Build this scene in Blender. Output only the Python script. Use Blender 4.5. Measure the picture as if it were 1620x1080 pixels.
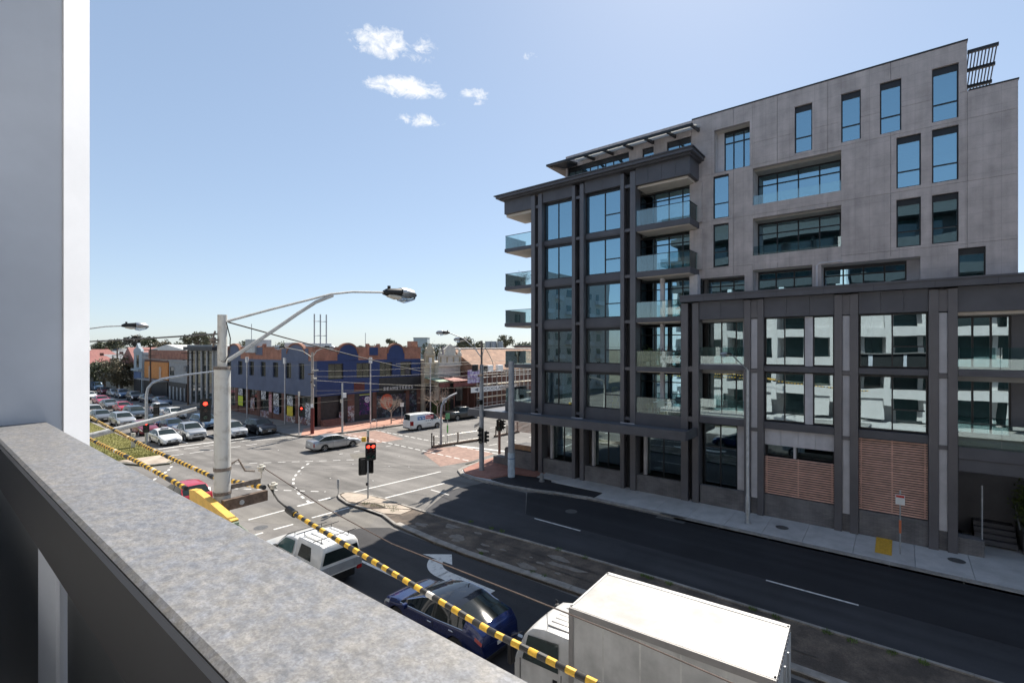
import bpy, math, random
from mathutils import Vector, Matrix
R = math.radians
rnd = random.Random(11)
scene = bpy.context.scene
for o in list(bpy.data.objects): bpy.data.objects.remove(o)
col = scene.collection

# ---------------------------------------------------------------- camera
CAM_H = 9.7
TH = math.atan(955 / 765)
cam = bpy.data.cameras.new('camera')
cam.lens = 17.0; cam.sensor_width = 36.0; cam.shift_y = 0.00617
cam.clip_start = 0.05; cam.clip_end = 6000
camo = bpy.data.objects.new('camera', cam); col.objects.link(camo)
camo.location = (0, 0, CAM_H); camo.rotation_euler = (R(90), 0, -TH)
scene.camera = camo

# ---------------------------------------------------------------- light
SUN_EL = R(49)
SUN_H = Vector((0.962, 0.273, 0)).normalized()
sun_dir = Vector((SUN_H.x * math.cos(SUN_EL), SUN_H.y * math.cos(SUN_EL), math.sin(SUN_EL)))
sl = bpy.data.lights.new('sun', 'SUN'); sl.energy = 2.9; sl.angle = R(0.53); sl.color = (1.0, 0.93, 0.83)
so = bpy.data.objects.new('sun', sl); col.objects.link(so); so.location = (0, 0, 60)
so.rotation_euler = sun_dir.to_track_quat('Z', 'Y').to_euler()

scene.view_settings.view_transform = 'Standard'
scene.view_settings.look = 'None'
scene.view_settings.gamma = 1.0
scene.view_settings.use_curve_mapping = False
scene.view_settings.exposure = 1.56

def view_dir(px, py):
    f = Vector((math.sin(TH), math.cos(TH), 0)); r = Vector((math.cos(TH), -math.sin(TH), 0))
    return (f * 765 + r * (px - 810) + Vector((0, 0, 550 - py))).normalized()

def make_world():
    w = bpy.data.worlds.new('World'); scene.world = w; w.use_nodes = True
    nt = w.node_tree; N = nt.nodes; L = nt.links; N.clear()
    out = N.new('ShaderNodeOutputWorld'); bg = N.new('ShaderNodeBackground'); bg.inputs[1].default_value = 0.112
    sky = N.new('ShaderNodeTexSky'); sky.sky_type = 'NISHITA'; sky.sun_disc = False
    sky.sun_elevation = SUN_EL; sky.sun_rotation = math.atan2(SUN_H.x, SUN_H.y)
    sky.altitude = 60; sky.air_density = 0.9; sky.dust_density = 0.35; sky.ozone_density = 2.2
    tc = N.new('ShaderNodeTexCoord')
    def math_(op, a, b=None, clamp=False):
        n = N.new('ShaderNodeMath'); n.operation = op; n.use_clamp = clamp
        for i, v in enumerate((a, b)):
            if v is None: continue
            if isinstance(v, (int, float)): n.inputs[i].default_value = v
            else: L.new(v, n.inputs[i])
        return n.outputs[0]
    def dot(vec):
        n = N.new('ShaderNodeVectorMath'); n.operation = 'DOT_PRODUCT'
        L.new(tc.outputs['Generated'], n.inputs[0]); n.inputs[1].default_value = vec
        return n.outputs['Value']
    ns = N.new('ShaderNodeTexNoise'); ns.inputs['Scale'].default_value = 46; ns.inputs['Detail'].default_value = 9
    ns.inputs['Roughness'].default_value = 0.68; ns.inputs['Distortion'].default_value = 0.5
    mp = N.new('ShaderNodeMapping'); mp.inputs['Scale'].default_value = (1, 1, 1.5)
    L.new(tc.outputs['Generated'], mp.inputs[0]); L.new(mp.outputs[0], ns.inputs['Vector'])
    n2 = N.new('ShaderNodeTexNoise'); n2.inputs['Scale'].default_value = 13; n2.inputs['Detail'].default_value = 3
    L.new(tc.outputs['Generated'], n2.inputs['Vector'])
    total = None
    # small fair-weather clouds: centre direction, half width, half height, density
    cl = [(view_dir(606, 66), .075, .030, 1.0), (view_dir(662, 78), .042, .028, .6), (view_dir(637, 137), .082, .023, 1.15), (view_dir(690, 143), .04, .02, .6),
          (view_dir(752, 153), .04, .019, .75), (view_dir(662, 190), .06, .015, .7), (view_dir(840, 92), .02, .012, .5),
          (view_dir(728, 160), .02, .01, .4), (view_dir(806, 210), .015, .008, .25)]
    for k in range(9):   # and the same kind of small cloud elsewhere round the sky
        a = 2.3 + k * .46; e = .35 + .3 * ((k * 37) % 10) / 10
        cl.append((Vector((math.sin(a) * math.cos(e), math.cos(a) * math.cos(e), math.sin(e))), .08, .028, .9))
    for c, wd, ht, dn in cl:
        t1 = Vector((c.y, -c.x, 0)).normalized(); t2 = t1.cross(c).normalized()
        if t2.z < 0: t2 = -t2
        a = math_('DIVIDE', dot(t1), wd); b = math_('DIVIDE', dot(t2), ht)
        # tangent offsets measured from the centre (t1, t2 are perpendicular to c)
        r2 = math_('ADD', math_('MULTIPLY', a, a), math_('MULTIPLY', b, b))
        m = math_('MULTIPLY', math_('SUBTRACT', 1.0, r2, True), dn)
        fr = math_('GREATER_THAN', dot(c), 0.0)
        m = math_('MULTIPLY', m, fr)
        total = m if total is None else math_('MAXIMUM', total, m)
    s = math_('ADD', total, math_('MULTIPLY', math_('SUBTRACT', ns.outputs[0], 0.55), 2.3))
    s = math_('ADD', s, math_('MULTIPLY', math_('SUBTRACT', n2.outputs[0], 0.5), 0.7))
    has = math_('MULTIPLY', total, 3.0, True)
    s = math_('MULTIPLY', math_('MULTIPLY', math_('SUBTRACT', s, 0.3), 1.55, True), has)
    s = math_('MULTIPLY', s, 0.93)
    mix = N.new('ShaderNodeMix'); mix.data_type = 'RGBA'
    gm = N.new('ShaderNodeGamma'); gm.inputs[1].default_value = 0.5; L.new(sky.outputs[0], gm.inputs[0])
    tn = N.new('ShaderNodeMix'); tn.data_type = 'RGBA'; tn.blend_type = 'MULTIPLY'; tn.inputs[0].default_value = 1; L.new(gm.outputs[0], tn.inputs[6]); tn.inputs[7].default_value = (.90, .985, 1.09, 1)
    L.new(s, mix.inputs[0]); L.new(tn.outputs[2], mix.inputs[6]); mix.inputs[7].default_value = (3.3, 3.35, 3.4, 1)
    L.new(mix.outputs[2], bg.inputs[0]); L.new(bg.outputs[0], out.inputs[0])
make_world()

# ---------------------------------------------------------------- materials
MATS = {}
def M(name, c, rough=.7, metal=0.0, var=.18, scale=2.0, bump=0.0, bscale=60.0, spec=.5, rv=0.0, c2=None, streak=0.0, coat=0.0, alpha=None, emit=None, fine=0.0, lo=.35, hi=.65):
    """principled material with noise-driven colour, optional streaks, per-object tone, bump"""
    if name in MATS: return MATS[name]
    m = bpy.data.materials.new(name); m.use_nodes = True; MATS[name] = m
    nt = m.node_tree; N = nt.nodes; L = nt.links
    p = N['Principled BSDF']
    p.inputs['Roughness'].default_value = rough; p.inputs['Metallic'].default_value = metal
    p.inputs['Specular IOR Level'].default_value = spec
    if coat: p.inputs['Coat Weight'].default_value = coat; p.inputs['Coat Roughness'].default_value = .03
    if emit: p.inputs['Emission Color'].default_value = (*emit[0], 1); p.inputs['Emission Strength'].default_value = emit[1]
    geo = N.new('ShaderNodeNewGeometry')
    ns = N.new('ShaderNodeTexNoise'); ns.inputs['Scale'].default_value = scale; ns.inputs['Detail'].default_value = 7; ns.inputs['Roughness'].default_value = .62
    L.new(geo.outputs['Position'], ns.inputs['Vector'])
    rp = N.new('ShaderNodeMapRange'); rp.inputs[1].default_value = lo; rp.inputs[2].default_value = hi
    L.new(ns.outputs[0], rp.inputs[0])
    mx = N.new('ShaderNodeMix'); mx.data_type = 'RGBA'; L.new(rp.outputs[0], mx.inputs[0])
    a = c2 if c2 else tuple(x * (1 - var) for x in c); b = tuple(min(1, x * (1 + var)) for x in c) if not c2 else c
    mx.inputs[6].default_value = (*a, 1); mx.inputs[7].default_value = (*b, 1)
    out = mx.outputs[2]
    def mul(val, out):
        q = N.new('ShaderNodeMix'); q.data_type = 'RGBA'; q.blend_type = 'MULTIPLY'; q.inputs[0].default_value = 1
        L.new(out, q.inputs[6]); L.new(val, q.inputs[7]); return q.outputs[2]
    if streak:
        mp = N.new('ShaderNodeMapping'); mp.inputs['Scale'].default_value = (3, 3, .18)
        L.new(geo.outputs['Position'], mp.inputs[0])
        s = N.new('ShaderNodeTexNoise'); s.inputs['Scale'].default_value = 1.3; s.inputs['Detail'].default_value = 6
        L.new(mp.outputs[0], s.inputs['Vector'])
        r2 = N.new('ShaderNodeMapRange'); r2.inputs[1].default_value = .3; r2.inputs[2].default_value = .7; r2.inputs[3].default_value = 1 - streak; r2.inputs[4].default_value = 1 + streak * .6
        L.new(s.outputs[0], r2.inputs[0]); out = mul(r2.outputs[0], out)
    if fine:
        s = N.new('ShaderNodeTexNoise'); s.inputs['Scale'].default_value = bscale; s.inputs['Detail'].default_value = 2
        L.new(geo.outputs['Position'], s.inputs['Vector'])
        r2 = N.new('ShaderNodeMapRange'); r2.inputs[1].default_value = .3; r2.inputs[2].default_value = .7; r2.inputs[3].default_value = 1 - fine; r2.inputs[4].default_value = 1 + fine
        L.new(s.outputs[0], r2.inputs[0]); out = mul(r2.outputs[0], out)
    if rv:
        oi = N.new('ShaderNodeObjectInfo'); r2 = N.new('ShaderNodeMapRange'); r2.inputs[3].default_value = 1 - rv; r2.inputs[4].default_value = 1 + rv
        L.new(oi.outputs['Random'], r2.inputs[0]); out = mul(r2.outputs[0], out)
    L.new(out, p.inputs['Base Color'])
    if bump:
        s = N.new('ShaderNodeTexNoise'); s.inputs['Scale'].default_value = bscale; s.inputs['Detail'].default_value = 4
        L.new(geo.outputs['Position'], s.inputs['Vector'])
        bp = N.new('ShaderNodeBump'); bp.inputs['Strength'].default_value = bump; bp.inputs['Distance'].default_value = .02
        L.new(s.outputs[0], bp.inputs['Height']); L.new(bp.outputs[0], p.inputs['Normal'])
    return m

def brick_mat(name, c1, c2, mortar, axis='y', w=.23, h=.076, rough=.85):
    if name in MATS: return MATS[name]
    m = bpy.data.materials.new(name); m.use_nodes = True; MATS[name] = m
    nt = m.node_tree; N = nt.nodes; L = nt.links; p = N['Principled BSDF']; p.inputs['Roughness'].default_value = rough
    geo = N.new('ShaderNodeNewGeometry'); sp = N.new('ShaderNodeSeparateXYZ'); cb = N.new('ShaderNodeCombineXYZ')
    L.new(geo.outputs['Position'], sp.inputs[0])
    ad = N.new('ShaderNodeMath'); ad.operation = 'ADD'; L.new(sp.outputs[0], ad.inputs[0]); L.new(sp.outputs[1], ad.inputs[1])
    L.new(sp.outputs[1] if axis == 'y' else sp.outputs[0] if axis == 'x' else ad.outputs[0], cb.inputs[0]); L.new(sp.outputs[2], cb.inputs[1])
    br = N.new('ShaderNodeTexBrick'); L.new(cb.outputs[0], br.inputs['Vector'])
    br.inputs['Color1'].default_value = (*c1, 1); br.inputs['Color2'].default_value = (*c2, 1); br.inputs['Mortar'].default_value = (*mortar, 1)
    br.inputs['Scale'].default_value = 1; br.inputs['Brick Width'].default_value = w; br.inputs['Row Height'].default_value = h; br.inputs['Mortar Size'].default_value = .008
    ns = N.new('ShaderNodeTexNoise'); ns.inputs['Scale'].default_value = 1.1; ns.inputs['Detail'].default_value = 8
    L.new(geo.outputs['Position'], ns.inputs['Vector'])
    r2 = N.new('ShaderNodeMapRange'); r2.inputs[1].default_value = .3; r2.inputs[2].default_value = .7; r2.inputs[3].default_value = .7; r2.inputs[4].default_value = 1.2
    L.new(ns.outputs[0], r2.inputs[0])
    q = N.new('ShaderNodeMix'); q.data_type = 'RGBA'; q.blend_type = 'MULTIPLY'; q.inputs[0].default_value = 1
    L.new(br.outputs['Color'], q.inputs[6]); L.new(r2.outputs[0], q.inputs[7]); L.new(q.outputs[2], p.inputs['Base Color'])
    bp = N.new('ShaderNodeBump'); bp.inputs['Strength'].default_value = .5; bp.inputs['Distance'].default_value = .01; bp.invert = True
    L.new(br.outputs['Fac'], bp.inputs['Height']); L.new(bp.outputs[0], p.inputs['Normal'])
    return m

def glass_mat(name, tint=(.5, .6, .6), refl=.4, gl=(.93, .98, 1), wav=.02, wscale=.7):
    """coated pane: part mirror, part see-through, slightly wavy"""
    if name in MATS: return MATS[name]
    m = bpy.data.materials.new(name); m.use_nodes = True; MATS[name] = m
    nt = m.node_tree; N = nt.nodes; L = nt.links; N.remove(N['Principled BSDF'])
    out = [n for n in N if n.type == 'OUTPUT_MATERIAL'][0]
    tr = N.new('ShaderNodeBsdfTransparent'); tr.inputs[0].default_value = (*tint, 1)
    g = N.new('ShaderNodeBsdfGlossy'); g.inputs['Roughness'].default_value = .0; g.inputs[0].default_value = (*gl, 1)
    lw = N.new('ShaderNodeFresnel'); lw.inputs['IOR'].default_value = 1.5
    mr = N.new('ShaderNodeMapRange'); mr.inputs[1].default_value = .04; mr.inputs[2].default_value = 1; mr.inputs[3].default_value = refl; mr.inputs[4].default_value = 1
    L.new(lw.outputs[0], mr.inputs[0])
    mx = N.new('ShaderNodeMixShader'); L.new(mr.outputs[0], mx.inputs[0]); L.new(tr.outputs[0], mx.inputs[1]); L.new(g.outputs[0], mx.inputs[2])
    L.new(mx.outputs[0], out.inputs[0])
    if wav:
        geo = N.new('ShaderNodeNewGeometry'); oi = N.new('ShaderNodeObjectInfo')
        ns = N.new('ShaderNodeTexNoise'); ns.noise_dimensions = '4D'; ns.inputs['Scale'].default_value = wscale; ns.inputs['Detail'].default_value = 1
        L.new(geo.outputs['Position'], ns.inputs['Vector'])
        ml = N.new('ShaderNodeMath'); ml.operation = 'MULTIPLY'; ml.inputs[1].default_value = 60; L.new(oi.outputs['Random'], ml.inputs[0]); L.new(ml.outputs[0], ns.inputs['W'])
        bp = N.new('ShaderNodeBump'); bp.inputs['Strength'].default_value = 1; bp.inputs['Distance'].default_value = wav
        L.new(ns.outputs[0], bp.inputs['Height']); L.new(bp.outputs[0], g.inputs['Normal'])
    return m

# ---------------------------------------------------------------- mesh helpers
class MB:
    def __init__(s): s.v = []; s.f = []; s.m = []
    def add(s, vs, fs, m=0):
        k = len(s.v); s.v += [tuple(v) for v in vs]; s.f += [tuple(i + k for i in f) for f in fs]; s.m += [m] * len(fs); return s
    def box(s, x0, x1, y0, y1, z0, z1, m=0):
        if x0 > x1: x0, x1 = x1, x0
        if y0 > y1: y0, y1 = y1, y0
        if z0 > z1: z0, z1 = z1, z0
        return s.add([(x0, y0, z0), (x1, y0, z0), (x1, y1, z0), (x0, y1, z0), (x0, y0, z1), (x1, y0, z1), (x1, y1, z1), (x0, y1, z1)],
                     [(0, 3, 2, 1), (4, 5, 6, 7), (0, 1, 5, 4), (1, 2, 6, 5), (2, 3, 7, 6), (3, 0, 4, 7)], m)
    def bbox(s, x0, x1, y0, y1, z0, z1, b=.02, m=0):
        """box with chamfered vertical and top edges"""
        pts = [(x0 + b, y0), (x1 - b, y0), (x1, y0 + b), (x1, y1 - b), (x1 - b, y1), (x0 + b, y1), (x0, y1 - b), (x0, y0 + b)]
        n = 8; cx, cy = (x0 + x1) / 2, (y0 + y1) / 2
        def ins(p): return (p[0] + (b if p[0] < cx else -b), p[1] + (b if p[1] < cy else -b))
        vs = [(p[0], p[1], z0) for p in pts] + [(p[0], p[1], z1 - b) for p in pts] + [(*ins(p), z1) for p in pts]
        fs = [tuple(reversed(range(n))), tuple(range(2 * n, 3 * n))]
        for k in (0, n):
            fs += [(k + i, k + (i + 1) % n, k + n + (i + 1) % n, k + n + i) for i in range(n)]
        return s.add(vs, fs, m)
    def obox(s, c, sx, sy, sz, rz=0, m=0, rx=0, ry=0):
        mat = Matrix.Rotation(rz, 3, 'Z') @ Matrix.Rotation(ry, 3, 'Y') @ Matrix.Rotation(rx, 3, 'X')
        vs = [Vector(c) + mat @ Vector((x * sx / 2, y * sy / 2, z * sz / 2)) for z in (-1, 1) for x, y in ((-1, -1), (1, -1), (1, 1), (-1, 1))]
        return s.add(vs, [(0, 3, 2, 1), (4, 5, 6, 7), (0, 1, 5, 4), (1, 2, 6, 5), (2, 3, 7, 6), (3, 0, 4, 7)], m)
    def prism(s, poly, z0, z1, m=0, top_only=False):
        n = len(poly)
        ar = sum(poly[i][0] * poly[(i + 1) % n][1] - poly[(i + 1) % n][0] * poly[i][1] for i in range(n))
        if ar < 0: poly = list(reversed(poly))
        vs = [(p[0], p[1], z0) for p in poly] + [(p[0], p[1], z1) for p in poly]
        fs = [tuple(range(n, 2 * n))] + [(i, (i + 1) % n, n + (i + 1) % n, n + i) for i in range(n)]
        if not top_only: fs.append(tuple(reversed(range(n))))
        return s.add(vs, fs, m)
    def slab(s, pts, axis, a, b, m=0):
        """polygon in a vertical plane pushed along x or y from a to b; pts are (h, z)"""
        n = len(pts)
        mk = (lambda p, t: (t, p[0], p[1])) if axis == 'x' else (lambda p, t: (p[0], t, p[1]))
        vs = [mk(p, a) for p in pts] + [mk(p, b) for p in pts]
        return s.add(vs, [tuple(range(n)), tuple(reversed(range(n, 2 * n)))] + [(i, n + i, n + (i + 1) % n, (i + 1) % n) for i in range(n)], m)
    def tube(s, path, r, n=8, m=0, cap=True):
        path = [Vector(p) for p in path]; rs = r if isinstance(r, (list, tuple)) else [r] * len(path)
        k0 = len(s.v); up = None; rings = []
        for i, p in enumerate(path):
            t = (path[min(i + 1, len(path) - 1)] - path[max(i - 1, 0)]).normalized()
            if up is None: up = Vector((0, 0, 1)) if abs(t.z) < .9 else Vector((1, 0, 0))
            a = (up - t * up.dot(t)).normalized(); b = t.cross(a); up = a
            rings.append([p + (a * math.cos(2 * math.pi * j / n) + b * math.sin(2 * math.pi * j / n)) * rs[i] for j in range(n)])
        vs = [v for rg in rings for v in rg]; fs = []
        for i in range(len(path) - 1):
            fs += [(i * n + j, i * n + (j + 1) % n, (i + 1) * n + (j + 1) % n, (i + 1) * n + j) for j in range(n)]
        if cap: fs += [tuple(reversed(range(n))), tuple(range((len(path) - 1) * n, len(path) * n))]
        return s.add(vs, fs, m)
    def cyl(s, c, r, h, n=16, m=0, r2=None):
        return s.tube([c, (c[0], c[1], c[2] + h)], [r, r if r2 is None else r2], n, m)
    def lathe(s, prof, n=20, m=0, c=(0, 0, 0), axis='z'):
        def mp(r, h, a):
            x, y = r * math.cos(a), r * math.sin(a)
            q = (x, y, h) if axis == 'z' else (x, h, y) if axis == 'y' else (h, x, y)
            return (q[0] + c[0], q[1] + c[1], q[2] + c[2])
        vs = [mp(r, h, 2 * math.pi * j / n) for r, h in prof for j in range(n)]; fs = []
        for i in range(len(prof) - 1):
            fs += [(i * n + j, i * n + (j + 1) % n, (i + 1) * n + (j + 1) % n, (i + 1) * n + j) for j in range(n)]
        return s.add(vs, fs, m)
    def build(s, name, mat, parent=None, smooth=False, local=False, kind=None, ang=35):
        me = bpy.data.meshes.new(name)
        vs = s.v
        if parent is not None and not local:
            off = parent_loc(parent); vs = [(v[0] - off.x, v[1] - off.y, v[2] - off.z) for v in vs]
        me.from_pydata(vs, [], s.f); me.update()
        mats = mat if isinstance(mat, (list, tuple)) else [mat]
        for q in mats: me.materials.append(q)
        if len(mats) > 1: me.polygons.foreach_set('material_index', s.m)
        if smooth:
            me.polygons.foreach_set('use_smooth', [True] * len(me.polygons))
            me.set_sharp_from_angle(angle=R(ang))
        o = bpy.data.objects.new(name, me); col.objects.link(o)
        if parent is not None: o.parent = parent
        if kind: o['kind'] = kind
        return o

def parent_loc(p):
    l = Vector((0, 0, 0))
    while p is not None: l += Vector(p.location); p = p.parent
    return l
def thing(name, label, cat, loc=(0, 0, 0), rz=0, group=None):
    o = bpy.data.objects.new(name, None); col.objects.link(o); o.location = loc; o.rotation_euler = (0, 0, rz)
    o.empty_display_size = .2
    tag(o, label, cat, group); return o
def tag(o, label, cat, group=None):
    o['label'] = label; o['category'] = cat
    if group: o['group'] = group
    return o
def struct(name, mb, mat, parent=None, smooth=False):
    o = mb.build(name, mat, parent, smooth); o['kind'] = 'structure'; return o
def copy_tree(o, parent=None):
    c = o.copy(); col.objects.link(c); c.parent = parent
    for ch in list(o.children): copy_tree(ch, c)
    return c
def inst(name, src, parent, loc, rz=None):
    """another object sharing src's mesh"""
    o = bpy.data.objects.new(name, src.data); col.objects.link(o); o.parent = parent; o.location = loc
    if rz is not None: o.rotation_euler = (0, 0, rz)
    return o
def text_obj(txt, size, mat, parent, loc, rot, ext=.003, name='lettering', width=None, bold=0.0, align='CENTER'):
    cu = bpy.data.curves.new('t', 'FONT'); cu.body = txt; cu.size = size; cu.extrude = ext; cu.align_x = align; cu.align_y = 'CENTER'; cu.offset = bold
    cu.resolution_u = 2
    to = bpy.data.objects.new('t', cu); col.objects.link(to)
    dg = bpy.context.evaluated_depsgraph_get(); dg.update()
    me = bpy.data.meshes.new_from_object(to.evaluated_get(dg)); bpy.data.objects.remove(to)
    if width:
        xs = [v.co.x for v in me.vertices]; k = width / (max(xs) - min(xs))
        for v in me.vertices: v.co.x *= k
    me.materials.clear(); me.materials.append(mat)
    o = bpy.data.objects.new(name, me); col.objects.link(o)
    o.parent = parent; o.location = Vector(loc) - (parent_loc(parent) if parent else Vector((0, 0, 0))); o.rotation_euler = rot
    return o
FACE_MX = (R(90), 0, R(-90))    # lettering that faces -X
FACE_MY = (R(90), 0, 0)         # lettering that faces -Y
# ---------------------------------------------------------------- ground, roads, kerbs, markings
m_ground = M('dry_ground', (.16, .15, .11), .95, var=.35, scale=.05)
def asphalt(name, c, tracks=None, dark=.0, crack=.22):
    if name in MATS: return MATS[name]
    m = M(name, c, .85, var=.16, scale=.35, bump=.35, bscale=90, fine=.16, spec=.3)
    nt = m.node_tree; N = nt.nodes; L = nt.links; p = N['Principled BSDF']
    src = p.inputs['Base Color'].links[0].from_socket
    geo = N.new('ShaderNodeNewGeometry')
    # long soft wheel-path wear along the street
    mp = N.new('ShaderNodeMapping'); mp.inputs['Scale'].default_value = (1.1, .05, 1)
    L.new(geo.outputs['Position'], mp.inputs[0])
    s = N.new('ShaderNodeTexNoise'); s.inputs['Scale'].default_value = 1.0; s.inputs['Detail'].default_value = 5
    L.new(mp.outputs[0], s.inputs['Vector'])
    r = N.new('ShaderNodeMapRange'); r.inputs[1].default_value = .3; r.inputs[2].default_value = .7; r.inputs[3].default_value = .74; r.inputs[4].default_value = 1.22
    L.new(s.outputs[0], r.inputs[0])
    # sealed cracks
    vo = N.new('ShaderNodeTexVoronoi'); vo.feature = 'DISTANCE_TO_EDGE'; vo.inputs['Scale'].default_value = .16
    nz = N.new('ShaderNodeTexNoise'); nz.inputs['Scale'].default_value = .9; nz.inputs['Detail'].default_value = 4
    L.new(geo.outputs['Position'], nz.inputs['Vector'])
    va = N.new('ShaderNodeVectorMath'); va.operation = 'MULTIPLY_ADD'; va.inputs[1].default_value = (2.4, 2.4, 0)
    L.new(nz.outputs['Color'], va.inputs[0]); L.new(geo.outputs['Position'], va.inputs[2]); L.new(va.outputs[0], vo.inputs['Vector'])
    r2 = N.new('ShaderNodeMapRange'); r2.inputs[1].default_value = .001; r2.inputs[2].default_value = .006; r2.inputs[3].default_value = 1 - crack; r2.inputs[4].default_value = 1
    L.new(vo.outputs['Distance'], r2.inputs[0])
    # pale worn blotches and oil stains
    n3 = N.new('ShaderNodeTexNoise'); n3.inputs['Scale'].default_value = 1.7; n3.inputs['Detail'].default_value = 9; n3.inputs['Roughness'].default_value = .7
    L.new(geo.outputs['Position'], n3.inputs['Vector'])
    r3 = N.new('ShaderNodeMapRange'); r3.inputs[1].default_value = .6; r3.inputs[2].default_value = .74; r3.inputs[3].default_value = 1; r3.inputs[4].default_value = .74
    L.new(n3.outputs[0], r3.inputs[0])
    for v in (r.outputs[0], r2.outputs[0], r3.outputs[0]):
        q = N.new('ShaderNodeMix'); q.data_type = 'RGBA'; q.blend_type = 'MULTIPLY'; q.inputs[0].default_value = 1
        L.new(src, q.inputs[6]); L.new(v, q.inputs[7]); src = q.outputs[2]
    L.new(src, p.inputs['Base Color'])
    return m
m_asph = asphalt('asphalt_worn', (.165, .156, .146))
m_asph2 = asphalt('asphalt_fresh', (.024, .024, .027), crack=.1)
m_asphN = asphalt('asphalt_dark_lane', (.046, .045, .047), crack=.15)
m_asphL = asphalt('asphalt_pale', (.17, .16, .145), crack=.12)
m_foot = M('footpath_concrete', (.43, .425, .42), .85, var=.12, scale=1.3, bump=.2, bscale=80, fine=.08, rv=.07)
m_kerb = M('kerb_concrete', (.27, .25, .225), .9, var=.25, scale=2.5, bump=.3, bscale=40, rv=.1)
m_dirt = M('median_surface', (.15, .117, .09), .95, var=.0, scale=.9, bump=.5, bscale=25, c2=(.07, .056, .046), fine=.2, lo=.42, hi=.62)
m_island = M('island_concrete', (.38, .32, .26), .9, var=.22, scale=1.2, bump=.3, bscale=50, fine=.1)
m_redpave = M('red_paving', (.30, .14, .105), .85, var=.2, scale=2, bump=.3, bscale=60, fine=.12)
m_line = M('road_paint', (.66, .65, .62), .7, var=.0, scale=5, c2=(.33, .32, .31), lo=.30, hi=.48, fine=.1, bscale=120)
m_yel = M('tactile_yellow', (.62, .36, .04), .7, var=.15, scale=8)
m_grass = M('grass', (.16, .15, .035), .9, var=.4, scale=6)
m_iron = M('cast_iron', (.12, .12, .12), .6, metal=.5, var=.3, scale=9)
m_patch = M('median_patch', (.20, .175, .15), .9, var=.2, scale=5, bump=.3)

g = MB(); g.add([(-2500, -2500, -.06), (3500, -2500, -.06), (3500, 3500, -.06), (-2500, 3500, -.06)], [(0, 1, 2, 3)])
struct('ground', g, m_ground)
rd = MB()
rd.prism([(1.2, -260), (27.5, -260), (27.6, 20), (29, 28.3), (60, 27.6), (260, 9), (260, 30), (60, 45.8), (27.2, 49.6), (26.4, 53), (26.9, 80), (29.5, 135), (44, 420),
          (26, 420), (10, 135), (1.2, 80), (0.6, 50), (-160, 58), (-160, 30), (.6, 28)], -.3, 0)
road = struct('road', rd, m_asph)

def quad_strip(mb, p0, p1, w, z=.008):
    a = Vector((p0[0], p0[1], 0)); b = Vector((p1[0], p1[1], 0)); d = (b - a).normalized(); n = Vector((-d.y, d.x, 0)) * w / 2
    mb.add([(*(a - n).xy, z), (*(b - n).xy, z), (*(b + n).xy, z), (*(a + n).xy, z)], [(0, 1, 2, 3)])
def line_obj(segs, w, name='painted_line', mat=None):
    mb = MB()
    for s in segs: quad_strip(mb, s[0], s[1], s[2] if len(s) > 2 else w)
    return mb.build(name, mat or m_line, road)
def sheet(name, poly, z, mat):
    mb = MB(); mb.prism(poly, z - .003, z, top_only=True); return mb.build(name, mat, road)
def dashed(p0, p1, on, off, start=0):
    a = Vector(p0); b = Vector(p1); L_ = (b - a).length; d = (b - a) / L_; t = start; out = []
    while t < L_:
        e = min(t + on, L_); out.append((tuple((a + d * t).xy), tuple((a + d * e).xy))); t += on + off
    return out
# surfaces laid over the road
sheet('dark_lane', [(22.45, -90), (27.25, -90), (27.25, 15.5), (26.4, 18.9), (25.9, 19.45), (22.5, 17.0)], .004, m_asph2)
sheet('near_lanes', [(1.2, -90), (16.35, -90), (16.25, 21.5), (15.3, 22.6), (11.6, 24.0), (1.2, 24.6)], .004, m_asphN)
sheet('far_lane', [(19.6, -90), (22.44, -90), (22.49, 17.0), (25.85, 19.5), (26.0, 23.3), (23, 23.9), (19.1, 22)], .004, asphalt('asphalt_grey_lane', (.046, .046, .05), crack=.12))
sheet('pale_band', [(9.5, 33.5), (11.63, 32.4), (14.38, 28.96), (16.75, 28.5), (16.95, 26.6), (16.98, 23.42), (15.5, 22.4), (12.85, 26.4), (10.89, 30.36), (8.8, 32)], .004, m_asphL)
sheet('red_crossing', [(27.2, 29.3), (30.1, 28.6), (33.6, 29.0), (34.2, 33.6), (31.6, 35.4), (29.6, 34.2)], .004, M('worn_red_asphalt', (.27, .175, .14), .9, var=.25, scale=1.8, bump=.3, fine=.12))
sheet('red_crossing', [(29.5, 41.5), (33, 41.2), (34.5, 48), (30.5, 48.8)], .004, MATS['worn_red_asphalt'])
sheet('pale_patch', [(33.4, 36.2), (36.4, 36.9), (37.3, 39), (34.2, 38.4)], .004, m_asphL)
sheet('pale_patch', [(24.2, 37.2), (25.6, 36.9), (26.6, 38.6), (25.2, 39.2)], .005, M('asphalt_patch', (.14, .13, .11), .9, var=.2))
sheet('dark_patch', [(19.9, 53.8), (26.3, 54.3), (26.3, 60), (20.2, 60)], .004, m_asph2)
# tram-style parallel grooves cut across the intersection
gr = MB()
for k, off in enumerate((0, .55, 1.9, 2.45, 3.6)):
    quad_strip(gr, (28.0 + off * .55, 23.0 + off), (9.0 + off * .4, 55 + off * .9), .028, .0065)
gr.build('seal_lines', M('bitumen_seal', (.03, .03, .03), .5), road)
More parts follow.
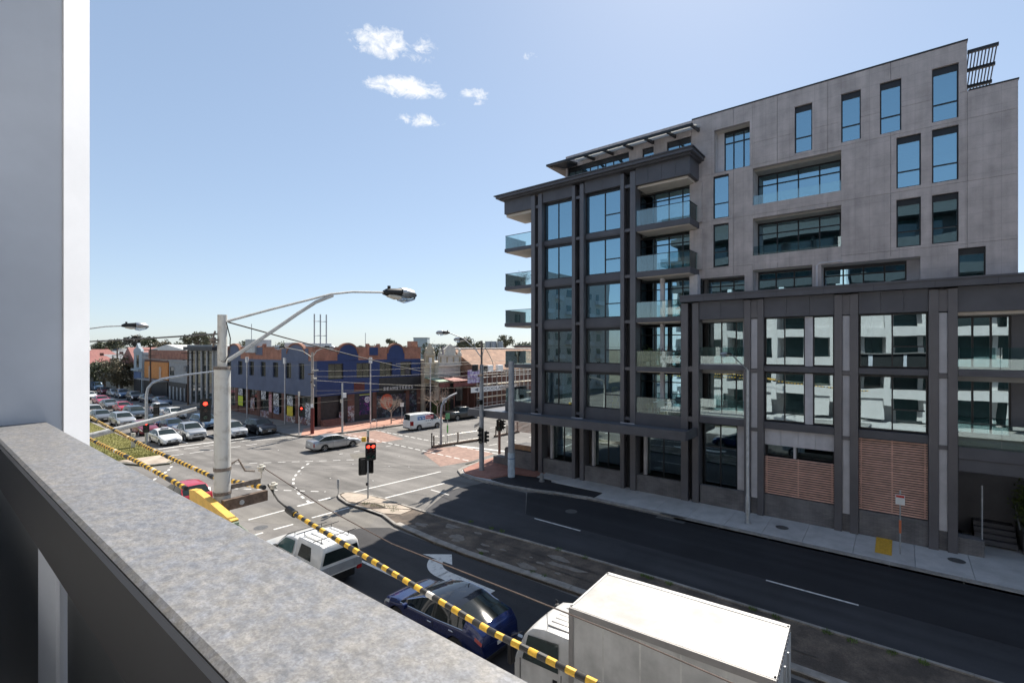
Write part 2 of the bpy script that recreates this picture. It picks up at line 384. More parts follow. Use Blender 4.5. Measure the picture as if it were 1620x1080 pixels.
# markings
line_obj([((18.3, 28.7), (26.1, 28.06))], .16)
line_obj([((19.1, 25.95), (24.0, 25.45))], .16)
line_obj([((22.35, 25.0), (22.3, 23.2))], .1)
line_obj([((22.28, 16.2), (22.28, 13.2)), ((22.4, 4.35), (22.4, 1.2)), ((22.4, -7.6), (22.4, -10.6)), ((22.4, -19.5), (22.4, -22.5))], .11, 'lane_dashes')
line_obj([((12.9, 21.3), (12.9, -20))], .14)
line_obj([((14.9, 28.79), (15.95, 28.75)), ((16.3, 28.8), (17.1, 28.75))], .22, 'stop_line')
line_obj([((11.99, 28.66), (14.05, 28.68)), ((14.4, 26.18), (16.74, 26.06)), ((12.2, 26.08), (13.23, 26.03)), ((10.6, 26.09), (11.65, 26.09)), ((9, 26.1), (10, 26.1))], .15, 'crosswalk_line')
dots = [(20.85, 38.56), (19.97, 37.74), (19.22, 36.87), (18.45, 35.89), (17.78, 34.91), (17.25, 33.9), (16.7, 32.5), (16.26, 31.24), (16.01, 30.25), (15.78, 29.12)]
sg = []
for i, p in enumerate(dots):
    q = Vector(dots[min(i + 1, 9)]) - Vector(dots[max(i - 1, 0)]); q.normalize(); p = Vector(p)
    sg.append((tuple(p - q * .27), tuple(p + q * .27)))
line_obj(sg, .16, 'turning_guide_dashes')
d2 = [(16.6, 46.2), (15.4, 47.5), (14.26, 48.14), (13.39, 46.31), (12.95, 45.34), (12.51, 44.62), (11.9, 43.7), (11.38, 42.92)]
sg = []
for i, p in enumerate(d2[2:]):
    q = Vector((-.55, -1.05)).normalized(); p = Vector(p); sg.append((tuple(p - q * .26), tuple(p + q * .26)))
line_obj(sg, .16, 'turning_guide_dashes')
line_obj(dashed((17.1, 43.4), (24.5, 36.6), .62, .5), .12, 'turning_guide_dashes')
line_obj(dashed((13.9, 36.0), (17.6, 30.2), .55, .42), .12, 'turning_guide_dashes')
line_obj(dashed((11.2, 50.7), (14.0, 47.2), .6, .55), .12, 'turning_guide_dashes')
line_obj([((15.0, 55.45), (26.2, 54.6))], .35, 'stop_line')
line_obj(dashed((14.9, 53.7), (22.5, 53.2), 1.2, .45) + [((22.8, 52.6), (28.0, 50.8))], .16, 'crosswalk_line')
line_obj(dashed((14.6, 51.1), (22.0, 50.6), 1.1, .5), .16, 'crosswalk_line')
line_obj([((11.1, 50.6), (12.0, 50.85))], .2)
line_obj(dashed((30.1, 28.9), (30.9, 49.2), .75, .35), .15, 'crosswalk_line')
line_obj(dashed((33.7, 28.6), (34.4, 48.4), .75, .35), .15, 'crosswalk_line')
line_obj([((35.0, 28.6), (34.0, 34.6))], .4, 'stop_line')
line_obj([((17.75, 56.5), (17.75, 90)), ((20.8, 56.5), (20.8, 90)), ((23.6, 56.5), (24.1, 128))], .13)
line_obj(dashed((30, 39.4), (24.6, 39.9), .6, 1.1) + dashed((36, 39.2), (80, 36.2), 3, 5), .12, 'lane_dashes')
line_obj([((36, 31.8), (37.2, 31.7)), ((38.6, 31.6), (40, 31.5)), ((42, 31.3), (44, 31.1)), ((47, 30.9), (50, 30.7))], .12, 'lane_dashes')
# turn arrow in the near lane (curved stem, head to the right)
ar = MB(); c = Vector((15.75, 15.2)); pts = []
for k in range(8):
    a = R(178 - k * 9); r1, r2 = 1.75, 1.1
    pts.append((Vector((c.x + r1 * math.cos(a), c.y + r1 * 1.05 * math.sin(a))), Vector((c.x + .02 + r2 * math.cos(a), c.y + r2 * 1.05 * math.sin(a)))))
vs = [(p.x, p.y, .009) for pr in pts for p in pr]
ar.add(vs, [(2 * k, 2 * k + 1, 2 * k + 3, 2 * k + 2) for k in range(7)])
ar.add([(14.0, 15.3, .009), (14.66, 15.3, .009), (14.66, 12.6, .009), (14.0, 12.6, .009)], [(0, 3, 2, 1)])
e0, e1 = pts[-1]
ar.add([(15.12, 17.5, .013), (15.2, 15.6, .013), (15.95, 16.4, .013)], [(0, 1, 2)])
ar.build('turn_arrow', m_line, road)

for x, y in ((21.2, 49.2), (21.9, 45.9), (18.9, 36.0), (19.6, 33.0), (21.2, 30.0), (23.2, 35.6), (24.6, 32.6), (27.5, 35.0), (15.0, 33.5), (13.0, 38.0), (25.5, 31.2), (24.0, 45.0)):
    mb = MB(); mb.bbox(x - .05, x + .05, y - .05, y + .05, -.01, .022, .012); mb.build('road_stud', m_line, road)
for x, y in ((23.4, 34.2), (17.2, 41.5), (24.6, 15.2), (11.9, 26.9)):
    mb = MB(); mb.lathe([(0, .007), (.3, .007), (.33, .0055), (.36, .0055)], 20, c=(x, y, .002)); mb.build('manhole_cover', m_iron, road)
def kerb_run(pts, w, h, parent, seg=2.4, side=1, z0=0.0):
    """individual kerb stones along a polyline; pts on the road edge, body on the given side"""
    P = [Vector((p[0], p[1])) for p in pts]
    for a, b in zip(P[:-1], P[1:]):
        L_ = (b - a).length; n = max(1, round(L_ / seg)); d = (b - a) / L_; nn = Vector((-d.y, d.x)) * side
        for k in range(n):
            s0 = a + d * (L_ * k / n + .006); s1 = a + d * (L_ * (k + 1) / n - .006); bv = .03
            q = [s0, s1, s1 + nn * w, s0 + nn * w]; t = [s0 + nn * bv, s1 + nn * bv, s1 + nn * w, s0 + nn * w]
            mb = MB(); hh = h + rnd.uniform(-.008, .008)
            vs = [(v.x, v.y, z0 - .1) for v in q] + [(v.x, v.y, z0 + hh - bv) for v in q] + [(v.x, v.y, z0 + hh) for v in t]
            fs = [(4, 5, 9, 8), (8, 9, 10, 11)] + [(i, (i + 1) % 4, 4 + (i + 1) % 4, 4 + i) for i in range(4)] + [(5, 6, 10, 9), (6, 7, 11, 10), (7, 4, 8, 11)]
            if side < 0: fs = [tuple(reversed(f)) for f in fs]
            mb.add(vs, fs); mb.build('kerb_stone', m_kerb, parent)

# footpath in front of the dark apartment building
fp = MB()
KA = [(27.15, -60), (27.15, 10), (27.1, 15.6), (26.65, 17.8), (26.2, 19.5), (25.95, 21.5), (25.85, 23.6), (25.95, 24.9), (26.25, 26.1), (26.95, 27.1), (28.2, 27.5), (30.2, 27.85), (36, 28.1), (60, 27.5)]
fp.prism(KA + [(60, -60)], -.2, .1, top_only=True)
foot = struct('footpath', fp, m_foot)
kerb_run(KA[:-1], .32, .135, foot, side=-1)
kerb_run([KA[-2], KA[-1]], .32, .135, foot, seg=6, side=-1)
# paving slabs falling slightly to the kerb, one object each
ys = [-30 + 1.95 * k for k in range(13)] + [-4.6, -2.45, -.55, 1.7, 3.75, 5.55, 7.4, 9.35, 11.3, 13.25, 15.2, 17.1, 19.0, 20.9]
for a, b in zip(ys[:-1], ys[1:]):
    if b > 16: x0 = 28.6 if b < 19.5 else 29.0
    else: x0 = 27.49
    mb = MB(); e = .008; zt0 = .14 + (x0 - 27.5) * .036; zt1 = .245
    mb.add([(x0, a + e, .0), (30.9, a + e, .0), (30.9, b - e, .0), (x0, b - e, .0), (x0, a + e, zt0), (30.9, a + e, zt1), (30.9, b - e, zt1), (x0, b - e, zt0)],
           [(4, 5, 6, 7), (0, 1, 5, 4), (1, 2, 6, 5), (2, 3, 7, 6), (3, 0, 4, 7)])
    mb.build('paving_slab', m_foot, foot)
mb = MB(); mb.prism([(26.5, 23.2), (26.35, 21.4), (26.6, 19.6), (27.1, 17.9), (27.5, 15.3), (28.58, 15.3), (28.58, 19.3), (28.98, 19.6), (28.98, 20.9), (28.6, 22.6)], .0, .158); mb.build('asphalt_verge', m_asph2, foot)
mb = MB(); mb.prism([(26.45, 24.8), (26.6, 23.4), (28.65, 22.75), (29.0, 21.0), (30.9, 21.0), (33.5, 21.0), (36, 27.6), (30.4, 27.5), (28.4, 27.1), (27.2, 26.7), (26.7, 26.0)], .0, .19); mb.build('red_paving', m_redpave, foot)
mb = MB()
for k in range(5):
    for j in range(10): mb.cyl((28.28 + j * .215, .33 + k * .13, .0), .028, .012, 6)
tp = MB(); tp.add([(28.2, .27, .172), (30.3, .27, .248), (30.3, .9, .248), (28.2, .9, .172)], [(0, 1, 2, 3)]); tac = tp.build('tactile_paving', m_yel, foot)
td = MB()
for k in range(6):
    for j in range(20):
        x = 28.26 + j * .105; z = .172 + (x - 28.2) * .0362
        td.cyl((x, .31 + k * .105, z), .022, .008, 6)
td.build('tactile_studs', m_yel, tac)
for x, y in ((28.95, 4.85), (29.3, -2.0)):
    z = .145 + (x - 27.5) * .031
    mb = MB(); mb.lathe([(0, .012), (.26, .012), (.27, .006), (.30, .006), (.31, 0)], 20, c=(x, y, z + .006)); mb.build('pit_cover', m_iron, foot, True)
mb = MB(); mb.box(26.75, 27.12, 9.3, 10.9, -.02, .005); mb.box(27.12, 27.4, 9.4, 10.8, .137, .146); mb.build('drain_grate', m_iron, foot)

# median between the carriageways, with the signal island at its tip
md = MB()
far = [(19.6, -60), (19.6, 8), (19.45, 12), (19.2, 16), (19.0, 19.5), (18.95, 23.5), (19.0, 25.9), (18.75, 27.6), (18.4, 28.5), (17.95, 28.85), (17.5, 28.65)]
near = [(17.2, 28.0), (16.9, 26.6), (17.0, 25.0), (17.0, 23.2), (16.5, 21.4), (16.25, 18), (16.2, 16), (16.3, 12.5), (16.45, 8), (16.6, -60)]
md.prism(far + near, -.1, .1, top_only=True)
median = struct('median', md, m_dirt)
kerb_run(far, .17, .15, median, side=1); kerb_run([near[4], near[5], near[6], near[7], near[8], near[9]], .34, .15, median, side=1); kerb_run([far[-1]] + near[:5], .16, .13, median, side=1)
for poly in ([(18.6, 28.2), (18.0, 28.55), (17.6, 28.4), (17.15, 26.9), (17.35, 26.2), (18.75, 25.95)], [(18.8, 25.9), (17.5, 26.1), (18.0, 25.2), (18.8, 24.6)], [(18.75, 24.5), (18.0, 25.1), (17.9, 23.9), (18.7, 22.6)], [(17.85, 23.8), (17.2, 24.4), (17.2, 23.3), (17.7, 22.4), (18.6, 22.5)]):
    mb = MB(); mb.prism(poly, .05, .135); mb.build('island_slab', m_island, median)
rr = random.Random(4)
for k in range(34):     # irregular paler patches scattered over the median surface
    y = 20.5 - 18 * rr.random() ** 1.2; x = rr.uniform(16.9, 18.7); n = rr.randint(5, 9); r = rr.uniform(.08, .45)
    poly = [(x + r * rr.uniform(.35, 1) * math.cos(2 * math.pi * i / n) * .8, y + r * rr.uniform(.4, 1.1) * 1.6 * math.sin(2 * math.pi * i / n)) for i in range(n)]
    mb = MB(); mb.prism(poly, .08, .106 + .0004 * k); mb.build('median_patch', m_patch, median)
for p0, p1 in (((18.2, 20), (18.4, 4)), ((17.4, 16), (17.6, 2)), ((16.9, 9.5), (19.2, 9.7)), ((16.9, 4.4), (19.3, 4.6))):
    mb = MB(); quad_strip(mb, p0, p1, .03, .1235); mb.build('joint_line', MATS['bitumen_seal'], median)
def tuft_field(name, spots, n, h, mat, kind='stuff', label=None, cat=None, seed=1):
    r = random.Random(seed); mb = MB()
    for (x, y, rad, z) in spots:
        for k in range(n):
            a = r.uniform(0, 6.28); q = rad * math.sqrt(r.random()); bx, by = x + q * math.cos(a), y + q * math.sin(a)
            d = r.uniform(0, 6.28); w = r.uniform(.006, .014); hh = h * r.uniform(.4, 1.2); lean = r.uniform(0, .6) * hh
            dx, dy = math.cos(d), math.sin(d)
            mb.add([(bx - dy * w, by + dx * w, z), (bx + dy * w, by - dx * w, z), (bx + dx * lean, by + dy * lean, z + hh)], [(0, 1, 2)])
    o = mb.build(name, mat); o['kind'] = kind
    if label: o['label'] = label; o['category'] = cat
    return o
m_weed = M('weed_green', (.09, .15, .03), .8, var=.4, scale=4)
sp = [(18.0, 24.35, .35, .12), (17.75, 24.9, .3, .12), (18.2, 23.8, .3, .12), (17.6, 25.6, .25, .12), (17.9, 23.2, .25, .12)]
sp += [(19.38 - rr.uniform(0, .12), y, .16, .12) for y in (18.4, 16.9, 16.2, 12.6, 11.2, 8.4, 8.1, 7.3, 4.2, 3.4, 1.9, 1.2, .2, -.6)] + [(16.65, y, .12, .12) for y in (15.2, 11.6, 12.2, 4)]
tuft_field('weeds', sp, 70, .11, m_weed, label='green weeds sprouting along the kerbs and island of the median', cat='weeds')

# grassy median beyond the intersection
gm = MB(); gmp = [(13.6, 47.4), (14.35, 48.6), (14.5, 54), (15.0, 90), (12, 92), (9.8, 60), (10.5, 52), (12.2, 47.8)]
gm.prism(gmp, -.1, .12, top_only=True)
gmed = struct('grass_median', gm, m_grass)
kerb_run(gmp + [gmp[0]], .22, .15, gmed, side=1, seg=4)
mb = MB(); mb.prism([(13.45, 47.75), (14.05, 48.7), (14.2, 51.4), (11.1, 51.6), (12.3, 48.1)], .06, .152); mb.build('island_slab', m_island, gmed)
r = random.Random(9); mbg = MB()
for k in range(9000):
    y = 51.8 + 38 * r.random() ** 1.6; t = (y - 52) / 38; x = r.uniform(10.6 + t * 1.2, 14.25 + t * .4); d = r.uniform(0, 6.28); h = r.uniform(.05, .16); w = .02
    mbg.add([(x - w * math.sin(d), y + w * math.cos(d), .11), (x + w * math.sin(d), y - w * math.cos(d), .11), (x + h * .6 * math.cos(d), y + h * .6 * math.sin(d), .12 + h)], [(0, 1, 2)])
go = mbg.build('grass', M('grass_blades', (.22, .2, .05), .9, var=.45, scale=.9, c2=(.10, .12, .03))); go['kind'] = 'stuff'; go['label'] = 'dry patchy grass on the far median strip'; go['category'] = 'grass'

# corner footpath under the blue brick building
fb = MB()
KB = [(60, 46.0), (51, 46.95), (39, 48.5), (32.1, 49.05), (28.6, 49.2), (27.3, 49.7), (26.5, 51), (26.3, 53.5), (26.9, 80), (29.5, 135), (44, 420)]
fb.prism(KB + [(70, 420), (70, 46)], -.2, .14, top_only=True)
foot2 = struct('footpath', fb, M('far_footpath', (.2, .185, .17), .9, var=.2, scale=.8, bump=.2))
kerb_run(KB[:-3], .25, .155, foot2, side=-1, seg=4)
mb = MB(); mb.prism([(60, 46.4), (51, 47.3), (39, 48.85), (32.1, 49.35), (28.6, 49.55), (27.5, 50.0), (26.9, 51.2), (29.2, 54.9), (46, 54.3), (60, 53.5)], .1, .15); mb.build('red_paving', M('brick_paving', (.42, .22, .16), .85, var=.2, scale=1.5, fine=.15, bscale=25), foot2)
# ---------------------------------------------------------------- dark apartment building across the road
m_dark = M('dark_cladding', (.094, .095, .108), .5, metal=.15, var=.12, scale=.8, rv=.05, spec=.5)
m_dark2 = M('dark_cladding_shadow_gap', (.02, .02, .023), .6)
m_fin = M('bronze_fin', (.128, .123, .132), .42, metal=.3, var=.1, scale=.7, spec=.6)
m_frame = M('window_frame_black', (.013, .014, .017), .4, spec=.5)
m_conc = M('board_concrete', (.47, .42, .405), .9, var=.14, scale=1.1, bump=.25, bscale=30, fine=.05, rv=.035, streak=.11)
def add_tile_joints(m, w=.62, h=.62, depth=.8):
    nt = m.node_tree; N = nt.nodes; L = nt.links; p = N['Principled BSDF']; src = p.inputs['Base Color'].links[0].from_socket
    geo = N.new('ShaderNodeNewGeometry'); sp = N.new('ShaderNodeSeparateXYZ'); cb = N.new('ShaderNodeCombineXYZ'); L.new(geo.outputs['Position'], sp.inputs[0])
    L.new(sp.outputs[1], cb.inputs[0]); L.new(sp.outputs[2], cb.inputs[1])
    br = N.new('ShaderNodeTexBrick'); br.offset = 0; L.new(cb.outputs[0], br.inputs['Vector'])
    br.inputs['Scale'].default_value = 1; br.inputs['Brick Width'].default_value = w; br.inputs['Row Height'].default_value = h; br.inputs['Mortar Size'].default_value = .009
    br.inputs['Color1'].default_value = (1, 1, 1, 1); br.inputs['Color2'].default_value = (.95, .95, .95, 1); br.inputs['Mortar'].default_value = (depth, depth, depth, 1)
    q = N.new('ShaderNodeMix'); q.data_type = 'RGBA'; q.blend_type = 'MULTIPLY'; q.inputs[0].default_value = 1
    L.new(src, q.inputs[6]); L.new(br.outputs[0], q.inputs[7]); L.new(q.outputs[2], p.inputs['Base Color'])
add_tile_joints(m_conc)
m_lightc = M('pale_concrete', (.55, .535, .55), .85, var=.1, scale=1.2, bump=.15, bscale=40, streak=.06)
m_soffit = M('pale_soffit', (.62, .57, .51), .9, var=.05)
m_slat = M('copper_slat', (.66, .40, .32), .55, var=.15, scale=3, rv=.08)
m_brickg = brick_mat('grey_brick', (.15, .146, .15), (.2, .188, .19), (.11, .107, .106), 'y', .29, .06)
m_glass = glass_mat('coated_glass', (.34, .45, .45), .5, (.55, .85, 1.0), .006, .5)
m_glass2 = glass_mat('clear_glass', (.62, .72, .72), .26, (.8, .96, 1), .006, .5)
m_glass3 = glass_mat('podium_glass', (.42, .52, .52), .38, (.74, .88, .93), .006, .5)
m_bal = glass_mat('balustrade_glass', (.80, .89, .89), .14, (.88, 1, 1), .0)
m_room = M('room_wall', (.16, .15, .14), .9, var=.1)
m_ceil = M('room_ceiling', (.35, .35, .34), .9, var=.05)
m_curt = M('curtain', (.62, .63, .62), .9, var=.12, scale=9)
m_soil = M('soil', (.045, .035, .026), 1, var=.4, scale=10, bump=.6)

def translucent(name, c):
    m = bpy.data.materials.new(name); m.use_nodes = True; N = m.node_tree.nodes; L = m.node_tree.links; N.remove(N['Principled BSDF']); out = [n for n in N if n.type == 'OUTPUT_MATERIAL'][0]
    a = N.new('ShaderNodeBsdfTranslucent'); b = N.new('ShaderNodeBsdfDiffuse'); a.inputs[0].default_value = (*c, 1); b.inputs[0].default_value = (*c, 1); x = N.new('ShaderNodeMixShader'); x.inputs[0].default_value = .45
    L.new(a.outputs[0], x.inputs[1]); L.new(b.outputs[0], x.inputs[2]); L.new(x.outputs[0], out.inputs[0]); return m
XF = 30.15; XC = 31.9
ab = thing('apartment_building', 'tall dark clad apartment building with grey concrete upper storeys and copper slat screens', 'building', (XF, 8, .2))

def cell_rects(y0, y1, z0, z1, holes):
    ysx = sorted({y0, y1, *[min(max(h[k], y0), y1) for h in holes for k in (0, 1)]}); zsx = sorted({z0, z1, *[min(max(h[k], z0), z1) for h in holes for k in (2, 3)]})
    out = []
    for a, b in zip(ysx[:-1], ysx[1:]):
        run = None
        for c, d in zip(zsx[:-1], zsx[1:]):
            cy, cz = (a + b) / 2, (c + d) / 2
            if any(h[0] < cy < h[1] and h[2] < cz < h[3] for h in holes):
                if run: out.append((a, b, *run)); run = None
            else: run = (run[0], d) if run else (c, d)
        if run: out.append((a, b, *run))
    return out
def wall_panels(name, X, t, ygrid, zgrid, holes, mat, parent, gap=.007, axis='x'):
    for a, b in zip(ygrid[:-1], ygrid[1:]):
        for c, d in zip(zgrid[:-1], zgrid[1:]):
            rs = [q for q in cell_rects(a + gap, b - gap, c + gap, d - gap, holes) if q[1] - q[0] > .01 and q[3] - q[2] > .01]
            grp = []
            for q in rs:      # pieces that touch stay one panel, pieces an opening cuts off become their own
                tch = [g_ for g_ in grp if any(abs(q[0] - p[1]) < 1e-6 and q[2] < p[3] and p[2] < q[3] for p in g_)]
                new = [q] + [p for g_ in tch for p in g_]; grp = [g_ for g_ in grp if g_ not in tch] + [new]
            for g_ in grp:
                mb = MB()
                for r_ in g_: mb.box(X, X + t, r_[0], r_[1], r_[2], r_[3])
                mb.build(name, mat, parent)
def window(parent, X, y0, y1, z0, z1, mull=(), trans=(), head=0.0, fr=.06, glass=None, depth=.1, fm=None, side_trans=None, axis='x', name='window'):
    """frame mesh with one child pane per light; mull / trans are fractions; side_trans = (light index, fraction)"""
    def B(mb, a0, a1, b0, b1, c0, c1): mb.box(a0, a1, b0, b1, c0, c1) if axis == 'x' else mb.box(b0, b1, a0, a1, c0, c1)
    f = MB(); B(f, X, X + depth, y0, y0 + fr, z0, z1); B(f, X, X + depth, y1 - fr, y1, z0, z1); B(f, X, X + depth, y0 + fr, y1 - fr, z0, z0 + fr)
    zt = z1 - fr - head; B(f, X, X + depth, y0 + fr, y1 - fr, zt, z1)
    ya = [y0 + fr] + [y0 + (y1 - y0) * q for q in mull] + [y1 - fr]; za = [z0 + fr] + [z0 + (zt - z0) * q for q in trans] + [zt]
    for q in ya[1:-1]: B(f, X + .004, X + depth - .004, q - fr / 2, q + fr / 2, z0 + fr, zt)
    for q in za[1:-1]: B(f, X + .002, X + depth - .006, y0 + fr, y1 - fr, q - fr / 2, q + fr / 2)
    if side_trans:
        i, q = side_trans; zz = z0 + (zt - z0) * q; B(f, X + .002, X + depth - .006, ya[i] + fr / 2, ya[i + 1] - fr / 2, zz - fr / 2, zz + fr / 2)
    w = f.build(name, fm or m_frame, parent)
    for i, (a, b) in enumerate(zip(ya[:-1], ya[1:])):
        zl = za
        if side_trans and side_trans[0] == i: zl = [za[0], z0 + (zt - z0) * side_trans[1], za[-1]]
        for c, d in zip(zl[:-1], zl[1:]):
            p = MB(); B(p, X + depth * .45, X + depth * .45 + .012, a, b, c, d); p.build('pane', glass or m_glass, w)
    return w

# --- structure inside: floor plates, cores and back walls so that the glass looks into rooms
FL = [.2, 5.35, 8.42, 11.55, 14.62, 17.72, 20.72]
for k, z in enumerate(FL):
    mb = MB()
    if k and k < 4: mb.box(30.9, 46, -22, 22.2, z - .28, z - .02)
    elif k: mb.box(32.45, 46, -4.0, 21.8, z - .28, z - .02); mb.box(30.9, 32.449, 14.2, 22.2, z - .28, z - .02)
    if mb.f: mb.build('floor_plate', m_ceil, ab)
mb = MB(); mb.box(36.0, 36.3, -22, 22, .2, 12.2); mb.box(36.0, 36.3, -2.3, 20, 12.201, 24.1); mb.build('core_wall', m_room, ab)
for y in (21.1, 17.75, 14.3, 9.85, 6.5, 2.1, -1.6):
    mb = MB(); mb.box(32.5 if y < 14 else 31.35, 35.9, y - .1, y + .1, .25, 12 if y < 9 else 20.4); mb.build('party_wall', m_room, ab)
mb = MB(); mb.box(32.3, 46, -2.5, 20.1, 24.2, 24.45); mb.box(32.3, 46, -4.2, -2.5, 21.75, 22.0); mb.build('roof_slab', m_lightc, ab)
mb = MB(); mb.box(45.8, 46.1, -22, 22.2, .2, 12.5); mb.box(45.8, 46.1, -4.0, 22.2, 12.501, 21.9); mb.box(45.8, 46.1, -2.4, 20.1, 21.901, 24.2); mb.build('rear_wall', m_conc, ab)
mb = MB(); mb.box(32.2, 45.8, -4.27, -4.0, 12.9, 22.0); mb.box(32.2, 45.8, -2.52, -2.35, 22, 24.4); mb.build('end_wall', m_conc, ab)
mb = MB(); mb.box(32.2, 45.8, 19.95, 20.2, 20.7, 24.4); mb.box(32.4, 45.8, 21.9, 22.2, .2, 20.7); mb.build('end_wall', m_dark, ab)
mb = MB(); mb.box(30.9, 46, -22, 9.9, 12.3, 12.55); mb.build('podium_roof', m_lightc, ab)
mb = MB(); mb.box(30.9, 46, -.2 - 2.3, 22.2, .0, .235); mb.build('ground_plate', m_dark2, ab)

# --- fins: blades in pairs from footpath to cornice
def fins(spans, z0, z1, x0=XF, x1=30.95, mat=None):
    for a, b in spans:
        mb = MB(); mb.bbox(x0, x1, b, a, z0, z1, .012); mb.build('fin', mat or m_fin, ab)
fins([(22.27, 21.91), (21.61, 21.25), (18.59, 18.32), (17.93, 17.61), (14.77, 14.49), (14.06, 13.67)], .2, 21.45)
fins([(10.65, 10.22), (9.95, 9.57)], .2, 12.45)
fins([(7.0, 6.66), (6.3, 5.98), (2.65, 2.31), (1.98, 1.63), (-1.08, -1.44), (-1.76, -2.1)], .2, 12.45)
for a, b in ((21.91, 21.61), (18.32, 17.93), (14.49, 14.06)):   # dark glass strip and cross ties between each pair
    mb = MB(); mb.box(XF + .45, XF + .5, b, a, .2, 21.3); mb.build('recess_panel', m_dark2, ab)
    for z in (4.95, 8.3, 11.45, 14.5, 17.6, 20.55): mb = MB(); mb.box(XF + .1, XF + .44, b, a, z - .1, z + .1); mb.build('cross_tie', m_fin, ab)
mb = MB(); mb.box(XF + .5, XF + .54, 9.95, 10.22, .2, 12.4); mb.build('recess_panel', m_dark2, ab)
for z in (5.3, 8.4): mb = MB(); mb.box(XF + .05, XF + .4, 9.95, 10.22, z - .16, z + .16); mb.build('cross_tie', m_fin, ab)
for a, b in ((6.66, 6.3), (2.31, 1.98), (-1.44, -1.76)):         # pale columns set between the podium fins
    for z0, z1 in ((1.15, 4.95), (5.15, 8.28), (8.52, 11.35)):
        mb = MB(); mb.bbox(XF + .12, XF + .8, b + .004, a - .004, z0, z1, .015); mb.build('pale_column', m_lightc, ab)
    mb = MB(); mb.box(XF + .16, XF + .8, b, a, .2, 1.14); mb.build('brick_base', m_brickg, ab)
    for z in (5.05, 8.4, 11.9): mb = MB(); mb.box(XF + .06, XF + .7, b, a, z - (.1 if z < 11 else .5), z + (.1 if z < 11 else .5)); mb.build('cross_tie', m_fin, ab)

# --- tower glazing
rows = [(5.45, 8.0), (8.58, 11.1), (11.8, 14.3), (14.87, 17.44), (17.85, 20.72)]
for i, (z0, z1) in enumerate(rows):
    gl = m_glass if i > 1 else m_glass2
    window(ab, 30.55, 18.62, 21.25, z0, z1, mull=(.52,), fr=.07, glass=gl, head=.12)
    window(ab, 30.55, 14.78, 17.6, z0, z1, mull=(.47,), fr=.07, glass=gl, head=.12, side_trans=(0, .42))
edges = [(4.3, 5.45), (8.0, 8.58), (11.1, 11.8), (14.3, 14.87), (17.44, 17.85)]
for z0, z1 in edges:
    for a, b in ((18.6, 21.25), (14.78, 17.6)):
        mb = MB(); mb.box(XF + .28, XF + .6, a, b, z0, z1); mb.box(XF + .24, XF + .279, a, b, z0 + .08, z1 - .08); mb.build('spandrel', m_dark, ab)
# top fascia panels and cornice
ypan = [25.0, 24.0, 23.1, 22.28]
for a, b in zip(ypan[:-1], ypan[1:]): mb = MB(); mb.box(XF + .06, XF + .3, b + .006, a - .006, 20.5, 21.6); mb.build('fascia_panel', m_dark, ab)
for lo_, hi_ in ((18.6, 21.25), (14.78, 17.6)):
    n = 2
    for k in range(n): mb = MB(); mb.box(XF + .1, XF + .4, lo_ + (hi_ - lo_) * k / n + .006, lo_ + (hi_ - lo_) * (k + 1) / n - .006, 20.73, 21.6); mb.build('fascia_panel', m_dark, ab)
yp = [13.66, 12.8, 11.9, 11.0, 10.1]
for a, b in zip(yp[:-1], yp[1:]): mb = MB(); mb.box(XF + .02, XF + .3, b + .006, a - .006, 20.46, 21.6); mb.build('fascia_panel', m_dark, ab)
mb = MB(); mb.box(XF + .301, 32.0, 10.1, 10.3, 20.46, 21.6); mb.build('fascia_panel', m_dark, ab)
mb = MB(); mb.box(29.6, 33.5, 9.76, 25.4, 21.67, 21.86); mb.box(29.5, 33.5, 9.68, 25.55, 21.861, 21.93); mb.box(29.85, 33.5, 9.95, 25.2, 21.56, 21.669); cornice = mb.build('cornice', m_dark, ab)
for y in (11.5, 13.6, 15.7, 17.9, 20.1, 22.3, 24.2):
    mb = MB(); mb.box(29.596, 29.61, y - .006, y + .006, 21.68, 21.85); mb.build('joint', m_dark2, cornice)
mb = MB(); mb.box(XF + .31, 31.85, 10.32, 13.66, 20.3, 20.455); mb.build('soffit', m_soffit, ab)
mb = MB(); mb.box(XF + .32, 33.0, 22.3, 24.98, 20.3, 20.49); mb.build('soffit', m_soffit, ab)
mb = MB(); mb.box(XF + .31, 33.2, 24.75, 24.99, 20.5, 21.6); mb.build('fascia_panel', m_dark, ab)

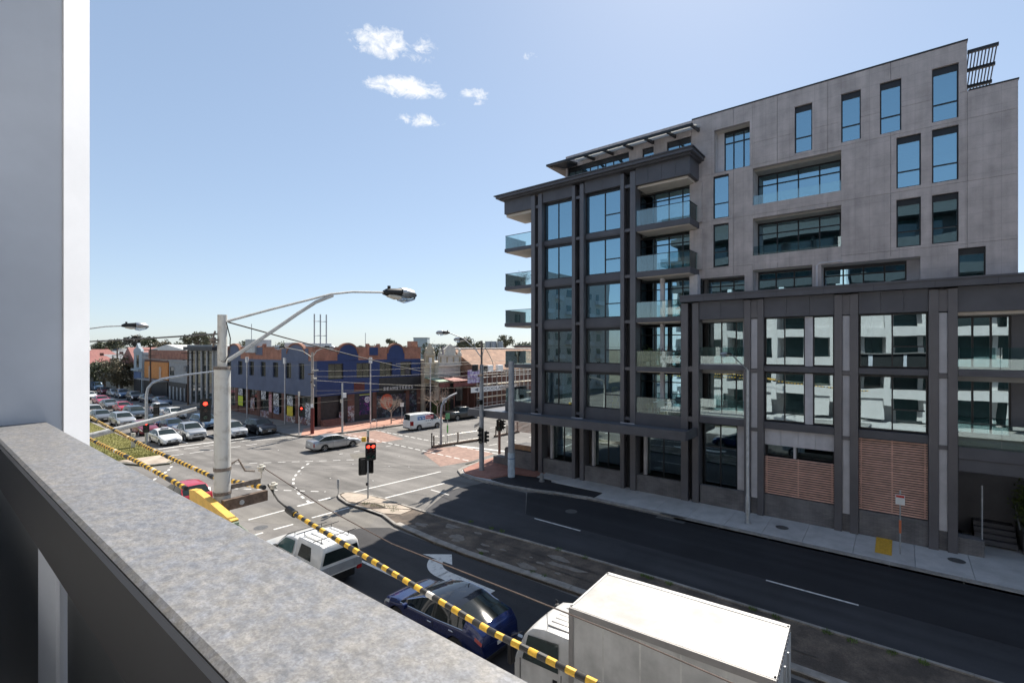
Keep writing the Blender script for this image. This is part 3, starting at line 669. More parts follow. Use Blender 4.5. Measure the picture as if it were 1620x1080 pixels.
# --- balconies: slab with pale soffit, glass panels with a rail, sliding doors behind
def balcony(y0, y1, ztop, right_end=True, left_end=False, x1=31.9, th=.4, glass=True, x0=XF + .03):
    mb = MB(); mb.box(x0, x1, y0, y1, ztop - th + .05, ztop); b = mb.build('balcony', m_dark, ab)
    mb = MB(); mb.box(x0 + .1, x1, y0 + .08, y1 - .08, ztop - th, ztop - th + .048); mb.build('soffit', m_soffit, b)
    if not glass: return b
    n = max(1, round((y1 - y0) / 1.15))
    for k in range(n):
        a, c = y0 + .05 + (y1 - y0 - .1) * k / n + .008, y0 + .05 + (y1 - y0 - .1) * (k + 1) / n - .008
        mb = MB(); mb.box(x0 + .05, x0 + .065, a, c, ztop + .004, ztop + 1.02); mb.build('glass_panel', m_bal, b)
    if right_end: mb = MB(); mb.box(x0 + .08, x1 - .02, y0 + .05, y0 + .065, ztop + .004, ztop + 1.02); mb.build('glass_panel', m_bal, b)
    if left_end: mb = MB(); mb.box(x0 + .08, x1 - .02, y1 - .065, y1 - .05, ztop + .004, ztop + 1.02); mb.build('glass_panel', m_bal, b)
    mb = MB(); mb.box(x0 + .035, x0 + .08, y0 + .04, y1 - .04, ztop + 1.02, ztop + 1.055)
    if right_end: mb.box(x0 + .08, x1 - .02, y0 + .035, y0 + .08, ztop + 1.021, ztop + 1.054)
    if left_end: mb.box(x0 + .08, x1 - .02, y1 - .08, y1 - .035, ztop + 1.021, ztop + 1.054)
    mb.build('rail', m_frame, b); return b
for z in (17.76, 14.72): balcony(10.08, 13.66, z, th=.42)
for z in (11.68, 8.46): balcony(10.66, 13.66, z, right_end=False, th=.36)
balcony(10.66, 13.66, 5.42, right_end=False, th=1.1)
for z in (17.68, 14.62, 11.68, 8.4): balcony(22.29, 24.95, z, right_end=False, left_end=True, x1=33.0, th=.32)
mb = MB(); mb.box(XF + .04, 33, 22.28, 24.9, 4.3, 5.4); mb.build('balcony_upstand', m_dark, ab)
balcony(22.29, 24.9, 5.42, right_end=False, left_end=True, x1=33.0, th=.1)
mb = MB(); mb.box(32.6, 33.2, 22.2, 23.1, .2, 20.4); mb.build('side_pier', m_dark, ab)
for z0, z1 in ((5.42, 7.95), (8.46, 11.15), (11.68, 14.2), (14.72, 17.2), (17.76, 20.2)):
    window(ab, 31.95, 9.9, 14.1, z0, z1, mull=(.3, .52, .76), trans=(.8,), fr=.07, glass=m_glass)
    window(ab, 33.1, 22.25, 24.3, z0, z1, mull=(.5,), fr=.07, glass=m_glass)
    mb = MB(); mb.box(31.0, 31.94, 14.1, 14.3, z0, z1); mb.build('return_wall', m_dark, ab)
for z0, z1 in ((5.42, 8.1), (8.46, 11.3), (11.68, 14.3)): mb = MB(); mb.bbox(31.2, 31.45, 12.15, 12.4, z0, z1, .01); mb.build('pale_column', m_lightc, ab)
mb = MB(); mb.box(31.3, 31.9, 10.0, 10.5, 12.0, 14.35); mb.build('pale_column', m_lightc, ab)
for z0, z1 in ((14.72, 17.3), (17.76, 20.3)): mb = MB(); mb.box(31.7, 31.94, 9.87, 10.62, z0, z1); mb.build('concrete_return', m_conc, ab)

# --- street canopy wrapping the corner
mb = MB(); mb.box(28.04, 30.6, 9.65, 27.0, 4.30, 4.62); mb.box(28.04, 28.16, 9.65, 27.0, 4.621, 4.84); mb.box(28.16, 30.1, 9.65, 9.77, 4.621, 4.84); mb.box(28.16, 34, 26.88, 27.0, 4.621, 4.84); mb.box(30.61, 34, 22.3, 27.0, 4.301, 4.619)
mb.build('canopy', m_dark, ab)
mb = MB(); mb.box(28.2, 30.1, 9.8, 26.8, 4.622, 4.635); mb.build('canopy_roofing', M('canopy_membrane', (.1, .11, .13), .4), ab)
for a, b in ((22.2, 21.3), (18.55, 17.65), (14.7, 13.7)): mb = MB(); mb.box(30.02, 30.12, b, a, 4.64, 4.68); mb.build('flashing', m_lightc, ab)
# --- ground floor shopfronts with brick planters
for y0, y1 in ((18.62, 21.2), (14.8, 17.58), (10.68, 13.64)):
    mb = MB(); mb.box(XF + .12, XF + .35, y0, y1, .2, 1.3); mb.box(XF + .35, XF + 1.0, y0, y0 + .15, .2, 1.28); mb.box(XF + .35, XF + 1.0, y1 - .15, y1, .2, 1.28); pl = mb.build('brick_planter', m_brickg, ab)
    mb = MB(); mb.box(XF + .351, XF + 1.0, y0 + .15, y1 - .15, .9, 1.18); mb.build('soil', m_soil, pl)
    window(ab, XF + 1.05, y0, y1, .5, 4.28, mull=(.5,), fr=.07, glass=m_glass2)
    mb = MB(); mb.bbox(XF + .75, XF + 1.0, y1 - .42, y1 - .22, 1.2, 4.28, .01); mb.build('downpipe_cover', m_lightc, ab)
mb = MB(); mb.box(XF + .1, XF + .4, 22.3, 25.0, .2, 1.55); mb.box(XF + .4, 33, 24.7, 25.0, .2, 1.55); mb.box(XF + .2, 33, 25.0, 26.3, .2, .75); mb.build('brick_base', m_brickg, ab)
mb = MB(); mb.box(XF + .05, 33, 22.3, 24.9, 1.56, 1.66); bench = mb.build('counter_top', m_dark2, ab)
for k in range(4): mb = MB(); mb.box(XF + .08, XF + .12, 22.3, 24.6, 1.67 + k * .1, 1.75 + k * .1); mb.build('timber_slat', M('oiled_timber', (.33, .17, .07), .6, var=.25, scale=5), bench)
scr = MB(); scr.box(XF + .2, XF + .24, 22.35, 22.42, 3.05, 4.29); scr.box(XF + .2, XF + .24, 24.5, 24.57, 3.05, 4.29); scr = scr.build('slat_screen', m_slat, ab)
for k in range(12): mb = MB(); mb.box(XF + .16, XF + .2, 22.3, 24.6, 3.06 + k * .1, 3.12 + k * .1); mb.build('slat', m_slat, scr)

# --- podium: bays between the pale columns
mb = MB(); mb.box(29.9, 31.2, -14, 10.62, 12.52, 12.84); mb.box(29.85, 31.2, -14, 10.66, 12.841, 12.93); cor2 = mb.build('podium_cornice', m_dark, ab)
for y in (9.2, 7.4, 5.3, 3.1, 1.0, -1.3, -3.4): mb = MB(); mb.box(29.896, 29.91, y - .006, y + .006, 12.53, 12.83); mb.build('joint', m_dark2, cor2)
for a, b, n in ((9.56, 7.02, 2), (5.97, 2.66, 3), (1.62, -1.07, 3)):
    for k in range(n): mb = MB(); mb.box(XF + .08, XF + .5, b + (a - b) * k / n + .006, b + (a - b) * (k + 1) / n - .006, 11.42, 12.5); mb.build('fascia_panel', m_dark, ab)
    mb = MB(); mb.box(XF + .08, XF + .5, b, a, 8.38, 8.68); mb.build('floor_band', m_dark, ab)
    mb = MB(); mb.box(XF + .08, XF + .5, b, a, 5.15, 5.55); mb.build('floor_band', m_dark, ab)
# left podium bay: deep balconies with clear balustrades
for z0, z1 in ((5.56, 8.3), (8.69, 11.4)):
    window(ab, 31.7, 7.0, 9.5, z0, z1, mull=(.32, .66), fr=.07, glass=m_glass2)
    mb = MB(); mb.box(XF + .2, 31.75, 7.0, 9.56, z0 - .12, z0 + .02); b = mb.build('balcony', m_lightc, ab)
    for k in range(2): mb = MB(); mb.box(XF + .2, XF + .215, 7.03 + k * 1.26, 8.26 + k * 1.26, z0 + .03, z0 + 1.05); mb.build('glass_panel', m_bal, b)
    mb = MB(); mb.box(31.2, 31.6, 7.02, 7.3, z0, z1); mb.build('pale_column', m_lightc, ab)
window(ab, XF + .7, 7.5, 9.45, .95, 5.1, mull=(.5,), trans=(.66,), fr=.07, glass=m_glass2)
mb = MB(); mb.box(XF + .62, XF + .9, 7.02, 7.5, .6, 5.1); mb.build('pale_panel', m_lightc, ab)
mb = MB(); mb.box(XF + .12, XF + .4, 7.02, 9.5, .2, 1.35); mb.build('brick_planter', m_brickg, ab)
mb = MB(); mb.box(XF + .41, XF + .61, 7.02, 9.5, .9, 1.2); mb.build('soil', m_soil, ab)
# middle bay
for z0, z1 in ((5.6, 8.3), (8.72, 11.38)):
    window(ab, XF + .3, 4.0, 5.95, z0, z1, mull=(.5,), fr=.055, glass=m_glass3)
    window(ab, XF + .3, 2.68, 3.62, z0, z1, fr=.055, glass=m_glass3)
    mb = MB(); mb.box(XF + .22, XF + .5, 3.63, 3.99, z0 - .02, z1); mb.build('pale_panel', m_lightc, ab)
    window(ab, XF + .3, -1.05, 1.6, z0, z1, mull=(.5,), fr=.06, glass=m_glass3, side_trans=(0, .4))
for k in range(4): mb = MB(); mb.box(XF + .25, XF + .5, 2.67 + .825 * k + .005, 2.67 + .825 * (k + 1) - .005, 4.25, 5.14); mb.build('pale_panel', m_lightc, ab)
window(ab, XF + .6, 4.55, 5.95, 3.2, 4.24, fr=.06, glass=m_glass2); window(ab, XF + .6, 2.7, 4.45, 3.2, 4.24, fr=.06, glass=m_glass2)
mb = MB(); mb.box(XF + .3, XF + .6, 4.44, 4.55, 3.6, 4.24); mb.build('pale_panel', m_lightc, ab)
def slat_screen(y0, y1, z0, z1, n):
    mb = MB()
    for y in (y0 + .1, (y0 + y1) / 2, y1 - .1): mb.box(XF + .27, XF + .3, y - .03, y + .03, z0, z1)
    s = mb.build('slat_screen', m_slat, ab)
    sb = MB(); sb.bbox(XF + .2, XF + .27, y0, y1, -.032, .032, .006); s0 = sb.build('slat', m_slat, s, local=False)
    l0 = -Vector(parent_loc(s)); s0.location = (0, 0, z0 + .05)
    for k in range(1, n): o = bpy.data.objects.new('slat', s0.data); col.objects.link(o); o.parent = s; o.location = (0, 0, z0 + .05 + (z1 - z0 - .1) * k / (n - 1))
    mb = MB(); mb.box(XF + .45, XF + .48, y0, y1, z0, z1); mb.build('vent_backing', m_dark2, ab)
slat_screen(2.67, 5.96, 1.5, 3.6, 17)
slat_screen(-1.06, 1.62, 1.5, 5.12, 31)
for a, b in ((2.67, 5.97), (-1.07, 1.62)): mb = MB(); mb.box(XF + .15, XF + .5, a, b, .2, 1.46); mb.build('brick_base', m_brickg, ab)
# right end bay: balconies over the lane entry
mb = MB(); mb.box(XF + .08, XF + .5, -14, -2.1, 11.35, 12.5); mb.build('fascia_panel', m_dark, ab)
mb = MB(); mb.box(XF + .3, 33.5, -4.6, -2.1, 11.2, 11.34); mb.build('soffit', m_soffit, ab)
for z0, z1 in ((5.6, 8.35), (8.72, 11.2)):
    window(ab, 31.6, -4.0, -2.1, z0, z1, mull=(.35, .68), fr=.08, glass=m_glass3)
    mb = MB(); mb.box(31.55, 33.5, -4.6, -4.0, z0, z1); mb.build('side_pier', m_dark, ab)
mb = MB(); mb.box(XF + .05, 33.2, -4.9, -2.12, 8.4, 8.7); bb = mb.build('balcony', m_dark, ab)
for k in range(2): mb = MB(); mb.box(XF + .1, XF + .115, -4.85 + 1.37 * k, -3.51 + 1.37 * k, 8.71, 9.7); mb.build('glass_panel', m_bal, bb)
mb = MB(); mb.box(XF + .1, 32.2, -4.9, -2.12, 4.05, 4.6); mb.box(XF + .05, 33.2, -5.0, -2.12, 4.62, 5.15); bb = mb.build('balcony', m_dark, ab)
for k in range(2): mb = MB(); mb.box(XF + .1, XF + .115, -4.95 + 1.42 * k, -3.55 + 1.42 * k, 5.16, 6.25); mb.build('glass_panel', m_bal, bb)
mb = MB(); mb.box(XF + .13, 32.8, -4.95, -4.935, 5.16, 6.25); mb.build('glass_panel', m_bal, bb)
mb = MB(); mb.box(XF + .08, XF + .13, -4.97, -2.12, 6.25, 6.28); mb.box(XF + .13, 32.8, -4.97, -4.92, 6.25, 6.28); mb.build('rail', m_frame, bb)
mb = MB(); mb.box(XF + .2, XF + .9, -3.0, -2.11, .2, .95); mb.build('brick_base', m_brickg, ab)
mb = MB(); mb.tube([(XF + .55, -2.95, .9), (XF + .55, -2.95, 3.4)], .035, 8); mb.build('handrail_post', M('galvanised_steel', (.42, .44, .46), .45, metal=.8, var=.15, scale=4), ab)
st = MB()
for k in range(4): st.box(32.6 + k * .32, 34.2, -4.35, -2.9, .2, .42 + k * .2)
st.build('entry_steps', m_dark, ab)
mb = MB(); mb.box(34.2, 34.4, -6, -2.2, .2, 4.0); mb.build('entry_wall', m_dark, ab)
mb = MB(); mb.tube([(32.5, -4.4, 1.2), (33.9, -4.4, 2.2)], .03, 8); mb.build('handrail', MATS['galvanised_steel'], ab)

# --- concrete upper storeys
W = [(3.84, 4.71, 20.87, 23.55), (1.61, 2.49, 20.9, 23.55), (-.08, .8, 20.88, 23.56), (-2.25, -1.27, 20.9, 23.57), (-.85, .12, 17.9, 20.53), (-2.25, -1.27, 17.88, 20.55),
     (-.85, .12, 14.86, 17.32), (-2.25, -1.27, 14.86, 17.29), (-3.2, -2.23, 12.9, 14.52), (8.28, 9.22, 17.84, 20.54), (8.28, 9.22, 14.78, 17.49)]
REC = (7.08, 9.15, 20.74, 23.44); B1 = (2.48, 6.92, 17.75, 20.52); B2 = (2.48, 6.92, 14.7, 17.5); T1 = (3.84, 6.91, 12.6, 14.39); T2 = (-.83, 3.41, 12.6, 14.32); T0 = (7.37, 10.12, 12.6, 14.14)
holes = W + [REC, B1, B2, T1, T2, T0]
wall_panels('concrete_panel', XC, .3, [-4.27, -2.55, .35, 3.1, 5.6, 8.0, 10.55], [12.6, 14.72, 17.72, 20.72, 22.05], holes, m_conc, ab)
wall_panels('concrete_panel', XC, .3, [-2.55, .35, 3.1, 5.6, 8.0, 10.55], [22.05, 24.5], holes, m_conc, ab)
mb = MB(); mb.box(XC - .03, XC + .5, -2.58, 10.55, 24.505, 24.57); mb.box(XC - .03, XC + .5, -4.3, -2.59, 22.055, 22.11); mb.build('parapet_cap', m_dark2, ab)
for i, h in enumerate(W):
    window(ab, XC + .13, h[0], h[1], h[2], h[3], trans=(.37,) if i < 8 or i > 8 else (), head=.26 if i < 9 else .05, fr=.06, glass=m_glass)
    if i < 4:
        mb = MB(); mb.box(XC + .32, XC + .34, h[0] + .05, h[1] - .05, h[2] + .05, h[3] - .2); mb.build('roller_blind', M('blind_fabric', (.36, .38, .4), .9, var=.05), ab)
def recess(h, d, glazing_y, muls, floor_mat=m_soffit):
    y0, y1, z0, z1 = h; mb = MB()
    mb.box(XC + .3, XC + d, y0 - .15, y0, z0, z1); mb.build('recess_side', m_lightc, ab); mb = MB(); mb.box(XC + .3, XC + d, y1, y1 + .15, z0, z1); mb.build('recess_side', m_lightc, ab)
    mb = MB(); mb.box(XC + .3, XC + d, y0 - .15, y1 + .15, z1 + .004, z1 + .15); mb.build('recess_ceiling', m_soffit, ab)
    mb = MB(); mb.box(XC + .3, XC + d, y0 - .15, y1 + .15, z0 - .15, z0 - .004); mb.build('recess_floor', m_lightc, ab)
    a, b = glazing_y; window(ab, XC + d - .1, a, b, z0, z1, mull=muls, trans=(.78,), head=.12, fr=.07, glass=m_glass)
    if a > y0: mb = MB(); mb.box(XC + d - .1, XC + d + .1, y0, a, z0, z1); mb.build('recess_side', m_lightc, ab)
    if b < y1: mb = MB(); mb.box(XC + d - .1, XC + d + .1, b, y1, z0, z1); mb.build('recess_side', m_lightc, ab)
for h in (B1, B2):
    recess(h, 1.5, (2.6, 6.92), (.24, .49, .75))
    mb = MB(); mb.box(XC, XC + .3, h[0] + .001, h[1] - .001, h[2], h[2] + .55); mb.build('concrete_upstand', m_conc, ab)
    for k in range(3): mb = MB(); mb.box(XC + .1, XC + .115, h[0] + .02 + 1.47 * k, h[0] + 1.47 + 1.47 * k, h[2] + .56, h[2] + 1.12); mb.build('glass_panel', m_bal, ab)
recess(REC, .9, (7.1, 8.75), (.3, .66)); recess(T2, 1.3, (-.3, 3.41), (.25, .5, .75)); recess(T1, 1.0, (3.9, 6.8), (.33, .66)); recess(T0, 1.0, (7.4, 10.1), (.3, .6))
mb = MB(); mb.tube([(XC - .02, 3.62, 13.0), (XC - .02, 3.62, 14.3), (XC - .02, 3.5, 14.42), (XC - .02, 2.4, 14.44)], .05, 8); mb.build('downpipe', m_lightc, ab)
# --- penthouse storey with pergola eave
PW = [(14.94, 20.05, 21.9, 23.58), (13.13, 13.95, 21.9, 23.5), (10.6, 12.21, 21.9, 23.5)]
wall_panels('concrete_panel', XC, .3, [10.56, 12.6, 14.5, 17.4, 20.22], [21.4, 24.5], PW, m_conc, ab)
for h, mu in zip(PW, ((.125, .25, .375, .5, .625, .75, .875), (), (.5,))): window(ab, XC + .13, *h, mull=mu, head=.3, fr=.055, glass=m_glass)
mb = MB(); mb.box(30.22, 30.34, 9.95, 20.9, 23.42, 23.56); pg = mb.build('pergola_eave', m_frame, ab)
for k in range(8):
    y = 10.1 + k * 1.52; mb = MB(); mb.slab([(30.34, 23.44), (XC, 23.62), (XC, 23.82), (30.34, 23.56)], 'y', y - .06, y + .06); mb.build('bracket', m_frame, pg)
mb = MB(); mb.add([(30.9, 10.0, 23.74), (XC, 10.0, 23.9), (XC, 19.0, 23.9), (30.9, 19.0, 23.74), (30.9, 10.0, 23.76), (XC, 10.0, 23.92), (XC, 19.0, 23.92), (30.9, 19.0, 23.76)], [(0, 3, 2, 1), (4, 5, 6, 7), (0, 1, 5, 4), (1, 2, 6, 5), (2, 3, 7, 6), (3, 0, 4, 7)]); mb.build('eave_sheet', translucent('eave_polycarbonate', (.8, .8, .78)), pg)
mb = MB(); mb.add([(30.25, 20.9, 23.43), (33.8, 20.2, 23.43), (XC, 20.2, 23.43), (30.25, 20.9, 23.55), (33.8, 20.2, 23.55), (XC, 20.2, 23.55), (33.8, 21.0, 23.43), (33.8, 21.0, 23.55)], [(0, 2, 1, 6), (3, 7, 4, 5), (0, 6, 7, 3), (2, 0, 3, 5)]); mb.build('eave_soffit', M('eave_brown', (.3, .25, .21), .8), pg)
for k in range(14): x = 30.5 + k * .11; mb = MB(); mb.box(x, x + .05, 19.2, 20.75, 23.57, 23.63); mb.build('slat', m_frame, pg)
# --- louvred pergola on the roof at the right: a sloping louvre deck seen from below
PY0, PY1 = -2.62, -3.72
def pgz(t): return (32.7 + 3.3 * t, 24.25 - 1.25 * t)
lv = MB(); lv.box(32.62, 32.78, PY1, PY0, 24.2, 24.34); lv = lv.build('roof_pergola', m_frame, ab)
for t in (.33, .66, 1.0):
    x, z = pgz(t); mb = MB(); mb.box(x - .08, x + .08, PY1, PY0, z - .08, z + .06); mb.build('beam', m_frame, lv)
for k in range(9):
    y = PY0 - .06 - k * (PY0 - PY1 - .12) / 8; (xa, za), (xb, zb) = pgz(0), pgz(1); mb = MB()
    mb.slab([(xa, za), (xb, zb), (xb, zb + .1), (xa, za + .1)], 'y', y - .022, y + .022); mb.build('louvre', m_frame, lv)
for y in (PY0 - .05, PY1 + .05):
    mb = MB(); mb.box(35.9, 36.0, y - .04, y + .04, 22.0, 23.0); mb.build('post', m_frame, lv)
# curtains behind some of the glass
def curtain(X, y0, y1, z0, z1, name='curtain', mat=None):
    mb = MB(); n = max(4, int((y1 - y0) / .06)); vs = []
    for k in range(n + 1): vs.append((X + .03 * math.sin(k * 2.1) + .01 * (k % 3), y0 + (y1 - y0) * k / n))
    mb.add([(*v, z0) for v in vs] + [(*v, z1) for v in vs], [(k, k + 1, n + 2 + k, n + 1 + k) for k in range(n)])
    mb.build(name, mat or m_curt, ab, True)
for X, a, b, z0, z1 in ((30.95, 20.5, 21.2, 11.9, 14.2), (30.95, 18.7, 19.0, 5.5, 7.9), (30.95, 18.8, 19.9, 5.5, 7.9), (30.95, 14.9, 15.3, 8.6, 11), (32.4, 10.3, 10.9, 5.5, 7.9), (32.4, 10.2, 10.7, 8.5, 11.1), (32.4, 10.4, 11.1, 11.7, 14.1), (32.2, 7.2, 7.7, 8.75, 11.3), (32.2, 8.9, 9.4, 5.6, 8.2), (33.3, 4.3, 4.8, 12.6, 14.3), (33.3, 6.2, 6.7, 12.6, 14.3), (33.3, 7.6, 8.1, 12.6, 14.1), (33.3, 9.4, 9.9, 12.6, 14.1), (31.1, 1.1, 1.5, 8.8, 11.3), (30.95, 17.1, 17.5, 14.9, 17.3)):
    curtain(X, a, b, z0, z1)
# ---------------------------------------------------------------- our own building and the balcony the picture is taken from
m_white = M('white_render', (.58, .58, .585), .7, var=.04, scale=1.5, streak=.03)
m_fing = M('pale_grey_panel', (.50, .54, .61), .55, var=.05, scale=1.5, fine=.03, bscale=300)
m_finw = M('white_panel_edge', (.70, .72, .76), .5, var=.03, scale=3, fine=.02, bscale=200)
def ledge_mat():
    m = M('weathered_zinc', (.185, .178, .168), .48, metal=.0, var=.0, scale=26, c2=(.142, .149, .166), lo=.36, hi=.64, fine=.06, bscale=260, spec=.6)
    nt = m.node_tree; N = nt.nodes; L = nt.links
    p = N['Principled BSDF']; src = p.inputs['Base Color'].links[0].from_socket
    geo = N.new('ShaderNodeNewGeometry')
    for sc, stretch, lo, hi, d in ((4.5, (1, .55, 1), .94, 1.05, 8), (55, (1, .5, 1), .78, 1.22, 10), (190, (1, .8, 1), .76, 1.26, 4)):
        mp = N.new('ShaderNodeMapping'); mp.inputs['Scale'].default_value = stretch; mp.inputs['Rotation'].default_value = (0, 0, .5); L.new(geo.outputs['Position'], mp.inputs[0])
        s = N.new('ShaderNodeTexNoise'); s.inputs['Scale'].default_value = sc; s.inputs['Detail'].default_value = d; s.inputs['Distortion'].default_value = .6; L.new(mp.outputs[0], s.inputs['Vector'])
        r_ = N.new('ShaderNodeMapRange'); r_.inputs[1].default_value = .35; r_.inputs[2].default_value = .65; r_.inputs[3].default_value = lo; r_.inputs[4].default_value = hi; L.new(s.outputs[0], r_.inputs[0])
        q = N.new('ShaderNodeMix'); q.data_type = 'RGBA'; q.blend_type = 'MULTIPLY'; q.inputs[0].default_value = 1; L.new(src, q.inputs[6]); L.new(r_.outputs[0], q.inputs[7]); src = q.outputs[2]
    L.new(src, p.inputs['Base Color']); return m
m_zinc = ledge_mat()
m_charc = M('charcoal_metal', (.017, .018, .021), .6, metal=.0, spec=.15, var=.06, scale=3, fine=.03, bscale=300)
m_bp = M('smoked_panel', (.03, .034, .037), .45, spec=.25, var=.1)
bal = thing('balcony_balustrade', 'grey zinc topped balcony balustrade running along the foreground', 'balustrade', (.4, 1, 8.1))
mb = MB()
pr = [(.585, 9.195), (.575, 9.203), (.315, 9.203), (.303, 9.195), (.298, 9.02), (.33, 9.02), (.33, 9.15), (.56, 9.15), (.56, 9.08), (.585, 9.08)]
mb.slab(pr, 'y', 4.47, -3.6); mb.build('coping', [m_zinc], bal)
# inner lip is a separate dark folded strip
mb = MB(); mb.box(.284, .297, -3.6, 4.47, 9.0, 9.2); mb.build('lip', m_charc, bal)
for y0, y1 in ((2.6, 4.47), (-.3, 2.12), (-3.6, -.62)):
    mb = MB(); mb.box(.325, .342, y0, y1, 7.3, 9.015); mb.build('infill_panel', m_bp, bal)
for y0, y1 in ((2.14, 2.5), (-.6, -.32)):
    mb = MB(); mb.bbox(.301, .42, y0, y1, 7.3, 9.015, .008); mb.build('post', m_fing, bal)
    mb = MB(); mb.box(.312, .40, y1 + .001, y1 + .09, 7.3, 9.01); mb.build('gasket', m_frame, bal)
fin = thing('facade_fin', 'tall pale grey blade wall rising at the left end of the balcony ledge', 'wall', (0, 4.6, 0))
mb = MB(); mb.prism([(-2.4, 4.48), (.66, 4.48), (.66, 5.2), (-2.4, 5.2)], 0, 26); mb.build('panel', m_fing, fin)
mb = MB(); mb.prism([(.664, 4.476), (.835, 4.655), (.835, 5.2), (.664, 5.2)], 0, 26); mb.build('edge_trim', m_finw, fin)
mb = MB(); mb.tube([(.664, 4.473, 0), (.664, 4.473, 26)], .0045, 6); mb.build('corner_bead', m_white, fin)

m_dkc = M('charcoal_cladding', (.05, .055, .06), .5, var=.1)
ob = thing('white_apartment_block', 'white balconied apartment block on the viewer side of the street', 'building', (-2, 0, 0))
mb = MB(); mb.box(-16, -2.4, -48, 4.47, 0, 17); mb.box(-16, -2.4, 5.21, 24, 0, 17); mb.build('body', M('block_wall', (.5, .5, .5), .8, var=.06), ob); mb = MB(); mb.box(-16, -2.4, -48, 4.47, 17.001, 26); mb.box(-16, -2.4, 5.21, 24, 17.001, 26); mb.build('upper_body', m_dkc, ob)
m_winr = M('block_window', (.05, .085, .09), .05, var=.1, spec=.8)
fz = [1.9, 5.0, 8.1, 11.2, 14.3, 17.4, 20.5, 23.6]
bays = [-46, -40, -34, -28, -22, -16, -10, -4, 0.9, 5.5, 11, 17, 23.5]
for z in fz:
    for a, b in ((-48, 4.2), (5.3, 24)):
        mb = MB(); mb.box(-2.4, -.06, a, b, z - .35, z + (.55 if z > 3 else .2)); mb.build('slab_edge', m_white if z < 17 else m_dkc, ob)
    if z == 8.1: mb = MB(); mb.box(-.055, .28, -3.95, 4.2, 7.1, 7.3); mb.build('balcony_floor', m_lightc, ob)
for y in bays:
    mb = MB(); mb.box(-2.4, -.03, y - .25, y + .25, 4.0, 17.0); mb.build('pier', m_white, ob)
for i, (a, b) in enumerate(zip(bays[:-1], bays[1:])):
    for k, z in enumerate(fz[:-1]):
        z1 = fz[k + 1] - .4
        mb = MB(); mb.box(-2.399, -2.36, a + .6, b - .5, z + .1, z1); mb.build('window', m_winr, ob)
        if (i * 3 + k) % 3 == 0 and z < 14:
            mb = MB(); mb.box(-.4, -.3, a + .3, a + 2.2, z + .56, z1); s_ = mb.build('shutter', m_white, ob)
        mb = MB(); mb.box(-2.0, -1.6, (a + b) / 2 - .3, (a + b) / 2 + .1, z + .56, z1); mb.build('column', m_white if z < 14 else m_dkc, ob)
mb = MB(); mb.box(-.9, -.5, -48, 4.2, 25.5, 26.3); mb.box(-.9, -.5, 5.3, 24, 25.5, 26.3); mb.build('parapet', m_dkc, ob)
gb = thing('grey_flats', 'grey rendered block of flats across the side street behind the viewer', 'building', (-20, 65, 0))
mb = MB(); mb.box(-45, -2, 55, 85, 0, 25); mb.build('body', M('grey_render', (.5, .49, .47), .85, var=.08, streak=.05), gb)
for k in range(7):
    for j in range(9):
        mb = MB(); x = -5.5 - j * 4.3; z = 2 + k * 3.1; mb.box(x - .8, x + .8, 54.95, 54.99, z, z + 1.4); mb.build('window', m_winr, gb)
        if (j + k) % 2 == 0: mb = MB(); mb.box(x - 1.2, x + 1.2, 54.0, 54.94, z - .9, z - .1); mb.build('balcony', m_white, gb)
mb = MB(); mb.prism([(1.0, -60), (5.3, -60), (5.3, 24), (4, 27), (.9, 27.6), (.9, -60)], -.1, .14); nf = struct('footpath', mb, m_foot)

# ---------------------------------------------------------------- poles, lamps, signals, signs
m_galv = MATS['galvanised_steel']
m_pole = M('painted_pole', (.52, .52, .50), .6, var=.0, scale=5, c2=(.38, .36, .33), lo=.3, hi=.5, streak=.12, bump=.2, bscale=50)
m_pgrey = M('pole_grey', (.34, .35, .37), .55, metal=.3, var=.12, scale=3, streak=.08)
m_blk = M('signal_black', (.012, .012, .012), .5)
m_rust = M('rusty_band', (.17, .14, .12), .8, var=.4, scale=20)
m_wood = M('weathered_timber', (.12, .085, .065), .9, var=.35, scale=8, bump=.5, bscale=40)
m_wire = M('wire', (.05, .048, .045), .6)
m_wireg = M('pale_wire', (.2, .19, .165), .6, metal=.2)
m_sigred = M('signal_red_lit', (.6, .02, .01), .4, emit=((1, .03, .015), 2.2))
m_sigoff = M('signal_lens_dark', (.03, .012, .01), .2)
m_siggrn = M('signal_green_off', (.015, .06, .045), .2)
m_lampglass = glass_mat('lamp_bowl', (.82, .86, .88), .12, (1, 1, 1), 0)
m_insul = M('porcelain', (.55, .52, .45), .35, var=.1)

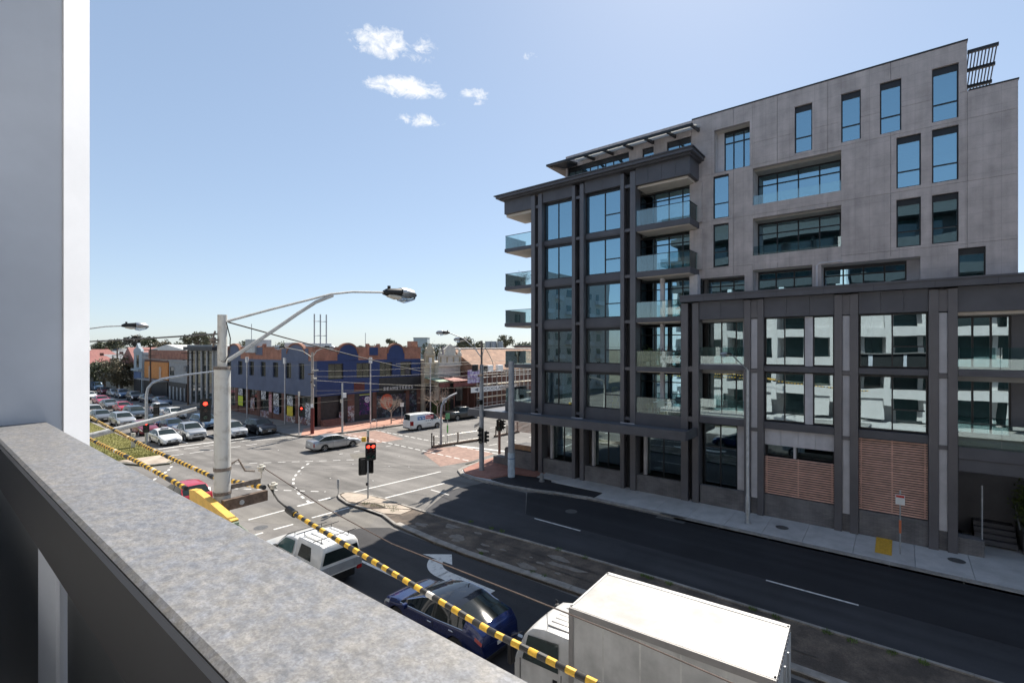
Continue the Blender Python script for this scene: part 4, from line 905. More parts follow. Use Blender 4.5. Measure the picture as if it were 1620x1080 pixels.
def lamp_head(parent, p, d, s=1.0):
    """cobra-head luminaire: housing, canopy shell, clear bowl, photocell; p = arm end, d = horizontal direction"""
    d = Vector((d[0], d[1], 0)).normalized(); p = Vector(p)
    def pt(a, h): q = p + d * a * s; return (q.x, q.y, q.z + h * s)
    nrm = Vector((-d.y, d.x, 0))
    def loft(name, secs, mat, n=10):
        mb = MB(); vs = []
        for a, h, w, t in secs:
            for k in range(n):
                an = 2 * math.pi * k / n; q = p + d * a * s + nrm * (w * s * math.cos(an)); vs.append((q.x, q.y, q.z + (h + t * math.sin(an)) * s))
        fs = [(i * n + k, i * n + (k + 1) % n, (i + 1) * n + (k + 1) % n, (i + 1) * n + k) for i in range(len(secs) - 1) for k in range(n)]
        fs += [tuple(reversed(range(n))), tuple(range((len(secs) - 1) * n, len(secs) * n))]
        mb.add(vs, fs); return mb.build(name, mat, parent, True, ang=50)
    h = loft('lamp_housing', [(-.05, 0, .05, .05), (.05, .02, .1, .09), (.42, .05, .13, .1), (.45, .05, .13, .11)], m_blk)
    loft('lamp_shell', [(.45, .05, .15, .115), (.52, .06, .17, .12), (.8, .05, .16, .1), (.92, .01, .1, .05), (.95, -.01, .03, .02)], m_galv)
    loft('lamp_gear', [(.08, -.05, .07, .05), (.3, -.08, .1, .07), (.44, -.08, .09, .05)], m_insul)
    loft('lamp_bowl', [(.38, -.07, .05, .03), (.45, -.12, .13, .06), (.6, -.13, .15, .08), (.85, -.08, .12, .05), (.92, -.04, .04, .02)], m_lampglass)
    mb = MB(); q = pt(.12, .11); mb.cyl(q, .04 * s, .07 * s, 8); mb.build('photocell', m_blk, parent)

def arc_pts(a, b, sag, n=10):
    a, b = Vector(a), Vector(b); return [a.lerp(b, t / n) - Vector((0, 0, sag * 4 * (t / n) * (1 - t / n))) for t in range(n + 1)]
def signal_head(parent, p, face, lens=('r', 'o', 'g'), lit=(True, False, False), cols=1, s=1.0, name='signal_head', h=1.05):
    """backboard, housing, hoods and lenses; face = direction the lenses look"""
    f = Vector((face[0], face[1], 0)).normalized(); n = Vector((-f.y, f.x, 0)); p = Vector(p); w = .52 if cols == 1 else .66
    def P(a, b, z): q = p + f * a + n * b; return (q.x, q.y, p.z + z)
    mb = MB(); rz = math.atan2(f.y, f.x)
    r = .09; poly = []
    for cx, cz, a0 in ((w / 2 - r, h / 2 - r, 0), (-w / 2 + r, h / 2 - r, 90), (-w / 2 + r, -h / 2 + r, 180), (w / 2 - r, -h / 2 + r, 270)):
        for k in range(4): a = R(a0 + k * 30); poly.append((cx + r * math.cos(a), cz + r * math.sin(a)))
    m_ = len(poly); vs = [P(.0, b, z) for b, z in poly] + [P(.02, b, z) for b, z in poly]
    mb.add(vs, [tuple(reversed(range(m_))), tuple(range(m_, 2 * m_))] + [(i, (i + 1) % m_, m_ + (i + 1) % m_, m_ + i) for i in range(m_)])
    hd = mb.build(name, m_blk, parent)
    mb = MB()
    for c in range(cols): q = P(-.09, (c - (cols - 1) / 2) * .3, 0); mb.obox(q, .17, .26, h * .85, rz)
    mb.build('housing', m_blk, hd)
    for c in range(cols):
        for k, l in enumerate(lens):
            b = (c - (cols - 1) / 2) * .3; z = h * .29 - k * h * .29
            mb = MB(); nn = 14; vs = [P(.028, b + .105 * math.cos(2 * math.pi * i / nn), z + .105 * math.sin(2 * math.pi * i / nn)) for i in range(nn)]
            mb.add(vs, [tuple(range(nn))]); mat = m_sigred if (l == 'r' and lit[k]) else m_siggrn if l == 'g' else m_sigoff
            mb.build('lens', mat, hd)
            mb = MB(); vs = []
            for i in range(11):
                a = R(-20 + i * 22); vs += [P(.02, b + .12 * math.cos(a), z + .12 * math.sin(a)), P(.2, b + .12 * math.cos(a), z + .115 * math.sin(a))]
            mb.add(vs, [(2 * i, 2 * i + 1, 2 * i + 3, 2 * i + 2) for i in range(10)]); mb.build('hood', m_blk, hd, True)
    return hd

# near pole with the big lamp arm
np_ = thing('street_lamp', 'flaking white near pole with a long curved lamp arm over the road', 'street lamp', (4.18, 11.25, .14))
PX, PY = 4.18, 11.25
mb = MB(); mb.tube([(PX, PY, .1), (PX, PY, 9.24)], [.165, .155], 20); mb.build('lower_pole', m_pole, np_, True)
mb = MB(); mb.tube([(PX, PY, 9.27), (PX, PY, 10.4)], .092, 18); mb.build('upper_pole', m_pole, np_, True)
mb = MB(); mb.tube([(PX, PY, 9.24), (PX, PY, 9.30)], [.172, .165], 20); mb.build('collar', m_rust, np_, True)
arm = [(PX + .1, PY, 10.27), (5.2, PY, 10.58), (6.3, PY, 10.93), (6.7, PY, 11.06), (7.3, PY, 11.17), (8.35, PY, 11.25)]
mb = MB(); mb.tube(arm, .027, 10); mb.build('upper_arm', m_pole, np_, True)
mb = MB(); mb.tube([(PX + .1, PY, 9.42), (4.75, PY, 9.74), (5.3, PY, 10.13), (5.85, PY, 10.53), (6.3, PY, 10.83), (6.75, PY, 11.03)], .042, 10); mb.build('lower_arm', m_pole, np_, True)
lamp_head(np_, (8.35, PY, 11.24), (1, 0), 1.15)
mb = MB(); mb.tube([(PX + .03, PY - .12, 10.25), (PX + .1, PY - .15, 9.9), (PX + .09, PY - .14, 9.6), (PX, PY - .13, 9.4), (PX - .07, PY - .12, 9.42)], .012, 6); mb.build('loose_cable', m_wire, np_)
for z in (6.62, 7.13): mb = MB(); mb.tube([(PX, PY, z - .035), (PX, PY, z + .035)], .17, 20); mb.build('steel_band', m_rust, np_, True)
mb = MB(); mb.obox((PX + .36, PY - .25, 6.42), .92, .12, .22, R(4)); ca = mb.build('timber_crossarm', m_wood, np_)
mb = MB(); mb.lathe([(0, 0), (.05, 0), (.05, .03), (.03, .04), (0, .045)], 8, c=(PX + .25, PY - .36, 6.42), axis='y'); mb.build('bolt', m_galv, ca)
mb = MB(); mb.tube([(PX + .18, PY, 7.2), (PX + .3, PY - .05, 7.28), (PX + .42, PY - .1, 7.02), (PX + .62, PY - .1, 6.97)], .022, 6); mb.build('bracket', m_rust, np_)
mb = MB(); mb.obox((PX + .45, PY - .05, 6.72), .62, .05, .1, 0); mb.build('bracket', m_rust, np_)
ins_prof = [(0, 0), (.02, 0), (.02, .06), (.07, .06), (.075, .09), (.045, .1), (.045, .12), (.085, .125), (.09, .16), (.05, .17), (.045, .2), (0, .2)]
for q in ((PX + .78, PY - .06, 6.88), (PX + .92, PY - .34, 6.5)): mb = MB(); mb.lathe(ins_prof, 12, c=q); mb.tube([(q[0], q[1], q[2] - .12), (q[0], q[1], q[2] + .02)], .012, 6); mb.build('insulator', m_insul, np_, True)
mb = MB(); mb.tube([(PX - .13, PY + .02, 10.05), (PX - .17, PY, 9.95), (PX - .17, PY, 9.75)], .02, 6); mb.lathe(ins_prof, 10, c=(PX - .17, PY, 9.72)); mb.build('stay_insulator', m_rust, np_, True)

def tiger_tail(name, pts, r, label, n_per_m=7.2, phase=0):
    P = [Vector(p) for p in pts]; L_ = sum((b - a).length for a, b in zip(P[:-1], P[1:])); n = int(L_ * n_per_m); out = []
    acc = [0]; [acc.append(acc[-1] + (b - a).length) for a, b in zip(P[:-1], P[1:])]
    def at(s):
        for i in range(len(P) - 1):
            if s <= acc[i + 1] + 1e-6: return P[i].lerp(P[i + 1], (s - acc[i]) / (acc[i + 1] - acc[i]))
        return P[-1]
    mb = MB()
    for k in range(n):
        s0, s1 = L_ * k / n, L_ * (k + 1) / n; rr_ = r * (1 + .05 * math.sin(k * 1.7)); j = (k + phase) % 26
        m = 3 if j in (13,) else 2 if j == 4 and k > 8 else (k % 2)
        mb.tube([at(s0), at(s1)], rr_ if m != 3 else rr_ * 1.12, 12, m)
    o = mb.build(name, [M('tiger_yellow', (.72, .42, .035), .55, var=.15, scale=14), M('tiger_black', (.028, .027, .026), .5), M('tiger_label', (.62, .58, .52), .6), M('tape_black', (.02, .02, .02), .5)], None, True, ang=30)
    tag(o, label, 'cable', 'striped overhead cable covers'); return o
tiger_tail('cable_cover', [(5.05, 9.95, 6.24), (5.05, 8.4, 6.1), (5.05, 6.6, 5.95), (5.05, 4.4, 5.77), (5.05, 2.8, 5.76), (5.05, 2.2, 5.77)], .045, 'yellow and black striped cable cover nearest the camera, above the blue car')
tiger_tail('cable_cover', [(5.6, 33, 6.35), (5.1, 20, 6.3), (5.05, 14, 6.28), (5.07, 11.3, 6.52)], .055, 'yellow and black striped cable cover passing behind the near white pole', phase=9)
tiger_tail('cable_cover', [(3.93, 26, 6.52), (3.93, 16.4, 6.58), (3.93, 12.6, 6.52)], .055, 'yellow and black striped cable cover ending at the yellow shield', phase=3)
mb = MB(); mb.tube([(5.07, 11.1, 6.62), (5.06, 10.6, 6.36), (5.05, 9.9, 6.235)], .022, 8); mb.tube([(5.05, 10.15, 6.27), (5.05, 9.85, 6.225)], .075, 10); o = mb.build('bare_cable', m_wire, None, True); tag(o, 'black cable between the timber crossarm insulator and striped cover', 'cable')
mb = MB(); mb.tube([(4.96, 11.2, 7.04), (5.5, 9.4, 6.32), (5.5, 7.2, 6.14), (5.5, 4.17, 6.16), (5.5, 2.55, 6.16), (5.5, 1.2, 6.12)], .011, 6); o = mb.build('overhead_wire', M('brown_wire', (.10, .07, .058), .6, var=.3, scale=3), None); tag(o, 'thin brown overhead wire crossing above the truck and striped cover', 'wire')
sh = MB()
sh.slab([(12.15, 6.33), (12.2, 6.58), (11.9, 6.62), (11.45, 6.58), (9.98, 6.39), (10.05, 6.27)], 'x', 3.86, 4.0); o = sh.build('cable_shield', M('shield_yellow', (.66, .40, .075), .6, var=.12, scale=6), None)
tag(o, 'flat yellow cable shield beside the near white pole', 'shield')
tb = MB(); tb.tube([(3.92, 10.05, 6.33), (3.92, 9.9, 6.31)], .03, 6); tb.tube([(3.88, 9.95, 6.32), (3.88, 9.2, 6.24)], .012, 6); tb.tube([(3.96, 9.95, 6.32), (3.96, 9.2, 6.24)], .012, 6); tb.obox((3.92, 9.2, 6.24), .12, .08, .07); tb.obox((3.92, 9.95, 6.32), .12, .08, .07)
tb.tube([(3.92, 9.2, 6.24), (3.9, 7.5, 6.12), (3.88, 5.5, 6.05)], .026, 8)
o = tb.build('stay_turnbuckle', M('green_wire_rope', (.2, .25, .19), .6, var=.4, scale=30), None); tag(o, 'green wire rope stay with turnbuckle below the yellow shield', 'stay')

# second lamp further along our side
fl = thing('street_lamp', 'distant lamp on a thin curved arm at the left edge beside the blade wall', 'street lamp', (4.6, 40.2, .1))
mb = MB(); mb.tube([(4.6, 40.2, .1), (4.6, 40.2, 10.4)], [.15, .1], 12); mb.build('pole', m_pole, fl, True)
mb = MB(); mb.tube([(4.6, 40.2, 10.2), (6.4, 40.2, 10.75), (8, 40.2, 11.08), (8.9, 40.2, 11.15)], .04, 8); mb.build('arm', m_pole, fl, True)
lamp_head(fl, (8.9, 40.2, 11.16), (1, 0), 1.5)

# mast-arm signal from our corner
ms = thing('traffic_signal', 'red traffic signal hung on a thick rising mast arm at left', 'traffic light', (4.5, 30, .1))
mb = MB(); mb.tube([(4.5, 30, .1), (4.5, 30, 5.0), (4.7, 30, 5.3), (5.4, 30, 5.52), (7.5, 30, 5.9), (9.85, 30, 6.38)], [.15, .14, .14, .14, .12, .095], 14); mb.build('mast_arm', m_pole, ms, True)
signal_head(ms, (10.25, 29.9, 6.25), (-.3, -1), h=1.28)
mb = MB(); mb.tube([(9.85, 30, 6.38), (10.2, 30, 6.3)], .05, 8); mb.build('bracket', m_blk, ms)
# mast on the grass median
mm = thing('traffic_signal', 'tall curved mast arm signal standing on the grassy median', 'traffic light', (14.74, 58.2, .1))
x, y = 14.74, 58.2
mb = MB(); mb.tube([(x, y, .1), (x, y, 5.0), (x + .12, y, 5.7), (x + .5, y, 6.2), (x + 1.3, y, 6.55), (x + 3.5, y - .3, 6.9), (x + 6.2, y - .6, 7.2)], [.14, .13, .125, .12, .115, .1, .08], 12); mb.build('mast_arm', m_galv, mm, True)
signal_head(mm, (x + 6.6, y - .7, 6.7), (-.2, 1), lit=(False,) * 3, h=1.3)
signal_head(mm, (x - .1, y - .3, 1.9), (-.2, -1), h=1.1); signal_head(mm, (x + .9, y + .3, 3.4), (.4, 1), lit=(False,) * 3, h=1.2)
mb = MB(); mb.cyl((x - 1.2, y - .6, .15), .18, 1.35, 12); o = mb.build('controller_post', m_insul, None, True); tag(o, 'short pale controller post beside the median signal mast', 'post')
# island signal
ts = thing('traffic_signal', 'twin-headed red traffic signal on the concrete island in mid picture', 'traffic light', (18.29, 26.4, .13))
x, y = 18.29, 26.4
mb = MB(); mb.tube([(x, y, .12), (x, y, 3.75)], .055, 12); mb.build('pole', m_galv, ts, True)
mb = MB(); mb.cyl((x, y, 4.05), .085, .42, 12); mb.build('top_cap', m_insul, ts, True)
mb = MB(); mb.cyl((x, y, 3.75), .06, .3, 10); mb.build('cap_stem', m_blk, ts, True)
mb = MB(); mb.obox((x - .12, y + .25, 3.86), .2, .25, .28, .6); mb.build('yellow_box', M('tiger_yellow2', (.6, .38, .04), .5), ts)
signal_head(ts, (x + .12, y - .12, 3.1), (-.55, -1), cols=2, h=1.12, lit=(True, False, False))
signal_head(ts, (x - .18, y + .3, 2.15), (.5, 1), lit=(False,) * 3, h=1.12); signal_head(ts, (x + .25, y + .15, 2.2), (1, .4), lit=(False,) * 3, h=1.1)
mb = MB(); mb.obox((x - .08, y, 1.05), .1, .1, .16); mb.build('push_button', m_blk, ts)
o = MB(); o.tube([(17.65, 28.75, .13), (17.65, 28.75, .62)], .035, 10); pb = thing('island_post', 'short steel post with a rounded cap at the island tip', 'post', (17.65, 28.75, .13)); o.build('stem', m_galv, pb, True)
o = MB(); o.tube([(17.65, 28.75, .5), (17.65, 28.75, 1.02), (17.65, 28.75, 1.08)], [.085, .085, .05], 12); o.build('cap', M('post_grey', (.36, .36, .35), .6), pb, True)
# far-corner small signal
s2 = thing('traffic_signal', 'small red arrow signal in front of the blue brick corner', 'traffic light', (26.77, 51.36, .15))
mb = MB(); mb.tube([(26.77, 51.36, .15), (26.77, 51.36, 4.4)], .06, 10); mb.build('pole', m_galv, s2, True); mb = MB(); mb.cyl((26.77, 51.36, 4.4), .1, .5, 10); mb.build('top_cap', m_insul, s2, True)
signal_head(s2, (26.9, 51.1, 2.75), (-.5, -1), h=1.1)
# right-hand mast (pale) with its dark head
s3 = thing('traffic_signal', 'pale curved mast signal at the end of the median fence', 'traffic light', (32.77, 35.2, 0))
x, y = 32.77, 35.2
mb = MB(); mb.tube([(x, y, 0), (x, y, 3.3), (x + .1, y, 4.0), (x + .5, y - .05, 4.55), (x + 1.1, y - .1, 4.85), (x + 2.0, y - .15, 5.1)], [.12, .11, .11, .1, .1, .09], 12); mb.build('mast_arm', m_pgrey, s3, True)
signal_head(s3, (x + 2.45, y - .1, 4.95), (.9, .5), lit=(False,) * 3, h=1.3, cols=2)
# corner power pole with signals and two lamps
s4 = thing('street_lamp', 'grey corner power pole with two curved lamps and signal heads', 'street lamp', (27.92, 25.4, .18))
x, y = 27.92, 25.4
mb = MB(); mb.tube([(x, y, .15), (x, y, 8.4)], [.2, .15], 16); mb.build('pole', m_pgrey, s4, True)
mb = MB(); mb.tube([(x, y, 8.4), (x, y, 10.25)], .08, 12); mb.build('pole_top', m_rust, s4, True)
for dx, dy, l in ((-.9, 1.0, 2.5), (-.5, 1.2, 1.3)):
    d = Vector((dx, dy, 0)).normalized(); mb = MB(); mb.tube([(x, y, 8.9), (x + d.x * .5, y + d.y * .5, 9.6), (x + d.x * .55 * l, y + d.y * .55 * l, 10.4), (x + d.x * l, y + d.y * l, 10.85 if l > 2 else 10.35)], .035, 8); mb.build('lamp_arm', m_pgrey, s4, True)
    lamp_head(s4, (x + d.x * l, y + d.y * l, 10.86 if l > 2 else 10.35), d, 1.1)
mb = MB(); mb.tube([(x, y, 8.9), (x + .7, y + .3, 9.8), (x + 1.9, y + .6, 8.7), (x + 2.2, y + .7, 8.2)], .03, 8); mb.build('lamp_arm', m_insul, s4, True)
mb = MB(); mb.obox((x + .1, y, 7.6), 2.9, .12, .14, R(30)); mb.build('crossarm', m_wood, s4)
mb = MB(); mb.obox((x - .5, y + .2, 8.15), .7, .35, .5, R(30)); mb.build('transformer_box', m_blk, s4)
signal_head(s4, (x - .35, y - .2, 2.95), (-1, .3), lit=(False,) * 3, h=1.25); signal_head(s4, (x + .3, y - .25, 2.75), (.6, -.8), lit=(False,) * 3, h=1.0)
mb = MB(); mb.obox((x - .3, y - .1, 5.5), .35, .3, .35); mb.build('loudspeaker', m_blk, s4)
mb = MB(); mb.tube([(x + .3, y + .1, .19), (x + .3, y + .1, 4.2)], .045, 8); mb.build('conduit_pole', m_insul, s4)
s5 = thing('traffic_signal', 'brown signal pole with dark heads on the red paved corner', 'traffic light', (32.2, 27.2, .19))
mb = MB(); mb.tube([(32.2, 27.2, .18), (32.2, 27.2, 4.0)], .12, 10); mb.build('pole', M('brown_pole', (.2, .13, .11), .7, var=.2), s5, True)
signal_head(s5, (31.95, 27.0, 3.0), (-1, -.5), lit=(False,) * 3, h=1.0); signal_head(s5, (32.5, 27.0, 3.0), (.7, -.7), lit=(False,) * 3, h=.9)
# big grey pole in front of the dark building corner
s6 = thing('power_pole', 'thick plain grey power pole with a pale blue base by the dark building', 'pole', (27.95, 22.45, .16))
mb = MB(); mb.tube([(27.95, 22.45, 1.95), (27.95, 22.45, 8.7)], [.25, .21], 18); mb.build('upper_pole', m_pgrey, s6, True)
mb = MB(); mb.tube([(27.95, 22.45, .12), (27.95, 22.45, 1.95)], .27, 18); mb.build('base_sleeve', M('pale_blue_paint', (.42, .5, .57), .6, var=.12, scale=5), s6, True)
mb = MB(); mb.tube([(27.95, 22.45, 1.5), (27.95, 22.45, 1.56)], .277, 18); mb.build('blue_band', M('blue_band', (.08, .15, .3), .6), s6, True)
for z in (2.5, 4.2, 6.0, 7.4): mb = MB(); mb.cyl((27.72, 22.35, z), .035, .05, 8); mb.build('step_bolt', m_galv, s6)
# lamp column on the footpath
s7 = thing('street_lamp', 'slim grey lamp column on the footpath before the pale columns', 'street lamp', (28.56, 6.44, .17))
mb = MB(); mb.tube([(28.56, 6.44, .16), (28.56, 6.44, 1.6), (28.56, 6.44, 1.65), (28.56, 6.44, 8.5)], [.12, .11, .09, .07], 14); mb.build('column', m_galv, s7, True)
mb = MB(); mb.cyl((28.56, 6.44, .15), .19, .05, 14); mb.build('base_flange', m_galv, s7, True)
mb = MB(); mb.tube([(28.56, 6.44, 7.6), (28.56, 6.44, 8.45), (28.5, 6.5, 8.62)], [.05, .05, .03], 8); mb.tube([(28.56, 6.44, 8.45), (28.35, 6.7, 8.8), (28.0, 7.0, 9.2), (27.8, 7.1, 9.35)], .03, 8); mb.build('arm', m_galv, s7, True)
lamp_head(s7, (27.8, 7.1, 9.35), (-.75, .6), .7)
# parking sign with bus-stop pole
s8 = thing('parking_sign', 'white parking sign on a pole with an orange sleeve', 'sign', (28.66, -.03, .19))
mb = MB(); mb.tube([(28.66, -.03, .18), (28.66, -.03, 3.1)], .03, 10); mb.build('pole', m_galv, s8, True)
mb = MB(); mb.obox((28.6, -.03, 2.7), .02, .34, .46, 0); pl = mb.build('plate', M('sign_white', (.75, .75, .74), .5, var=.03), s8)
mb = MB(); mb.obox((28.588, -.03, 2.85), .006, .3, .1, 0); mb.build('red_band', M('sign_red', (.55, .04, .03), .5), pl)
mb = MB(); mb.tube([(28.66, -.03, 3.0), (28.66, -.03, 3.14)], [.045, .02], 10); mb.build('cap', m_galv, s8, True)
mb = MB(); mb.tube([(28.66, -.03, 1.15), (28.66, -.03, 1.75)], .047, 10); mb.build('orange_sleeve', M('sleeve_orange', (.6, .17, .07), .6, var=.15), s8, True)
# concrete bollard
mb = MB(); mb.lathe([(0, .62), (.1, .6), (.14, .5), (.15, .1), (.2, .08), (.2, 0)], 14, c=(28.29, 19.94, .15)); o = mb.build('bollard', M('bollard_grey', (.2, .2, .2), .8, var=.2), None, True); tag(o, 'squat grey concrete bollard on the verge by the road', 'bollard')

# poles by the blue brick building
s9 = thing('street_lamp', 'tall corner pole with maroon base and twin lamp arms', 'street lamp', (28.08, 50.95, .15))
x, y = 28.08, 50.95
mb = MB(); mb.tube([(x, y, 3.0), (x, y, 9.2)], [.16, .13], 12); mb.build('upper_pole', M('concrete_pole', (.36, .31, .27), .8, var=.15), s9, True)
mb = MB(); mb.tube([(x, y, .15), (x, y, 3.0)], .2, 12); mb.build('maroon_base', M('maroon_paint', (.13, .02, .018), .5), s9, True)
for e in ((-1.9, 2.4), (1.0, -.8)):
    mb = MB(); mb.tube([(x, y, 8.6), (x + e[0] * .35, y + e[1] * .35, 9.35), (x + e[0], y + e[1], 9.75)], .04, 8); mb.build('lamp_arm', m_insul, s9, True); lamp_head(s9, (x + e[0], y + e[1], 9.75), e, 1.2)
for k, (dz, dx) in enumerate(((7.2, .5), (6.8, -.5), (6.3, .45), (5.9, -.4), (5.5, .3))):
    mb = MB(); mb.obox((x + dx * .5, y - .15, dz), abs(dx) + .2, .14, .12, .3 * k); mb.build('insulator_bracket', m_wood if k % 2 else m_insul, s9)
mb = MB(); mb.obox((x - .18, y - .25, 3.3), .3, .08, .36, .2); mb.build('white_plate', MATS['sign_white'], s9)
s10 = thing('signal_pole', 'slim grey pole with a small white box near the shop windows', 'pole', (30.77, 48.9, .15))
mb = MB(); mb.tube([(30.77, 49.3, .15), (30.77, 49.3, 5.7)], [.12, .09], 10); mb.build('pole', m_galv, s10, True); mb = MB(); mb.obox((30.95, 49.2, 4.3), .35, .3, .5); mb.build('box', MATS['sign_white'], s10); mb = MB(); mb.obox((30.6, 49.2, 3.7), .2, .2, .4); mb.build('box', m_insul, s10)
for px_, py_, wh, nm in ((28.9, 69.5, 8.45, 'farthest left'), (29.6, 60.3, 8.45, 'second from the left'), (36.6, 52.3, 8.5, 'second from the right'), (46.0, 51.6, 8.3, 'rightmost')):
    t = thing('light_column', f'slender street light with cylindrical silver head, {nm} along the blue brick building', 'street light', (px_, py_, .15), group='cylinder-headed street lights')
    mb = MB(); mb.tube([(px_, py_, .15), (px_, py_, wh - .7)], .085, 10); mb.build('pole', M('column_grey', (.45, .45, .46), .5, metal=.3), t, True)
    mb = MB(); mb.tube([(px_, py_, wh - .75), (px_, py_, wh)], .22, 14); mb.build('head', M('cyl_head', (.66, .66, .66), .4, metal=.3), t, True)
def plate_sign(name, x, y, h, label, w=.45, ph=.5, mat=None, face=(-.6, -1), txt=None):
    t = thing(name, label, 'sign', (x, y, .15)); mb = MB(); mb.tube([(x, y, .13), (x, y, h)], .035, 8); mb.build('pole', m_galv, t, True)
    mb = MB(); rz = math.atan2(face[1], face[0]); mb.obox((x + .05 * face[0], y + .05 * face[1], h - ph / 2), .02, w, ph, rz); mb.build('plate', mat or MATS['sign_white'], t); return t
plate_sign('parking_sign', 39.42, 49.6, 2.7, 'small white square sign on a post by the bare tree')
plate_sign('parking_sign', 45.92, 48.7, 2.9, 'white sign on a post right of the van roof', .6, .7)
gs = plate_sign('tram_sign', 33.6, 35.15, 3.2, 'green and white stop sign on the median fence', .42, .6, M('sign_green', (.12, .36, .18), .5))
mb = MB(); mb.tube([(33.6, 35.15, 1.25), (33.6, 35.15, 2.0)], .07, 10); mb.build('green_sleeve', M('sleeve_green', (.1, .4, .08), .5), gs, True)
# pedestrian fence on the median: separate panels with pickets
def fence(p0, p1, label):
    a, b = Vector(p0), Vector(p1); L_ = (b - a).length; d = (b - a) / L_; t = thing('pedestrian_fence', label, 'fence', (a.x, a.y, 0))
    mb = MB(); mb.obox(((a.x + b.x) / 2, (a.y + b.y) / 2, .09), L_ + .3, .35, .2, math.atan2(d.y, d.x)); mb.build('kerb', m_wood, t)
    for q in (a, (a + b) / 2, b): mb = MB(); mb.obox((q.x, q.y, .62), .09, .09, 1.1, math.atan2(d.y, d.x)); mb.build('post', m_wood, t)
    for z in (.28, 1.05): mb = MB(); mb.tube([(a.x, a.y, z), (b.x, b.y, z)], .02, 6); mb.build('rail', m_insul, t)
    n = int(L_ / .16); pk = MB(); pk.tube([(0, 0, .28), (0, 0, 1.05)], .009, 5); p_ = None
    for k in range(1, n):
        q = a + d * (L_ * k / n)
        if p_ is None: p_ = pk.build('picket', m_insul, t, local=True); p_.location = (q.x - a.x, q.y - a.y, 0)
        else: inst('picket', p_, t, (q.x - a.x, q.y - a.y, 0))
fence((31.93, 35.3), (37.5, 34.3), 'low steel picket fence on the median beside the mast signal')
fence((40.0, 34.3), (43.6, 34.1), 'low steel picket fence further along, seen under the dark canopy')
for x, h, nm in ((31.7, 1.35, 'taller'), (31.95, .95, 'shorter')): mb = MB(); mb.cyl((x, 35.35, 0), .06, h, 8); mb.cyl((x, 35.35, h), .075, .1, 8); o = mb.build('bollard', m_blk, None, True); tag(o, f'{nm} black bollard at the end of the median fence', 'bollard')
mb = MB(); mb.tube([(34.2, 48.75, .14)] + [(34.6 - .42 * math.cos(R(a)), 48.75, .75 + .42 * math.sin(R(a))) for a in range(0, 181, 20)] + [(35.02, 48.75, .14)], .03, 8); o = mb.build('bike_hoop', m_galv, None, True); tag(o, 'arched steel bicycle hoop on the red footpath', 'bike rack')

# overhead wires
def wire(a, b, sag, r, label, mat=None, n=14):
    mb = MB(); mb.tube(arc_pts(a, b, sag, n), r, 5, cap=False); o = mb.build('overhead_wire', mat or m_wire, None, True); tag(o, label, 'wire', 'overhead wires'); return o
wire((PX + .12, PY, 10.25), (27.92, 25.4, 7.2), .25, .018, 'dark overhead wire running from the near pole top to the corner power pole')
wire((4.18, 11.25, 10.0), (-3, 60, 10.8), .5, .02, 'dark stay wire falling left from the near pole top')
wire((28.08, 50.95, 6.1), (46, 50, 4.4), .1, .016, 'pale span wire from the corner pole across the blue facade', m_wireg)
wire((5, 62, 4.2), (27.92, 25.4, 7.45), .7, .016, 'pale tram span wire rising right to the corner power pole', m_wireg, 20)
wire((8, 60, 3.1), (32, 49.3, 3.75), .2, .013, 'lowest pale span wire crossing in front of the posters', m_wireg)
wire((28.08, 50.95, 7.1), (60, 46, 8.2), .5, .013, 'upper pale wire along the blue facade to the right', m_wireg)
wire((28.08, 50.95, 6.5), (60, 46, 7.0), .5, .013, 'lower pale wire along the blue facade to the right', m_wireg)
wire((27.92, 25.4, 7.6), (90, 30, 8.4), .5, .03, 'wire leaving the corner power pole along the side street')
wire((38, 49, 7.7), (75, 33, 9.3), .4, .025, 'sunlit thick cable above the verandah roofs', m_wireg)
wire((40, 45, 6.0), (75, 34, 8.6), .5, .02, 'sunlit thinner cable below the thick one at right', m_wireg)
wire((27.92, 25.4, 7.3), (27.95, 22.45, 8.2), .1, .02, 'short jumper wire between the two grey poles')
wire((28.08, 50.95, 7.8), (26, 110, 8.2), .8, .02, 'wire running up the far street from the maroon based pole', m_wireg)
wire((60, 33.5, 5.4), (28.5, 51, 4.9), .4, .013, 'pale tram wire crossing the dark shop doorway', m_wireg)
# ---------------------------------------------------------------- vehicles
m_carglass = M('car_glass', (.018, .026, .026), .06, var=.15, spec=.32)
m_tyre = M('tyre', (.018, .018, .018), .85, var=.15, scale=20)
m_rim = M('alloy_rim', (.42, .43, .44), .35, metal=.8, var=.1)
m_trim = M('black_trim', (.015, .015, .016), .5)
m_head = M('headlight', (.65, .68, .7), .08, metal=.3, var=.1, scale=20, spec=.8)
m_tail = M('taillight', (.28, .012, .012), .15, var=.2, spec=.7)
m_plate = M('number_plate', (.7, .7, .66), .5, var=.03)
m_chrome = M('chrome', (.75, .76, .77), .12, metal=1.0, var=.02)
m_inner = M('wheel_well', (.008, .008, .008), .9)
def paint(name, c, metal=.0, rough=.28): return M('paint_' + name, c, rough, metal=metal, var=.05, scale=1.2, coat=.7, spec=.5)
PT = dict(white=paint('white', (.72, .72, .70)), silver=paint('silver', (.42, .43, .44), .55, .32), grey=paint('grey', (.16, .165, .17), .4), black=paint('black', (.012, .013, .015)), navy=paint('navy', (.02, .035, .075), .3), blue=paint('blue', (.006, .016, .085), .35, .2),
          red=paint('red', (.42, .02, .03)), maroon=paint('maroon', (.16, .015, .03)), steel=paint('steel_blue', (.10, .17, .27), .4), teal=paint('slate', (.07, .09, .11), .4), pink=paint('crimson', (.45, .03, .07)), beige=paint('champagne', (.5, .46, .4), .4))

